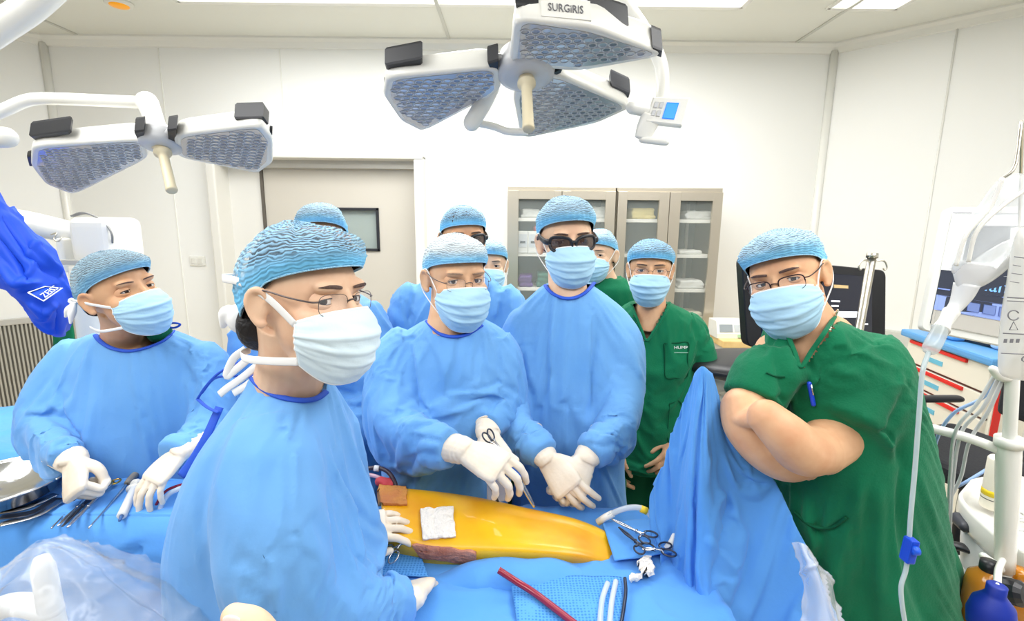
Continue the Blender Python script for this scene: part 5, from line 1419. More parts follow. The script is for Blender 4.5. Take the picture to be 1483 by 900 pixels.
def rod(name, label, pts, r, m, z, cat, dz=.006, group=None):
    mb = MB(); mb.cap_tube([Pz(*q, z + dz) if len(q) == 2 else P(*q) for q in pts], r, 10, 40); return tag(obj(name, mb, m), label, cat, group)
def hose(name, label, pts, r, m, cat='tube', group=None, n=60):
    mb = MB(); mb.tube([P(*q) for q in pts], r, 10, n); return tag(obj(name, mb, m), label, cat, group)

BX = Pz(8, 724, TZ + .008)
bw = thing('steel_bowl', 'shallow round stainless steel bowl at the left edge of the instrument table', 'bowl', BX)
pr = [(0, .004), (.06, .006), (.10, .022), (.125, .052), (.128, .056), (.136, .057), (.137, .054), (.129, .050), (.105, .016), (.062, .0), (0, .0)]
obj('basin', MB().lathe(pr, BX, n=64, caps=False), CHROME, bw)
a = np.linspace(0, 2 * math.pi, 65); obj('rolled_rim', MB().tube([BX + [.136 * math.cos(x), .136 * math.sin(x), .056] for x in a], .0022, 8), CHROME, bw)
TR = [([(0, 742), (40, 734), (80, 716)], 'broad steel retractor blade nearest the bowl'), ([(0, 750), (48, 742), (84, 722)], 'broad steel retractor blade, second from the bowl'), ([(0, 760), (52, 746), (90, 724)], 'broad steel retractor blade, third from the bowl')]
for k, (q, lb) in enumerate(TR):
    mb = MB(); mb.tube([Pz(x, y, TZ + .010 + .004 * k) for x, y in q], [.012, .014, .013], 10, 30, flat=.14); tag(obj('retractor', mb, INS if k != 1 else BLKS), lb, 'retractor', 'retractors beside the bowl')
rod('steel_probe', 'thin straight steel probe left of the gilt-handled forceps', [(75, 765), (100, 738), (118, 708)], .0022, INS, TZ, 'probe')
for k, (tp, hg, en) in enumerate((((84, 762), (112, 735), (138, 708)), ((90, 763), (120, 733), (150, 703)), ((98, 764), (128, 734), (160, 699)))):
    ring_tool('needle_holder', ['gilt-handled needle holder nearest the gloved hand', 'gilt-handled needle holder in the middle of the bunch', 'gilt-handled needle holder on the right of the bunch'][k], tp, hg, en, TZ + .005 * k, 'needle holder', BLKS if k == 1 else INS, GOLD, .009, group='gilt needle holders', r=.0027)
lt = thing('suction_instrument', 'long steel instrument with ribbed grey handle left of the syringe', 'surgical instrument', Pz(168, 718, TZ + .004))
obj('shaft', MB().tube([Pz(129, 765, TZ + .012), Pz(160, 730, TZ + .012), Pz(184, 701, TZ + .014)], [.002, .0026, .003], 10, 20), INS, lt)
a, b = Pz(184, 701, TZ + .014), Pz(207, 676, TZ + .014); n = 30
obj('handle', MB().tube([a + (b - a) * k / n for k in range(n + 1)], [.0085 + .0012 * (k % 2) * (1 if 3 < k < 27 else 0) - (.003 if k in (0, n) else 0) for k in range(n + 1)], 14), mat('grey_grip', (140, 134, 124), .5), lt)
obj('end_fitting', MB().tube([b, Pz(212, 669, TZ + .014), Pz(217, 664, TZ + .016)], [.006, .0035, .005], 12, 10), INS, lt)
sy = thing('syringe', 'clear plastic syringe lying on the blue drape beside the grey-handled instrument', 'syringe', Pz(188, 725, TZ + .004))
a, b = Pz(176, 748, TZ + .014), Pz(195, 708, TZ + .014); ax = nrm(b - a)
SYR = mat('syringe_plastic', (236, 238, 240), .2, alpha=.75)
obj('barrel', MB().tube([a, a + ax * .003, b - ax * .002, b], [.008, .0105, .0105, .0105], 20), SYR, sy)
obj('plunger', MB().tube([a + ax * .02, b, b + ax * .022], .0055, 12), WPL, sy)
for nm, c, rr in (('finger_flange', b, .019), ('thumb_rest', b + ax * .024, .015)):
    obj(nm, MB().tube([c - ax * .0012, c + ax * .0012], rr, 20, flat=.75 if nm[0] == 'f' else 1), WPL, sy)
obj('rubber_seal', MB().tube([a + ax * .012, a + ax * .020], .0098, 16), BLK, sy)
obj('tip', MB().tube([a, a - ax * .012, a - ax * .020], [.005, .0035, .0028], 12), mat('syringe_hub_blue', (70, 110, 170), .3, alpha=.8), sy)
TUBEC = mat('clear_tubing', (226, 234, 240), .15, alpha=.55, spec=.8)
TUBER = mat('red_tubing', (146, 30, 54), .2, coat=.4)
TUBED = mat('dark_hose', (60, 44, 50), .35)
hose('clear_tube', 'clear looped tube beside the closest gown on the instrument table', [(268, 705, 1.10), (245, 716, 1.10), (232, 738, 1.09), (240, 758, 1.07), (262, 766, 1.07)], .006, TUBEC)
hose('red_tube', 'thin red-filled tube looping beside the closest gown', [(270, 700, 1.12), (240, 712, 1.11), (224, 738, 1.10), (226, 758, 1.08)], .0035, TUBER)
hose('thin_cable', 'thin dark cable curling across the instrument drape', [(185, 777, 1.05), (197, 757, 1.075), (215, 744, 1.09), (240, 738, 1.10), (266, 735, 1.10)], .0022, BLKS, 'cable')
hose('clear_line', 'second clear tube lying lower beside the closest gown', [(270, 742, 1.08), (252, 744, 1.08), (240, 752, 1.07), (246, 768, 1.06), (268, 770, 1.06)], .005, TUBEC)
# by the field
hose('suction_hose', 'dark hose with white connector leaving the closest gown above the field', [(508, 682, 1.13), (528, 680, 1.13), (546, 678, 1.13), (562, 684, 1.12), (572, 700, 1.10), (572, 712, 1.09)], .0055, TUBED)
c = MB(); c.tube([P(542, 678.5, 1.128), P(549, 679, 1.128)], .0075, 12); tag(obj('hose_connector', c, WPL), 'white connector ring on the dark hose by the yellow field', 'connector')
hose('pink_tube', 'pale pink tube running under the dark hose by the field', [(508, 690, 1.12), (530, 688, 1.12), (548, 692, 1.11), (556, 702, 1.10)], .005, mat('pink_tubing', (222, 178, 190), .2, alpha=.8))
mb = MB(); mb.ell(P(560, 700, 1.105), (.022, .018, .012)); mb.ell(P(552, 697, 1.105), (.016, .014, .01)); V, F = fuse(mb, .003, 2); V = V + vnormals(V, F) * (noise3(V, 60, 3) * .004)[:, None]
tag(rawobj('red_swab', V, F, mat('red_swab_cloth', (196, 66, 74), .7)), 'small red swab at the left end of the yellow field', 'swab')
mb = MB(); mb.tube([Pz(*q) for q in ((722, 826, OZ + .05), (748, 843, OZ + .034), (772, 858, OZ + .028), (804, 882, OZ + .026), (850, 918, OZ + .026))], .0068, 12, 50); tag(obj('red_drain', mb, TUBER), 'red drain tube running from the field to the bottom edge', 'tube')
ring_tool('scissors', 'small steel scissors under the gloved hand at the left of the field', (594, 772, .955), (582, 786, .94), (566, 802, .925), 0, 'scissors', spread=.014, r=.002)
hose('clear_suction_tube', 'clear bent tube with a yellow sleeve on the right of the table', [(866, 757, 1.08), (885, 745, 1.07), (910, 736, 1.06), (932, 738, 1.055), (946, 754, 1.045), (949, 778, 1.03), (938, 802, 1.01)], .0068, TUBEC)
c = MB(); c.tube([P(928, 737, 1.056), P(937, 741, 1.053)], .0085, 12); tag(obj('tube_sleeve', c, mat('yellow_sleeve', (240, 204, 40), .4)), 'yellow sleeve on the clear bent tube', 'sleeve')
c = MB(); c.tube([P(866, 757, 1.08), P(876, 750, 1.075), P(888, 744, 1.07)], .0085, 12); tag(obj('tube_end', c, WPL), 'white end piece of the clear bent tube', 'connector')
ring_tool('clamp', 'steel clamp with blue-black rings lying under the clear bent tube', (886, 752), (922, 770), (938, 778), OZ + .03, 'clamp', INS, BLKS, .014)
ring_tool('dark_clamp', 'dark clamp pointing to the right end of the yellow field', (896, 764), (920, 784), (932, 794), OZ + .026, 'clamp', BLKS, BLKS, .012)
ring_tool('towel_clip', 'steel towel clip lying next to the foot of the screen drape', (930, 796), (948, 796), (966, 796), OZ + .026, 'clamp', INS, BLKS, .012)
c = MB(); c.cap_tube([P(965, 796, .985), P(972, 788, .98), P(976, 776, .985)], [.009, .008, .005], 12, 12); tag(obj('white_stopper', c, WPL), 'small white stopper beside the steel towel clip', 'stopper')
for k, (q, m_) in enumerate(((((880, 845, .90), (872, 870, .875), (868, 915, .84)), TUBEC), (((892, 842, .90), (886, 872, .872), (882, 915, .84)), TUBEC), (((905, 838, .90), (906, 862, .88), (898, 915, .84)), BLKS))):
    mb = MB(); mb.tube([Pz(x, y, OZ + .022) for x, y, _ in q], .0055 - .002 * (k == 2), 10, 40)
    tag(obj('side_tube' if k < 2 else 'side_cable', mb, m_), ['clear tube nearest the dotted towel at the bottom edge', 'clear tube second from the dotted towel at the bottom edge', 'dark cable right of the two clear tubes at the bottom edge'][k], 'tube' if k < 2 else 'cable')
# the instruments in the hands
it = thing('stapler_instrument', 'long steel instrument with blue grip held by the older surgeon', 'surgical instrument', P(772, 733, 1.04))
a, b = P(735, 664, 1.05), P(774, 735, 1.03)
obj('grip', MB().tube([a, a + (b - a) * .3, a + (b - a) * .42], [.010, .011, .007], 14, 12), mat('grip_blue', (40, 96, 190), .4), it)
obj('shaft', MB().tube([a + (b - a) * .40, a + (b - a) * .7, b], [.0052, .005, .003], 12, 10), INS, it)
obj('hinge', MB().lathe([(0, .004), (.004, .004), (.004, -.004), (0, -.004)], a + (b - a) * .45, None, 12), CHROME, it)
ring_tool('long_clamp', 'long clamp with a dark ring handle in the shaded hand of the older surgeon', (748, 694, 1.09), (728, 655, 1.11), (708, 632, 1.125), 0, 'clamp', INS, BLKS, .010)
hose('dark_probe', 'dark thin probe hanging below the gloved hand of the older surgeon', [(700, 682, 1.07), (712, 708, 1.08), (724, 733, 1.085)], .003, BLKS, 'probe')
mb = MB(); mb.box((P(720, 712, 1.14)), (.055, .004, .06), rot((0, 0, 1), 20), .001); tag(obj('clear_pouch', mb, FILM), 'clear instrument pouch hanging behind the gloved hand over the field', 'pouch')

# ---- the fingertip close to the lens
r = thing('person', 'bare fingertip poking in at the bottom edge, close to the lens', 'person', P(372, 905, .28) - [0, 0, .30])
mb = MB(); tip = P(338, 892, .27)
mb.cap_tube([P(470, 1130, .29), P(440, 1010, .28), P(394, 944, .27), P(368, 906, .268), tip], [.0125, .0118, .0108, .0098, .0076], 18, 32)
w0 = P(560, 1480, .30)
hand(mb, w0, P(480, 1180, .29) - w0, (.2, -1, .1), 'R', [(0, 10, 10), (70, 75, 40), (72, 80, 40), (75, 80, 40)], None, .98, (.3, .2, -1), (.03, .036), .25)
V, F = fuse(mb, .002, 4); rawobj('body', V, F, S_FAIR, r)
nl = MB(); nl.ell(tip + np.array([.004, -.0075, .0022]), (.0065, .0016, .0048), rot((0, 1, 0), 20), 16, 10); obj('fingernail', nl, mat('fingernail', (250, 226, 214), .25), r)
# ================================================================ surgical lamps
LAMPW = mat('lamp_enamel', (238, 237, 230), .3, coat=.3)
LAMPG = mat('lamp_grey', (205, 206, 208), .35)
LENSB = mat('lamp_lens_base', (186, 190, 198), .14, .2, spec=.8, coat=.5)
CELL = mat('lamp_reflector', (206, 210, 218), .28, .8)
CELLD = mat('lamp_cell_gap', (150, 156, 170), .2, .5)
HANDLE = mat('lamp_handle_ivory', (224, 212, 180), .4)
def plane_pt(px, py, p0, n):
    d = P(px, py, 1.0) - CP; return CP + d * (((p0 - CP) @ n) / (d @ n))
def inpoly(p, poly):
    x, y = p; c = False; j = len(poly) - 1
    for i in range(len(poly)):
        if (poly[i][1] > y) != (poly[j][1] > y) and x < (poly[j][0] - poly[i][0]) * (y - poly[i][1]) / (poly[j][1] - poly[i][1]) + poly[i][0]: c = not c
        j = i
    return c
def edge_dist(p, poly):
    p = np.array(p); return min(np.linalg.norm(p - a - np.clip(((p - a) @ (b - a)) / ((b - a) @ (b - a)), 0, 1) * (b - a)) for a, b in zip(np.array(poly), np.roll(np.array(poly), -1, 0)))
class Lamp:
    def __init__(s, root, p0, n):
        s.r = root; s.p0 = np.asarray(p0, float); s.n = nrm(n)
        s.x = nrm(np.cross([0, 1., 0], s.n)); s.x = s.x if s.x[0] > 0 else -s.x; s.y = np.cross(s.n, s.x)
    def to2(s, px, py): q = plane_pt(px, py, s.p0, s.n) - s.p0; return np.array([q @ s.x, q @ s.y])
    def w(s, u, v, h=0): return s.p0 + s.x * u + s.y * v - s.n * h
    def petal(s, pts, height=.055, cell=.0205, text=None, grips=()):
        poly = np.array([s.to2(*p) for p in pts]); c = poly.mean(0)
        if np.sum((np.roll(poly[:, 0], -1) - poly[:, 0]) * (np.roll(poly[:, 1], -1) + poly[:, 1])) > 0: poly = poly[::-1]
        def off(d): q = poly - c; l = np.linalg.norm(q, axis=1, keepdims=True); return c + q * (1 + d / l)
        prof = [(off(-.006), -.002), (off(.008), -.003), (off(.013), .004), (off(.012), .02), (off(.004), height * .8), (off(-.02), height), (off(-.08), height + .004)]
        # round the outline
        def dense(q):
            out = []; n = len(q)
            for i in range(n):
                a, b, d = q[i - 1], q[i], q[(i + 1) % n]; r = .18
                for t in (0, .25, .5, .75, 1): out.append((1 - t) ** 2 * (b + (a - b) * r) + 2 * t * (1 - t) * b + t * t * (b + (d - b) * r))
            return np.array(out)
        body = obj('petal_housing', MB().loft([np.array([s.w(u, v, h) for u, v in dense(q)]) for q, h in prof], caps=True), LAMPW, s.r)
        lens = MB(); q = dense(off(-.006)); lens.loft([np.array([s.w(u, v, h) for u, v in qq]) for qq, h in ((q, -.0035), (q, .004))], mi=0, smooth=False)
        lo, hi = poly.min(0), poly.max(0); row = 0; vv = lo[1]
        while vv < hi[1]:
            uu = lo[0] + (cell * .55 if row % 2 else 0)
            while uu < hi[0]:
                if inpoly((uu, vv), poly) and edge_dist((uu, vv), poly) > cell * .62:
                    a = np.linspace(0, 2 * math.pi, 8, endpoint=False) + math.pi / 8
                    rings = [np.array([s.w(uu + cell * .54 * k * math.cos(x), vv + cell * .40 * k * math.sin(x), h) for x in a]) for k, h in ((1.0, -.0034), (1.0, -.0052), (.80, -.0056), (.74, -.0040))]
                    lens.loft(rings[:2], mi=1, caps=False, smooth=False); lens.loft(rings[1:3], mi=1, caps=False, smooth=False); lens.loft(rings[2:], mi=2, caps=False, smooth=False)
                    lens.add(rings[3], [tuple(range(8))], 3 if (row * 7 + int(uu * 997)) % 3 else 2, False)
                uu += cell * 1.1
            vv += cell * .80; row += 1
        obj('lens_panel', lens, [LENSB, LAMPG, CELL, CELLD], body)
        return poly, off
    def grip(s, quad, h0, h1, m=BLK, name='grip'):
        A = np.array([s.to2(*p) for p in quad])
        if np.sum((np.roll(A[:, 0], -1) - A[:, 0]) * (np.roll(A[:, 1], -1) + A[:, 1])) > 0: A = A[::-1]
        c = A.mean(0); q = (A - c) * .9 + c
        mb = MB(); mb.loft([np.array([s.w(u, v, h) for u, v in k]) for k, h in ((q, h0), (A, h0 + .005), (A, h1 - .006), (q, h1))], smooth=False)
        return obj(name, mb, m, s.r)
    def handle(s, px, py, ln, r=.0125, nn=None):
        c = s.p0 + s.x * s.to2(px, py)[0] + s.y * s.to2(px, py)[1]
        n = nrm(nn) if nn is not None else s.n; xx = nrm(np.cross(n, [0, 0, 1.]) + 1e-6); R = np.stack([xx, np.cross(n, xx), n], 1)
        obj('handle', MB().lathe([(0, -.02), (r * 1.9, -.02), (r * 1.95, .004), (r * 1.5, .012), (r * 1.45, .022), (r * 1.75, .026), (r * 1.75, .032), (r * 1.1, .038), (r, .05), (r * 1.05, ln * .9), (r * 1.15, ln - .004), (r * 1.0, ln), (0, ln)], c, R, 28), HANDLE, s.r)
        return c, R

# ---- the main lamp
p0 = P(762, 104, 1.22)
t = thing('surgical_lamp', 'large three-petal white surgical lamp hanging over the table, top centre', 'surgical lamp', p0 + [0, 0, -.18])
LP = Lamp(t, p0, (.04, -.30, -.95))
LP.petal([(566, 113), (716, 98), (719, 131), (613, 187), (584, 172), (562, 138)], .060)
B, offB = LP.petal([(752, 29), (855, 42), (958, 78), (838, 98), (745, 91)], .075)
LP.petal([(748, 136), (800, 107), (910, 154), (860, 176), (758, 198)], .060)
LP.grip([(557, 106), (612, 96), (612, 108), (562, 122)], .02, .066)
LP.grip([(747, 26), (781, 30), (781, 40), (748, 38)], .03, .10)
LP.grip([(853, 40), (912, 58), (908, 66), (850, 50)], .03, .085)
LP.grip([(945, 68), (960, 74), (958, 84), (944, 78)], .0, .055)
LP.grip([(886, 138), (914, 150), (912, 158), (884, 146)], .03, .075, DGREY)
LP.grip([(556, 130), (562, 128), (563, 148), (557, 146)], .01, .035)
LP.grip([(706, 92), (722, 88), (722, 104), (714, 110)], .0, .045)
LP.grip([(772, 118), (816, 99), (814, 105), (778, 122)], .0, .03)
c, R = LP.handle(762, 108, .165, .0125, (.03, -.52, -.85))
hub = MB(); hub.lathe([(0, -.07), (.035, -.07), (.062, -.05), (.070, -.01), (.066, .004), (.05, .01), (0, .012)], c, np.stack([LP.x, LP.y, LP.n], 1), 36); obj('hub', hub, LAMPG, t)
for q in (((738, 100, 0), (716, 108, .02)), ((785, 92, 0), (800, 80, .02)), ((776, 118, 0), (786, 130, .02))):
    a, b = (LP.w(*LP.to2(x, y), h) for x, y, h in q); obj('petal_bracket', MB().tube([a - LP.n * .02, b - LP.n * .02], .022, 14, flat=.6), LAMPG, t)
obj('rear_yoke', MB().cap_tube([P(712, 128, 1.32), P(700, 150, 1.34), P(683, 178, 1.35)], [.020, .022, .022], 16, 16), LAMPW, t)
obj('rear_tube', MB().cap_tube([P(684, 176, 1.35), P(715, 183, 1.38), P(735, 190, 1.38), P(760, 191, 1.36)], [.011] * 4, 12, 30), LAMPW, t)
obj('suspension_arm', MB().cap_tube([P(884, -60, 1.30), P(902, 2, 1.30), P(928, 40, 1.32), P(954, 84, 1.33), P(960, 120, 1.32), P(958, 150, 1.30)], [.022, .022, .020, .0175, .0165, .016], 18, 60), LAMPW, t)
st = P(884, -60, 1.30); obj('ceiling_stem', MB().tube([st, [st[0], st[1], 2.62], [st[0], st[1], ZC]], [.022, .034, .034], 20, 10), LAMPW, t)
obj('ceiling_canopy', MB().lathe([(.13, 0), (.13, -.04), (.09, -.09), (.036, -.10)], (st[0], st[1], ZC), n=32), LAMPW, t)
# side handle with its control panel
obj('side_bracket', MB().cap_tube([P(916, 156, 1.27), P(936, 160, 1.28)], .016, 16, 8), LAMPW, t)
cp = MB(); cq = [P(946, 140, 1.27), P(1000, 141, 1.26), P(988, 182, 1.25), P(934, 176, 1.26)]
def slab(q, th, m, name, parent, k=.92):
    q = np.array(q); n = nrm(np.cross(q[1] - q[0], q[3] - q[0])); n = n if n @ (CP - q[0]) > 0 else -n; c = q.mean(0)
    mb = MB(); mb.loft([c + (q - c) * k - n * th, q - n * (th - .003), q - n * .003, c + (q - c) * k], smooth=False); return obj(name, mb, m, parent), n, q
pn, n_, q_ = slab(cq, .02, LAMPW, 'control_panel', t)
def sub(q, u0, u1, v0, v1, n, off): return [q[0] * (1 - u) * (1 - v) + q[1] * u * (1 - v) + q[2] * u * v + q[3] * (1 - u) * v + n * off for u, v in ((u0, v0), (u1, v0), (u1, v1), (u0, v1))]
SCRB = mat('lamp_screen_blue', (60, 150, 244), .2, emit=((50, 140, 250), .5))
slab(sub(q_, .42, .74, .22, .82, n_, .002), .003, SCRB, 'screen', pn)
for k in range(4): slab(sub(q_, .10 + .14 * (k % 2), .2 + .14 * (k % 2), .22 + .32 * (k // 2), .44 + .32 * (k // 2), n_, .002), .003, LAMPG, 'button', pn)
obj('grip_bracket', MB().tube([P(944, 168, 1.27), P(936, 185, 1.27), P(930, 202, 1.27)], [.026, .024, .020], 12, 12, flat=.4, up=(0, -1, 0)), LAMPW, t)
obj('side_handle', MB().cap_tube([P(930, 202, 1.27), P(945, 204, 1.265), P(964, 206, 1.26)], .009, 12, 12), LAMPW, t)
# brand on the near face of the upper petal
uv = [LP.to2(*p) for p in ((752, 29), (855, 42))]; cc = B.mean(0)
def side(f, h):
    u = uv[0] * (1 - f) + uv[1] * f; d = (u - cc) / np.linalg.norm(u - cc); return LP.w(*(u + d * .0135), h)
a, b = side(.42, .026), side(.83, .026); nn = nrm(np.cross(b - a, -LP.n)); nn = nn if nn[1] < 0 else -nn
PL = MB(); fr = [side(.36, .008), side(.97, .008), side(.97, .052), side(.36, .052)]
o, n2, q2 = slab([fr[3] + nn * .001, fr[2] + nn * .001, fr[1] + nn * .001, fr[0] + nn * .001], .012, LAMPW, 'name_plate', t, .985)
a, b = (q2[3] * .86 + q2[2] * .14), (q2[3] * .16 + q2[2] * .84); up = nrm(q2[0] - q2[3])
text_on('lettering', 'SURGiRIS', o, a + up * .013 + n2 * .001, b + up * .013 + n2 * .001, .018, mat('grey_print', (112, 112, 116), .5), n2, .0005)

# ---- the smaller lamp on the left
p0 = P(232, 207, 1.40)
t = thing('surgical_lamp', 'smaller two-petal white surgical lamp at upper left', 'surgical lamp', p0 + [0, 0, -.2])
LQ = Lamp(t, p0, (.03, -.33, -.94))
LQ.petal([(53, 213), (204, 203), (211, 228), (107, 280), (68, 264), (51, 240)], .060)
LQ.petal([(258, 197), (374, 183), (390, 203), (389, 234), (371, 248), (262, 226)], .060)
LQ.grip([(40, 208), (100, 200), (102, 204), (48, 214)], .02, .066)
LQ.grip([(338, 182), (380, 181), (388, 192), (340, 187)], .02, .066)
LQ.grip([(38, 232), (46, 230), (48, 246), (42, 246)], .01, .03)
LQ.grip([(390, 196), (394, 197), (394, 210), (390, 208)], .01, .03)
LQ.grip([(194, 192), (208, 190), (210, 206), (202, 208)], .0, .045)
LQ.grip([(242, 190), (256, 188), (254, 206), (244, 206)], .0, .045)
c, R = LQ.handle(233, 210, .165, .0125, (.42, -.46, -.80))
obj('hub', MB().lathe([(0, -.05), (.03, -.05), (.05, -.035), (.054, -.005), (.05, .006), (.03, .012), (0, .012)], c, np.stack([LQ.x, LQ.y, LQ.n], 1), 36), LAMPG, t)
for q in (((222, 208, 0), (206, 212, .02)), ((244, 206, 0), (260, 206, .02))):
    a, b = (LQ.w(*LQ.to2(x, y), h) for x, y, h in q); obj('petal_bracket', MB().tube([a - LQ.n * .02, b - LQ.n * .02], .026, 14, flat=.6), LAMPG, t)
obj('neck', MB().cap_tube([P(213, 148, 1.43), P(220, 165, 1.425), P(230, 196, 1.41)], [.028, .025, .024], 18, 14), LAMPW, t)
sp = P(-180, 190, 1.40)
obj('support_arm', MB().cap_tube([P(212, 149, 1.43), P(150, 146, 1.43), P(72, 143, 1.43), P(38, 146, 1.43), P(0, 162, 1.42), P(-60, 185, 1.41), sp], [.0165] * 7, 16, 70), LAMPW, t)
obj('upper_arm', MB().tube([sp, [sp[0], sp[1], 2.5], [sp[0], sp[1], ZC]], [.03, .036, .036], 18, 12), LAMPW, t)
obj('ceiling_canopy', MB().lathe([(.13, 0), (.13, -.04), (.09, -.09), (.036, -.10)], (sp[0], sp[1], ZC), n=32), LAMPW, t)
# ---- ceiling arm crossing the top left corner
t = thing('ceiling_mount', 'thick white ceiling arm crossing the top left corner', 'ceiling arm', P(0, 45, 1.1))
obj('arm', MB().cap_tube([P(-70, 85, 1.1), P(0, 40, 1.12), P(52, 4, 1.14), P(120, -60, 1.17)], [.028] * 4, 18, 20), LAMPW, t)
e = P(120, -60, 1.17); obj('stem', MB().tube([e, [e[0], e[1], ZC]], .03, 16), LAMPW, t)
f = P(-70, 85, 1.1); obj('drop_tube', MB().tube([f, P(-70, 198, 1.1)], .026, 16, 6), LAMPW, t)
obj('end_housing', MB().cap_tube([P(-80, 199, 1.1), P(-20, 199, 1.1), P(8, 199, 1.1)], [.022] * 3, 16, 8), LAMPW, t)

# ================================================================ steel cabinets
CG = mat('cabinet_glass', (190, 198, 194), .06, alpha=.14, spec=.6)
CIN = mat('cabinet_inside', (142, 146, 142), .5, .2)
CAB = mat('cabinet_steel', (206, 197, 180), .32, .75, bump=(40, .03, 2))
FY = 3.36; BYK = WY - .02
def cabinet(label, xl, xr, xm, ztop, glass_px):
    t = thing('steel_cabinet', label, 'cabinet', ((xl + xr) / 2, FY, 0), 'steel glass-door cabinets')
    mb = MB()
    for x in (xl + .012, xr - .012): mb.box((x, (FY + BYK) / 2 + .01, ztop / 2), (.024, BYK - FY - .03, ztop), None, .003)
    mb.box(((xl + xr) / 2, (FY + BYK) / 2, ztop - .015), (xr - xl, BYK - FY, .03), None, .004)
    mb.box(((xl + xr) / 2, (FY + BYK) / 2, .05), (xr - xl - .02, BYK - FY - .04, .1))
    mb.box(((xl + xr) / 2, BYK - .01, ztop / 2), (xr - xl - .03, .015, ztop - .04), None, 0, 0)
    obj('body', mb, CAB, t)
    obj('back_panel', MB().box(((xl + xr) / 2, BYK - .022, ztop / 2), (xr - xl - .05, .006, ztop - .06)), CIN, t)
    for k, (a, b) in enumerate(((xl + .004, xm - .002), (xm + .002, xr - .004))):
        g0, g1 = glass_px[k]; g0, g1 = P(g0, 300, FY)[0], P(g1, 300, FY)[0]; zt = P(900, 290, FY)[2]; zb = .25
        d = MB(); y = FY - .012
        d.box(((a + g0) / 2, y, (ztop - .03) / 2 + .05), (g0 - a, .022, ztop - .13), None, .002); d.box(((g1 + b) / 2, y, (ztop - .03) / 2 + .05), (b - g1, .022, ztop - .13), None, .002)
        d.box(((g0 + g1) / 2, y, (ztop - .03 + zt) / 2), (g1 - g0, .022, ztop - .03 - zt)); d.box(((g0 + g1) / 2, y, (zb + .1) / 2), (g1 - g0, .022, zb - .1))
        dr = obj('door', d, CAB, t)
        obj('glass', MB().box(((g0 + g1) / 2, y + .004, (zt + zb) / 2), (g1 - g0, .004, zt - zb)), CG, dr)
        hx = (xm - .03) if k == 0 else (xm + .03)
        obj('handle', MB().tube([(hx, y - .012, 1.0), (hx, y - .035, 1.02), (hx, y - .035, 1.12), (hx, y - .012, 1.14)], .005, 8, 20), CHROME, dr)
    return t
def xp(px): return P(px, 300, FY)[0]
zt = P(890, 271, FY)[2]
c1 = cabinet('steel cabinet with glass doors behind the tall surgeon, left one of the pair', xp(735), xp(891), xp(813), zt, ((751, 802), (826, 876)))
c2 = cabinet('steel cabinet with glass doors behind the scrubs with logo pocket, right one of the pair', xp(893), xp(1045), xp(968), zt, ((907, 953), (984, 1030)))
SH = mat('shelf_white', (236, 234, 226), .4)
SHZ = [P(900, y, FY + .03)[2] for y in (317, 368, 418, 470)]
for t, l, r in ((c1, xp(735) + .03, xp(891) - .03), (c2, xp(893) + .03, xp(1045) - .03)):
    for z in SHZ: obj('shelf', MB().box(((l + r) / 2, FY + .2, z - .012), (r - l, .33, .024), None, .003), SH, t)
    obj('shelf_rail', MB().box((r - .06, BYK - .04, 1.0), (.02, .02, 1.7)), STEELP, t)
# the cabinet's contents
def on_shelf(px, k): return np.array([P(px, 320, FY + .14)[0], FY + .14, SHZ[k]])
def folded(name, label, px, k, wd, h, m, seed, cat='pack', layers=3):
    b = on_shelf(px, k); mb = MB()
    for i in range(layers):
        V0 = len(mb.v); mb.box(b + [0.006 * math.sin(i * 3 + seed), 0, h * (i + .5) / layers], (wd * (1 - .05 * i), .2, h / layers * .96), rot((0, 0, 1), 3 * math.sin(seed + i)), h / layers * .35)
    V, F = fuse(mb, .006, 2); V = V + vnormals(V, F) * (noise3(V, 28, seed) * .006)[:, None]; V[:, 2] = np.maximum(V[:, 2], b[2] + .0005)
    return tag(rawobj(name, V, F, m), label, cat, None)
PK = mat('white_pack_wrap', (222, 222, 216), .5); PKY = mat('pale_yellow_pack', (226, 208, 140), .6); PKG = mat('green_linen', (58, 108, 92), .85); PKC = mat('cream_pack', (214, 206, 180), .7); PURP = mat('purple_wrap', (92, 52, 126), .6); RED = mat('dark_red_pack', (142, 56, 60), .6)
folded('linen_pack', 'pale yellow pack on the top shelf of the right cabinet', 925, 0, .17, .075, PKY, 1)
folded('linen_pack', 'white wrapped pack on the top shelf behind the far right cabinet door', 1004, 0, .19, .06, PK, 2)
folded('linen_pack', 'flat white pack on the second shelf behind the far right cabinet door', 996, 1, .16, .03, PK, 3, layers=1)
folded('linen_pack', 'wrapped white pack on the third shelf behind the far right cabinet door', 1002, 2, .18, .06, PK, 4)
folded('linen_pack', 'dull cream pack on the bottom visible shelf of the right cabinet', 1004, 3, .18, .09, PKC, 5)
folded('linen_pack', 'white pack with dark red item on the top shelf of the left cabinet', 768, 0, .13, .06, PK, 6)
folded('linen_pack', 'grey-white pack on the top shelf, right door of the left cabinet', 860, 0, .16, .08, PK, 7)
folded('red_pack', 'dark red pack on top of the boxes in the left cabinet', 780, 1, .10, .19, RED, 8)
for k, px in enumerate((757, 772)):
    b = on_shelf(px, 1); bx = thing('supply_box', ['white supply box on the second shelf, left of its pair', 'white supply box on the second shelf, beside the mask of the tall surgeon'][k], 'box', b - [0, .06, 0], 'white supply boxes')
    w_ = .072
    obj('carton', MB().box(b + [0, -.06, .075], (w_, .1, .15), None, .002), PK, bx); obj('label', MB().box(b + [0, -.1115, .085], (w_ * .8, .002, .09)), mat('box_print_grey', (196, 200, 204), .6), bx)
    obj('label_band', MB().box(b + [0, -.1132, .075], (w_ * .5, .0016, .016)), DGREY, bx)
folded('purple_pack', 'purple wrapped pack on the third shelf of the left cabinet', 762, 2, .10, .085, PURP, 9)
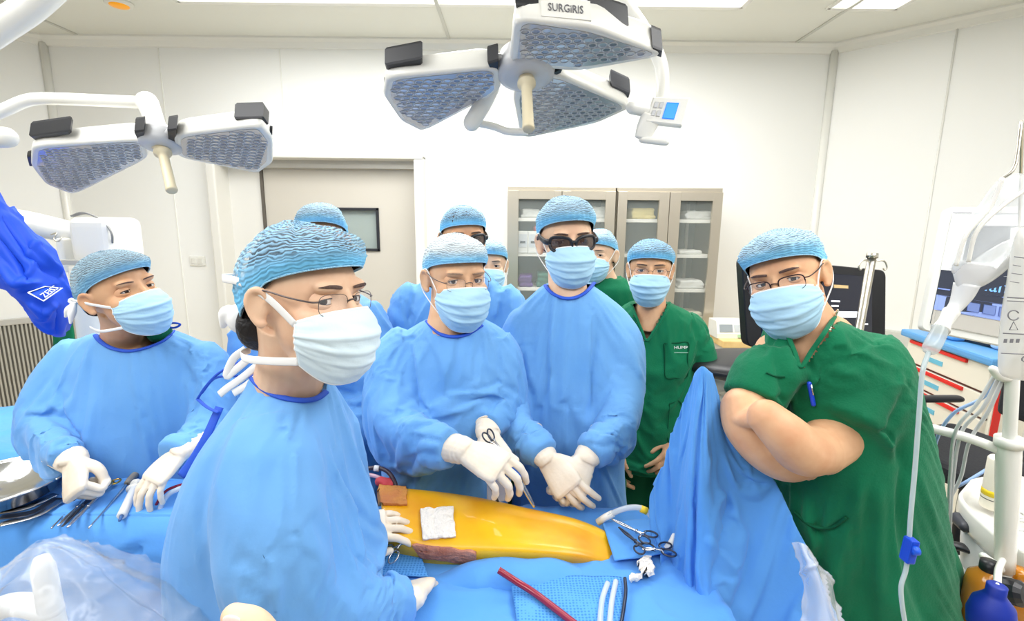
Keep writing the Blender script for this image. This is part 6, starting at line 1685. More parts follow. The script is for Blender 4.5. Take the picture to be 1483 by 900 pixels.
folded('green_linen', 'folded green linen on the third shelf of the left cabinet', 790, 2, .11, .10, PKG, 10, 'linen')
folded('linen_pack', 'cream pack at the bottom shelf of the left cabinet, left side', 762, 3, .11, .10, PKC, 11)
folded('green_linen', 'folded green linen on the bottom shelf of the left cabinet', 795, 3, .11, .09, PKG, 12, 'linen')

# ================================================================ left: equipment behind the nurse
t = thing('microscope_stand', 'bulky white surgical microscope stand behind the blue cover, left', 'microscope', np.array([P(125, 360, 1.95)[0], 2.0, 0]))
def BX3(px0, py0, px1, py1, Y, dep, bev, m, name):
    a, b = P(px0, py0, Y), P(px1, py1, Y); return obj(name, MB().box(((a[0] + b[0]) / 2, Y + dep / 2, (a[2] + b[2]) / 2), (abs(b[0] - a[0]), dep, abs(a[2] - b[2])), None, bev, seg=4), m, t)
BX3(92, 314, 162, 385, 1.95, .2, .04, WPL, 'head_housing')
obj('boom', MB().cap_tube([P(-60, 312, 1.98), P(30, 322, 2.0), P(100, 336, 2.05)], [.055, .05, .045], 18, 14), WPL, t)
BX3(78, 345, 96, 395, 1.98, .1, .012, WPL, 'side_panel')
c0 = P(130, 385, 2.05); obj('column', MB().tube([c0, [c0[0], c0[1], .12]], [.07, .09], 20, 8), WPL, t)
obj('base', MB().box((c0[0], c0[1], .07), (.6, .6, .13), None, .04), WPL, t)
for k in range(3):
    obj('cable', MB().tube([P(103 + 2 * k, 313, 1.99), P(120 + 4 * k, 308 + k, 1.98), P(145 + 3 * k, 318 + 2 * k, 1.97), P(160 + k, 335 + 2 * k, 1.96), P(163, 352, 1.97)], .0035, 6, 30), mat('cable_grey', (140, 140, 138), .5), t)
obj('hook', MB().tube([P(74, 340, 1.94), P(82, 338, 1.93), P(78, 346, 1.92), P(84, 350, 1.92), P(90, 344, 1.93)], .003, 6, 20), STEEL, t)
obj('clamp_block', MB().box(P(104, 380, 1.93), (.10, .03, .02), None, .004), STEELP, t)
# royal-blue dust cover hanging over the optics
rows = [[(-40, 240, 1.62), (-10, 268, 1.60), (8, 296, 1.62), (18, 302, 1.68)], [(-40, 330, 1.56), (0, 335, 1.54), (34, 340, 1.58), (50, 336, 1.66)], [(-40, 385, 1.54), (14, 380, 1.52), (56, 372, 1.56), (84, 372, 1.65)], [(-20, 410, 1.55), (24, 412, 1.50), (64, 408, 1.54), (98, 402, 1.64)], [(18, 420, 1.60), (44, 440, 1.52), (74, 440, 1.54), (103, 430, 1.64)], [(42, 448, 1.64), (58, 464, 1.56), (80, 468, 1.58), (104, 460, 1.66)], [(60, 468, 1.68), (70, 482, 1.63), (86, 486, 1.64), (101, 478, 1.70)]]
G = sheet(rows, 70, 90); N = grid_normals(G); Nf = N * np.sign(-(N * (G - CP)).sum(2, keepdims=True)); s = G.shape
D = crease(G.reshape(-1, 3), Nf.reshape(-1, 3), [([(10, 308), (50, 360), (92, 400)], .02, 4), ([(4, 320), (40, 372), (86, 404)], -.02, 4), ([(0, 345), (30, 385), (40, 408)], -.016, 4), ([(-5, 370), (25, 412), (60, 410)], .014, 5), ([(30, 425), (60, 425), (90, 415)], -.012, 4), ([(40, 440), (62, 455), (84, 440)], .012, 5), ([(84, 445), (78, 480)], -.012, 4)])
G = folds(G + Nf * D.reshape(s[0], s[1], 1), .014, (7, 7, 5), 51)
t = thing('microscope_cover', 'royal blue cloth cover with logo hanging over the microscope, left edge', 'cover', G[-1, 35] * 1.0)
cv = obj('cloth', MB().grid(G), CLOTHB, t); solid(cv, .004, 0)
cbv = BVHTree.FromPolygons([tuple(v) for v in G.reshape(-1, 3)], [(i * 70 + j, i * 70 + j + 1, i * 70 + 71 + j, i * 70 + 70 + j) for i in range(89) for j in range(69)])
def oncov(px, py, off=.006):
    d = nrm(P(px, py, 1.0) - CP); q = cbv.ray_cast(Vector(CP), Vector(d)); return (np.array(q[0]) if q[0] is not None else P(px, py, 1.52)) - d * off
lq = [(38, 435), (65, 416), (87, 428), (60, 447)]
qq = np.array([oncov(*p, .004) for p in lq]); cc = qq.mean(0); nn = nrm(np.cross(qq[2] - qq[3], qq[0] - qq[3])); nn = nn if nn @ (CP - cc) > 0 else -nn
qq = qq - ((qq - cc) @ nn)[:, None] * nn + nn * max(.004, max(((np.array([oncov(*p, 0) for p in lq + [(62, 431), (52, 432), (74, 430)]]) - cc) @ nn)) + .003)
pt = MB(); pt.grid(np.array([[qq[0], qq[1]], [qq[3], qq[2]]])); lg = obj('logo_patch', pt, CLOTHB, t); solid(lg, .003, 0)
fr = MB(); fr.tube(list(qq + nn * .003) + [qq[0] + nn * .003], .0026, 6, flat=.6); obj('logo_frame', fr, WTXT, lg)
x_ = qq[2] - qq[3]; y_ = qq[0] - qq[3]
text_on('logo_letters', 'ZEISS', lg, qq[3] + x_ * .16 + y_ * .10 + nn * .004, qq[3] + x_ * .90 + y_ * .10 + nn * .004, np.linalg.norm(y_) * .38, WTXT, nn)
t = thing('green_drape', 'strip of green cloth hanging beside the grille behind the nurse', 'cloth', P(92, 500, 2.3))
mb = MB(); mb.tube([P(90, 455, 2.3), P(92, 490, 2.3), P(94, 540, 2.3)], [.04, .05, .05], 14, 14, flat=.35, up=(0, -1, 0)); V, F = fuse(mb, .006, 2); V = V + vnormals(V, F) * (noise3(V, (30, 30, 6), 2) * .008)[:, None]; rawobj('cloth', V, F, SCRUB, t)

# ================================================================ right: side table, ultrasound, cart, chair, drip
t = thing('wooden_table', 'light wood topped side table beside the right cabinet', 'table', np.array([P(1056, 488, 3.2)[0], 3.2, 0]))
a = P(1031, 486, 3.2); xL = a[0]; zt_ = a[2]; xR_ = xL + .62
WOOD = mat('light_wood', (236, 204, 142), .45, var=(9, (226, 188, 122), .4, .65))
obj('top', MB().box(((xL + xR_) / 2, 3.25, zt_ - .02), (xR_ - xL, .46, .045), None, .006), WOOD, t)
obj('apron', MB().box(((xL + xR_) / 2, 3.25, zt_ - .09), (xR_ - xL - .08, .4, .09)), WPAINT, t)
for x in (xL + .04, xR_ - .04):
    for y in (3.06, 3.44): obj('leg', MB().box((x, y, (zt_ - .04) / 2), (.04, .04, zt_ - .04), None, .004), WPAINT, t)
c = P(1055, 478, 3.14); t = thing('syringe_pump', 'white syringe pump with grey display on the wooden side table', 'medical device', np.array([c[0], 3.2, zt_ + .003]))
z0 = zt_ + .003
poly = [(0, 0), (.17, 0), (.17, .10), (.12, .115), (0, .03)]
mb = MB(); mb.prism([(q[0], q[1]) for q in [(0, 0), (.15, 0), (.15, .11), (.03, .11), (0, .03)]], (0, 1, 0), (0, 0, 1), (1, 0, 0), (c[0] - .09, 3.1, z0), .20); obj('case', mb, WPL, t)
nv = nrm((0, -.93, .35)); obj('display', MB().box((c[0] - .03, 3.112, z0 + .065), (.085, .006, .05), rot((1, 0, 0), -20)), mat('lcd_grey', (150, 158, 162), .3), t)
obj('keypad', MB().box((c[0] + .055, 3.112, z0 + .065), (.06, .006, .045), rot((1, 0, 0), -20)), mat('keypad_grey', (192, 198, 200), .4), t)
obj('green_clip', MB().box((c[0] + .06, 3.095, z0 + .018), (.03, .02, .022), None, .004), mat('pale_green_plastic', (170, 210, 170), .4), t)

# ---- ultrasound machine
t = thing('ultrasound_machine', 'ultrasound machine with large black monitor behind the folded-arms person', 'ultrasound machine', np.array([P(1150, 600, 1.95)[0], 1.95, 0]))
q = [P(1074, 372, 1.80), P(1284, 392, 1.86), P(1283, 494, 1.86), P(1082, 504, 1.80)]
q = np.array(q); nq = nrm(np.cross(q[1] - q[0], q[3] - q[0])); nq = nq if nq[1] < 0 else -nq
def rr_slab(q, th, m, name, parent, rc=.10):
    q = np.array(q); n = nrm(np.cross(q[1] - q[0], q[3] - q[0])); n = n if n @ (CP - q[0]) > 0 else -n; out = []
    for i in range(4):
        a, b, d = q[i - 1], q[i], q[(i + 1) % 4]; r1 = rc * min(1, np.linalg.norm(d - b) / np.linalg.norm(a - b)); r2 = rc * min(1, np.linalg.norm(a - b) / np.linalg.norm(d - b))
        for tt in np.linspace(0, 1, 7): out.append((1 - tt) ** 2 * (b + (a - b) * r1) + 2 * tt * (1 - tt) * b + tt * tt * (b + (d - b) * r2))
    out = np.array(out); c = out.mean(0)
    mb = MB(); mb.loft([c + (out - c) * .97 - n * th, out - n * th * .8, out - n * .004, c + (out - c) * .985], smooth=False); return obj(name, mb, m, parent), n
mo, nq = rr_slab(q, .05, BLK, 'monitor', t)
SCD = mat('monitor_screen_dark', (14, 18, 34), .12, spec=.6, emit=((12, 18, 40), .6))
so, _ = rr_slab(sub(q, .10, .90, .10, .90, nq, .002), .004, SCD, 'screen', mo, .02)
UIW = mat('screen_text_white', (230, 232, 236), .4, emit=((230, 232, 236), .7)); UIG = mat('screen_text_gold', (206, 178, 130), .4, emit=((206, 178, 130), .5))
for u0, u1, v0, v1, m_ in ((.62, .72, .24, .28, UIG), (.60, .66, .44, .46, UIW), (.60, .65, .50, .52, UIW), (.62, .80, .58, .66, UIW), (.82, .86, .74, .76, UIW), (.12, .2, .58, .6, UIG), (.12, .22, .66, .67, DGREY), (.13, .2, .86, .87, UIW)):
    slab(sub(q, u0, u1, v0, v1, nq, .0045), .002, m_, 'screen_line', so)
ms = (q[2] + q[3]) / 2; obj('monitor_arm', MB().tube([q.mean(0) - nq * .05, q.mean(0) - nq * .12, [ms[0], ms[1] + .12, 1.0], [ms[0], ms[1] + .12, .86]], [.04, .04, .035, .04], 14, 16), WPL, t)
ub = P(1075, 530, 1.72); x0 = ub[0] - .09
V = []
mb = MB(); mb.ell((x0 + .22, 1.80, ub[2] - .02), (.32, .20, .055)); V0 = mb.v[0]; V0[:, 2] = np.where(V0[:, 2] > ub[2], ub[2] + (V0[:, 2] - ub[2]) * .5, V0[:, 2]); obj('palm_rest', mb, BLK, t)
obj('console', MB().box((x0 + .27, 1.92, ub[2] - .09), (.52, .3, .07), None, .03, seg=3), WPL, t)
obj('column', MB().box((x0 + .27, 1.98, ub[2] / 2 - .08), (.34, .34, ub[2] - .22), None, .05, seg=3), WPL, t)
obj('foot_base', MB().box((x0 + .27, 1.98, .11), (.5, .56, .14), None, .05, seg=3), STEELP, t)
for dx in (-.2, .2):
    for dy in (-.22, .22): obj('caster', MB().lathe([(0, -.02), (.045, -.02), (.05, 0), (.045, .02), (0, .02)], (x0 + .27 + dx, 1.98 + dy, .05), np.array([[0, 0, 1.], [0, 1, 0], [-1, 0, 0]]), 20), RUB, t)
c = P(1078, 575, 1.60)
gb = thing('gel_bottle', 'white capped bottle standing in front of the black palm rest', 'bottle', c + [0, 0, -.03])
obj('bottle', MB().lathe([(0, -.03), (.03, -.03), (.032, -.02), (.032, .045), (.028, .052)], c, n=24), mat('bottle_white', (226, 226, 220), .3), gb)
obj('cap', MB().lathe([(.031, .050), (.033, .054), (.033, .078), (.028, .082), (0, .082)], c, n=24), WPL, gb)
tr = thing('side_tray', 'white side tray with grey probe rests under the capped bottle', 'tray', c + [0, .02, -.09]); obj('tray', MB().box(c + [.0, .03, -.045], (.22, .16, .022), None, .008), WPL, tr)
obj('probe_rest', MB().cap_tube([c + [-.05, -.02, -.02], c + [-.09, -.03, -.03]], [.014, .01], 10, 8), DGREY, tr)
obj('tray_post', MB().tube([c + [.0, .05, -.055], [c[0], c[1] + .05, 0]], .03, 14), WPL, tr)
# steel drip stand behind it
t = thing('drip_stand', 'steel drip stand with curled hooks behind the large person', 'drip stand', np.array([P(1260, 400, 1.72)[0], 1.70, 0]))
a = P(1263, 372, 1.66); obj('pole', MB().tube([a, [a[0] - .012, 1.68, .9], [a[0] - .02, 1.7, .03]], .0135, 14), STEEL, t)
obj('top_cap', MB().lathe([(0, .012), (.017, .012), (.018, -.004), (0, -.004)], a, n=16), STEEL, t)
for s in (-1, 1): obj('hook', MB().tube([a + [0, 0, -.02], a + [s * .025, -.005, -.012], a + [s * .04, -.008, -.016], a + [s * .048, -.01, -.034], a + [s * .042, -.01, -.044], a + [s * .036, -.01, -.038]], .0028, 8, 26), STEEL, t)
for k in range(5): obj('foot', MB().tube([(a[0] - .02, 1.7, .08), (a[0] - .02 + .25 * math.cos(k * 1.2566), 1.7 + .25 * math.sin(k * 1.2566), .03)], .012, 10), STEEL, t)

# ---- drawer cart against the right wall
CX, CY0, CY1, CZ0, CZ1 = 2.24, 2.10, 2.72, .30, 1.0
cz = P(1312, 508, 2.72)
t = thing('drawer_cart', 'white drawer cart with red handle strips on the right', 'drawer cart', (CX + .24, 2.4, 0))
CARTW = mat('cart_enamel', (240, 236, 222), .4); CARTR = mat('cart_red', (226, 40, 34), .4); CARTB = mat('cart_blue', (96, 164, 224), .4); CARTK = mat('cart_gap', (92, 46, 40), .6); LABB = mat('label_cyan', (110, 190, 220), .6)
ang = math.atan2(.10, .60); Rz = rot((0, 0, 1), -9)
O = np.array([CX, (CY0 + CY1) / 2, 0])
def cw(x, y, z): return O + Rz @ np.array([x, y, z])
CH_ = 1.10
obj('carcass', MB().box(cw(.24, 0, CH_ / 2 + .03), (.46, .62, CH_ - .18), Rz, .012), CARTW, t)
zs = [1.08, .94, .82, .67, .48, .26]
for k in range(5):
    z1, z0 = zs[k], zs[k + 1]
    d = obj('drawer', MB().box(cw(.0, 0, (z0 + z1) / 2 - .004), (.03, .585, z1 - z0 - .012), Rz, .005), CARTW, t)
    obj('handle_strip', MB().box(cw(-.02, .05, z1 - .022), (.014, .42, .018), Rz, .003), CARTR, d)
    obj('gap', MB().box(cw(.004, 0, z1 - .003), (.024, .585, .006), Rz), CARTK, d)
    obj('drawer_label', MB().box(cw(-.0165, .06, (z0 + z1) / 2 - .015), (.003, .12 if k < 3 else .24, .024 if k < 3 else .05), Rz), LABB, d)
obj('corner_strip', MB().box(cw(.03, -.312, .58), (.03, .006, .8), Rz, .002), CARTR, t)
obj('top_tray', MB().box(cw(.22, 0, CH_ - .005), (.52, .66, .04), Rz, .012), CARTB, t)
for dx in (.06, .42):
    for dy in (-.25, .25): obj('caster', MB().lathe([(0, -.018), (.05, -.018), (.055, 0), (.05, .018), (0, .018)], cw(dx, dy, .055), np.array([[1., 0, 0], [0, 0, 1], [0, -1, 0]]), 20), RUB, t)
obj('base_frame', MB().box(cw(.24, 0, .125), (.44, .58, .04), Rz, .008), CARTB, t)
for k, (dx, dy, m_, lb) in enumerate(((.12, .12, CARTB, 'folded pale blue cloth on top of the drawer cart, nearer the wall end'), (.2, -.14, mat('pale_blue_cloth', (170, 204, 236), .8), 'rumpled pale blue cloth on top of the drawer cart, nearer the camera'))):
    mb = MB(); mb.box(cw(dx, dy, CH_ + .035), (.2, .2, .035), Rz, .012); mb.box(cw(dx + .02, dy + .02, CH_ + .05), (.14, .15, .03), Rz, .012); V, F = fuse(mb, .008, 2); V = V + vnormals(V, F) * (noise3(V, 18, k) * .010)[:, None]; tag(rawobj('cloth', V, F, m_), lb, 'cloth')
c = cw(.10, -.02, CH_ + .03); tag(obj('dark_scissors_case', MB().cap_tube([c + [0, -.08, 0], c + [0, .08, 0]], [.012, .016], 10, 10), BLK), 'small dark case lying between the cloths on the drawer cart', 'case')
# grey rail along the right wall
rl = MB(); a = np.array([XR, WY, 0]); b = np.array([XR + CH, WY - CH, 0]); d_ = nrm(b - a); i_ = np.array([d_[1], -d_[0], 0])
zr = .9; rl.box((a + b) / 2 + i_ * .02 + [0, 0, zr], (np.linalg.norm(b - a) * .96, .04, .14), np.stack([d_, i_, [0, 0, 1]], 1), .01)
struct('trim_rail', rl, SEAL)

# ---- anaesthesia monitor behind the drip bag
t = thing('anaesthesia_monitor', 'tilted monitor with blue screen rows and big blue lettering behind the drip bags', 'monitor', np.array([P(1420, 450, 1.5)[0], 1.5, 0]))
q = np.array([P(1372, 300, 1.50), P(1530, 300, 1.40), P(1500, 512, 1.36), P(1334, 478, 1.46)])
mo, nq = rr_slab(q, .05, WPL, 'casing', t, .06)
AS = mat('monitor_slate', (58, 62, 74), .2, emit=((58, 62, 74), .3)); AB = mat('monitor_periwinkle', (138, 158, 214), .3, emit=((138, 158, 214), .35)); ABR = mat('monitor_bright_blue', (120, 176, 246), .3, emit=((110, 170, 250), .6)); AGR = mat('monitor_grey', (196, 192, 184), .4)
so, _ = rr_slab(sub(q, .06, .97, .04, .94, nq, .002), .004, AS, 'screen', mo, .01)
slab(sub(q, .06, .97, .05, .50, nq, .0035), .002, mat('monitor_pale', (226, 228, 228), .3, emit=((226, 228, 228), .25)), 'screen_field', so)
slab(sub(q, .07, .96, .70, .82, nq, .0035), .002, AB, 'screen_row', so)
slab(sub(q, .07, .96, .82, .94, nq, .0035), .002, AGR, 'screen_row', so)
slab(sub(q, .07, .96, .645, .655, nq, .0035), .002, AB, 'screen_row', so)
for k in range(4): slab(sub(q, .36 + .14 * k, .47 + .14 * k, .72, .79, nq, .0055), .002, mat('monitor_key', (122, 142, 200), .3), 'screen_key', so)
bl = sub(q, .40, .86, .52, .62, nq, .004); text_on('screen_lettering', 'Handb', so, bl[3], bl[2], .040, ABR, nq)
mm = q.mean(0) - nq * .05; obj('mount_arm', MB().tube([mm, mm - nq * .10, mm + np.array([.35, .20, -.05]), [mm[0] + .52, mm[1] + .22, mm[2] - .3], [mm[0] + .52, mm[1] + .22, .05]], [.03, .03, .035, .035, .04], 14, 30), WPL, t)
obj('foot', MB().box((mm[0] + .52, mm[1] + .22, .05), (.4, .4, .1), None, .03), WPL, t)

# ---- black office chair
FAB = mat('chair_black', (40, 41, 46), .8, bump=(150, .2, 2))
ct = P(1432, 640, 1.62); cx, cy = ct[0], 1.66
t = thing('office_chair', 'black office chair with armrest between the drawer cart and the white cart', 'chair', (cx, cy, 0))
sz = P(1430, 678, 1.6)[2]
obj('seat', MB().box((cx, cy, sz), (.46, .46, .07), rot((0, 0, 1), 15), .03, seg=3), FAB, t)
obj('backrest', MB().box((cx + .30, cy - .02, sz + .36), (.06, .42, .5), rot((0, 0, 1), 12), .028, seg=3), FAB, t)
obj('back_post', MB().tube([(cx + .18, cy, sz - .03), (cx + .32, cy, sz + .02), (cx + .33, cy, sz + .2)], .02, 10, 14), BLK, t)
for s in (-1, 1):
    ar = MB(); y = cy + s * .25; ar.tube([(cx + .02, y, sz - .02), (cx - .0, y, sz + .07), (cx - .02, y, sz + .13)], [.018, .016, .02], 10, 12, flat=1.6); a_ = obj('armrest', ar, BLK, t)
    obj('arm_pad', MB().cap_tube([(cx - .16, y, sz + .14), (cx + .14, y, sz + .145)], .024, 12, 10, flat=.6), BLK, a_)
obj('gas_lift', MB().tube([(cx, cy, sz - .03), (cx, cy, .1)], .025, 14), BLK, t)
for k in range(5):
    e = (cx + .28 * math.cos(k * 1.2566 + .3), cy + .28 * math.sin(k * 1.2566 + .3), .07); f = obj('base_spoke', MB().tube([(cx, cy, .11), e], [.026, .018], 10), BLK, t)
    obj('castor', MB().ell((e[0], e[1], .032), (.03, .03, .032), None, 14, 10), RUB, f)

# ---- white cart with its moulded tray (lower right)
t = thing('equipment_cart', 'rounded white equipment cart with moulded top tray at the right edge', 'cart', np.array([P(1470, 760, 1.12)[0], 1.12, 0]))
rim = [(1388, 716), (1400, 738), (1440, 775), (1483, 800), (1560, 850), (1640, 800), (1560, 715), (1470, 690), (1405, 696)]
zt_ = P(1400, 715, 1.25)[2]
q = np.array([Pz(x, y, zt_) for x, y in rim]); q = np.array([cr(np.concatenate([q[-2:], q, q[:2]])[:, k:k + 1], (len(q) + 3) * 6 + 1)[12:-12, 0] for k in range(3)]).T[:-6 if False else None]
c = q.mean(0)
mb = MB(); mb.loft([c + (q - c) * .90 + [0, 0, -.01], c + (q - c) * .93 + [0, 0, .004], c + (q - c) * .985 + [0, 0, .004], q + [0, 0, -.006], q * 1.0 + [0, 0, -.045], c + (q - c) * .97 + [0, 0, -.055], c + (q - c) * .90 + [0, 0, -.07]][::-1]); obj('top_tray', mb, WPAINT, t)
mb = MB(); mb.loft([c + (q - c) * k + [0, 0, h] for k, h in ((.88, -.06), (.86, -.12), (.80, -.18), (.62, -.21))]); obj('under_housing', mb, mat('cart_grey_white', (208, 210, 208), .4), t)
obj('column', MB().box((c[0], c[1], (zt_ - .2) / 2), (.3, .3, zt_ - .2), None, .04), WPL, t)
obj('base', MB().box((c[0], c[1], .07), (.5, .5, .1), None, .03), DGREY, t)
kx = Pz(1428, 792, zt_ - .13); obj('side_knob', MB().cap_tube([kx, kx + [-.03, -.03, 0]], [.026, .024], 16, 8), WPL, t)
obj('knob_collar', MB().cap_tube([kx + [.028, .015, 0], kx + [.05, .03, 0]], .022, 14, 6), BLK, t)
for (x, y), r_ in (((1462, 745), .02), ((1476, 762), .024)):
    g = Pz(x, y, zt_ + .004); obj('moulded_ring', MB().tube([g + [r_ * 1.6 * math.cos(w_), r_ * math.sin(w_), .002] for w_ in np.linspace(0, 6.283, 25)], .003, 6), mat('cart_grey_white', (208, 210, 208), .4), t)
obj('castor_arm', MB().cap_tube([P(1318, 783, 1.25), P(1380, 790, 1.2), P(1415, 800, 1.15)], [.014, .016, .016], 10, 12, flat=.6), BLK, t)
obj('side_latch', MB().cap_tube([P(1388, 752, 1.2), P(1398, 764, 1.16)], [.018, .014], 10, 8), DGREY, t)
# white canister with yellow label standing on it
c = Pz(1437, 735, zt_ + .004); pxm = pxs(1437, 700, c[1])
t = thing('canister', 'white cylinder with a yellow band standing on the white cart', 'canister', c)
obj('body', MB().lathe([(0, 0), (.026, 0), (.027, .004), (.027, .135), (.024, .14), (0, .14)], c, n=28), mat('canister_cream', (240, 232, 214), .35), t)
obj('yellow_band', MB().lathe([(.0274, .036), (.0276, .036), (.0276, .052), (.0274, .052)], c, n=28, caps=False), mat('label_yellow', (236, 206, 30), .5), t)
obj('grey_line', MB().lathe([(.0274, .026), (.0276, .026), (.0276, .028), (.0274, .028)], c, n=28, caps=False), DGREY, t)

# ---- white pole with crossbar (drip pole) in the foreground right
t = thing('white_pole', 'white vertical pole with a horizontal crossbar near the right edge', 'pole', np.array([P(1462, 700, .98)[0], .98, 0]))
a, b = P(1476, 330, .98), P(1455, 826, .98)
obj('upper_rod', MB().tube([a, P(1470, 470, .98), P(1461, 655, .98)], [.012, .012, .012], 14, 16), WPAINT, t)
obj('lower_tube', MB().tube([P(1462, 636, .98), P(1461, 650, .98), P(1458, 740, .98), b], [.017, .021, .020, .018], 18, 14), WPAINT, t)
obj('collar', MB().tube([P(1462, 634, .98), P(1461, 646, .98)], .025, 18), LAMPW, t)
obj('crossbar', MB().cap_tube([P(1338, 618, 1.06), P(1400, 634, 1.02), P(1456, 655, .985)], .0105, 14, 14), WPAINT, t)
obj('end_fitting', MB().cap_tube([b, P(1440, 818, .975), P(1424, 806, .97)], [.012, .010, .008], 12, 12), WPL, t)
obj('hook_clips', MB().cap_tube([P(1438, 535, .98), P(1450, 545, .98), P(1468, 548, .98)], [.008, .011, .008], 10, 10), WPL, t)
obj('foot_rod', MB().tube([b, [b[0] + .06, b[1] + .06, .05]], [.014, .016], 12), STEELP, t)
obj('foot_plate', MB().lathe([(0, .06), (.05, .055), (.20, .02), (.20, 0), (0, 0)], (b[0] + .06, b[1] + .06, 0), n=28), STEELP, t)

# ---- drip bags, chamber and line
BAG = mat('drip_bag', (238, 242, 244), .12, alpha=.38, spec=.8, coat=.4); crinkle(BAG, 8, .4, .015)
BAGW = mat('drip_fluid', (244, 245, 245), .25, alpha=.82)
CHR = .78
t = thing('drip_bag', 'clear hanging drip bag with a white collapsed bottom, upper right', 'drip bag', P(1400, 440, CHR))
def pillow(outline, Y, dep, m, name, parent, seed=0):
    o_ = np.array([P(x, y, Y) for x, y in outline]); c = o_.mean(0); d = np.array([0, 1., 0]); mb = MB(); rings = []
    o_ = np.array([cr(np.concatenate([o_[-2:], o_, o_[:2]])[:, k:k + 1], (len(o_) + 3) * 5 + 1)[10:-11, 0] for k in range(3)]).T
    for k, h in ((.12, -1), (.5, -.86), (.8, -.55), (.95, -.2), (1, 0), (.95, .2), (.8, .55), (.5, .86), (.12, 1)):
        rings.append(c + (o_ - c) * k + d * dep * h)
    mb.loft(rings); return obj(name, mb, m, parent)
pillow([(1378, 395), (1395, 330), (1420, 295), (1450, 258), (1490, 255), (1490, 300), (1470, 350), (1452, 385), (1420, 405), (1395, 410)], CHR, .022, BAG, 'bag', t)
pillow([(1380, 392), (1386, 376), (1405, 384), (1440, 380), (1470, 345), (1476, 352), (1458, 385), (1425, 412), (1400, 422), (1384, 412)], CHR, .024, BAGW, 'fluid', t)
for q in ([(1452, 258), (1434, 300), (1400, 340), (1384, 385)], [(1490, 272), (1450, 300), (1415, 335), (1402, 380)]):
    obj('welded_edge', MB().tube([P(x, y, CHR - .02) for x, y in q], .003, 8, 30), WPL, t)
obj('outlet_port', MB().tube([P(1400, 412, CHR), P(1394, 428, CHR), P(1386, 442, CHR), P(1376, 454, CHR)], [.020, .017, .013, .011], 14, 14, flat=.7), BAGW, t)
obj('hanger', MB().tube([P(1450, 260, CHR), P(1470, 240, CHR), P(1480, 180, CHR + .05), P(1476, 332, .98)], .0025, 6, 24), STEEL, t)
t = thing('drip_bag', 'second drip bag with printed volume scale at the right edge', 'drip bag', P(1470, 530, .74))
b2 = pillow([(1476, 330), (1462, 400), (1452, 460), (1447, 520), (1452, 545), (1500, 552), (1545, 540), (1560, 340), (1520, 322)], .74, .02, mat('printed_bag', (238, 238, 232), .2, alpha=.72, spec=.6), 'bag', t)
INK = mat('print_grey', (120, 120, 124), .6)
pk = MB()
for y, x0, x1 in ((372, 1468, 1482), (382, 1466, 1478), (392, 1465, 1480), (402, 1463, 1476), (430, 1458, 1490), (434, 1458, 1490), (484, 1452, 1490), (512, 1450, 1490)):
    pass
for y, x0, x1, w_ in ((372, 1469, 1483, .0008), (384, 1467, 1478, .0006), (396, 1465, 1480, .0006), (408, 1463, 1476, .0006), (431, 1459, 1495, .0010), (436, 1459, 1495, .0008), (483, 1453, 1495, .0010), (512, 1450, 1495, .0008)):
    obj('printed_line', MB().tube([P(x0, y, .715), P(x1, y + 2, .715)], w_, 6), INK, b2)
obj('printed_mark', MB().tube([P(1468 + 8 * math.cos(w_), 457 + 7 * math.sin(w_), .715) for w_ in np.linspace(.5, 5.8, 20)], .0009, 6), INK, b2)
obj('printed_mark', MB().tube([P(x, y, .715) for x, y in ((1462, 478), (1468, 466), (1474, 478), (1462, 478))], .0006, 6), INK, b2)
for k in range(3): obj('printed_mark', MB().box(P(1456 + 9 * k, 494, .715), (.0045, .001, .006)), INK, b2)
text_on('printed_letter', 'C', b2, P(1478, 524, .712), P(1486, 525, .712), .010, INK, (0, -1, 0))
t = thing('drip_line', 'clear drip line with chamber and blue roller clamp in front of the green scrubs', 'drip line', P(1350, 500, .74))
obj('spike', MB().tube([P(1378, 452, .77), P(1368, 468, .76), P(1362, 478, .755)], [.012, .010, .013], 14, 10), WPL, t)
obj('chamber', MB().tube([P(1363, 474, .755), P(1359, 484, .752), P(1348, 505, .745), P(1345, 511, .742)], [.0105, .0115, .0115, .006], 18, 14), mat('chamber_clear', (214, 224, 224), .1, alpha=.5, spec=.9), t)
obj('line', MB().tube([P(1345, 510, .742), P(1336, 540, .73), P(1331, 600, .72), P(1325, 680, .71), P(1319, 745, .70), P(1316, 790, .695), P(1312, 825, .69), P(1305, 850, .685), P(1307, 880, .68), P(1313, 915, .675)], .0035, 10, 90), mat('line_clear', (196, 212, 214), .15, alpha=.75, spec=.8), t)
rc_ = P(1317, 797, .69); obj('roller_clamp', MB().box(rc_, (.014, .018, .040), rot((0, 1, 0), 4), .003), mat('clamp_blue', (16, 70, 200), .35), t)
obj('roller', MB().lathe([(0, -.004), (.007, -.004), (.007, .004), (0, .004)], rc_ + [0, -.010, .006], np.array([[0, 0, 1.], [0, 1, 0], [-1, 0, 0]]), 16), mat('roller_blue', (30, 92, 220), .35), t)

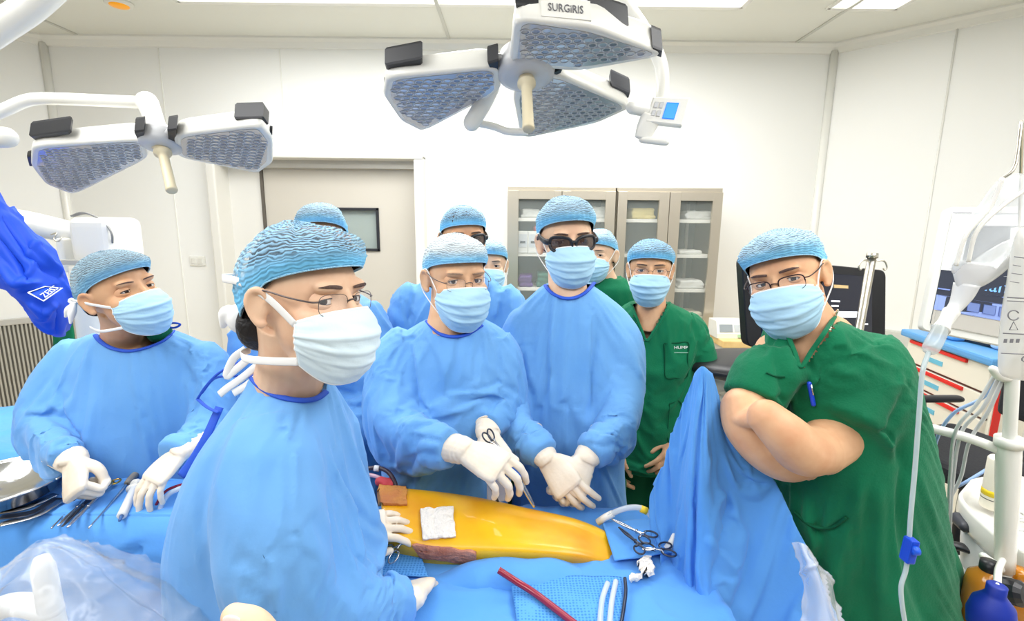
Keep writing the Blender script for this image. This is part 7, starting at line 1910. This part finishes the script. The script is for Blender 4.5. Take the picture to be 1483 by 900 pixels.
# ---- bottles and bulb at the bottom right
AMB = mat('amber_glass', (206, 132, 26), .12, alpha=.85, spec=.7)
for k, (px, py, Y, lb) in enumerate(((1430, 836, .93, 'amber bottle behind the blue bulb at the bottom right'), (1474, 846, .97, 'amber bottle at the right edge behind the black knob'))):
    c = P(px, py, Y); t = thing('amber_bottle', lb, 'bottle', c + [0, 0, -.14], 'amber bottles')
    obj('glass', MB().lathe([(0, -.14), (.034, -.14), (.036, -.13), (.036, -.02), (.033, 0), (.018, .014), (.014, .02)], c, n=28), AMB, t)
    obj('neck_cap', MB().lathe([(.016, .016), (.017, .018), (.017, .036), (.0, .038)], c, n=20), AMB if k else BLK, t)
sh = thing('bottle_shelf', 'dark shelf bracket under the amber bottles', 'shelf', P(1455, 960, .95)); c = P(1452, 836, .95)
obj('plate', MB().box(c + [.0, .0, -.148], (.22, .16, .014), None, .004), DGREY, sh); obj('post', MB().tube([c + [0, .05, -.15], [c[0], c[1] + .05, .0]], .02, 12), DGREY, sh)
c = P(1436, 888, .80)
t = thing('blue_bulb', 'dark blue rubber squeeze bulb at the bottom right corner', 'bulb', c + [0, 0, -.05])
obj('bulb', MB().lathe([(0, -.05), (.02, -.048), (.033, -.03), (.036, -.005), (.031, .02), (.018, .036), (.015, .042), (.015, .058), (.012, .060), (0, .060)], c, n=32), mat('rubber_blue', (14, 44, 150), .5), t)
obj('tube', MB().tube([c + [0, 0, .055], P(1446, 826, .86), P(1452, 812, .93)], .006, 10, 14), WPL, t)
kb = P(1468, 858, .88); t = thing('black_knob', 'black ribbed knob next to the blue bulb', 'knob fitting', kb)
obj('wheel', MB().lathe([(0, -.02), (.024, -.02), (.026, -.01), (.026, .01), (.02, .02), (0, .022)], kb, rot((1, .4, 0), 70), 14, smooth=False), BLK, t)
obj('stem', MB().tube([kb, kb + [.05, .05, -.02], P(1452, 836, .95) + [.06, .02, -.14]], .008, 8, 10), STEEL, t)

# ---- cables hanging from the pole and lying on the floor
CABG = mat('cable_pale_grey', (206, 208, 210), .4); CABB = mat('cable_pale_blue', (150, 180, 226), .4); CABD = mat('cable_taupe', (128, 122, 114), .5)
def cable(label, pts, r, m, group='hanging cables'): return hose('cable', label, pts, r, m, 'cable', group, 80)
cable('pale grey cable, leftmost of the bundle hanging below the pole clips', [(1440, 545, .99), (1415, 585, 1.0), (1384, 625, 1.02), (1376, 690, 1.05), (1372, 760, 1.08), (1362, 800, 1.10)], .0036, CABG)
cable('pale grey cable in the middle of the bundle below the pole clips', [(1446, 548, .99), (1424, 590, 1.0), (1392, 628, 1.03), (1380, 700, 1.06), (1376, 780, 1.09), (1380, 900, 1.2), (1384, 960, 1.3)], .0036, CABG)
cable('pale grey cable, rightmost of the bundle below the pole clips', [(1452, 550, .99), (1432, 595, 1.0), (1404, 640, 1.03), (1392, 690, 1.06), (1374, 730, 1.08), (1362, 790, 1.10)], .0036, CABG)
cable('pale blue cable curving behind the bundle towards the drawer cart', [(1448, 540, 1.0), (1425, 575, 1.02), (1380, 600, 1.05), (1356, 640, 1.1), (1352, 690, 1.14), (1345, 730, 1.2)], .0036, CABB)
cable('pale blue cable lying across the seat of the office chair', [(1452, 668, 1.40), (1430, 680, 1.41), (1400, 698, 1.42), (1385, 706, 1.44)], .005, CABB)
def floor_cable(label, pts, r, m): 
    mb = MB(); mb.tube([Pz(x, y, .006) for x, y in pts], r, 8, 80); return tag(obj('floor_cable', mb, m), label, 'cable', 'cables on the floor')
floor_cable('taupe cable looping on the floor behind the hem of the green scrubs', [(1348, 846), (1376, 856), (1385, 868), (1366, 876), (1348, 872), (1330, 880)], .007, CABD)
floor_cable('taupe cable running on the floor towards the blue bulb', [(1340, 866), (1370, 880), (1400, 890), (1440, 894)], .007, CABD)
floor_cable('short taupe cable on the floor left of the amber bottle', [(1396, 862), (1412, 866), (1430, 884)], .007, CABD)
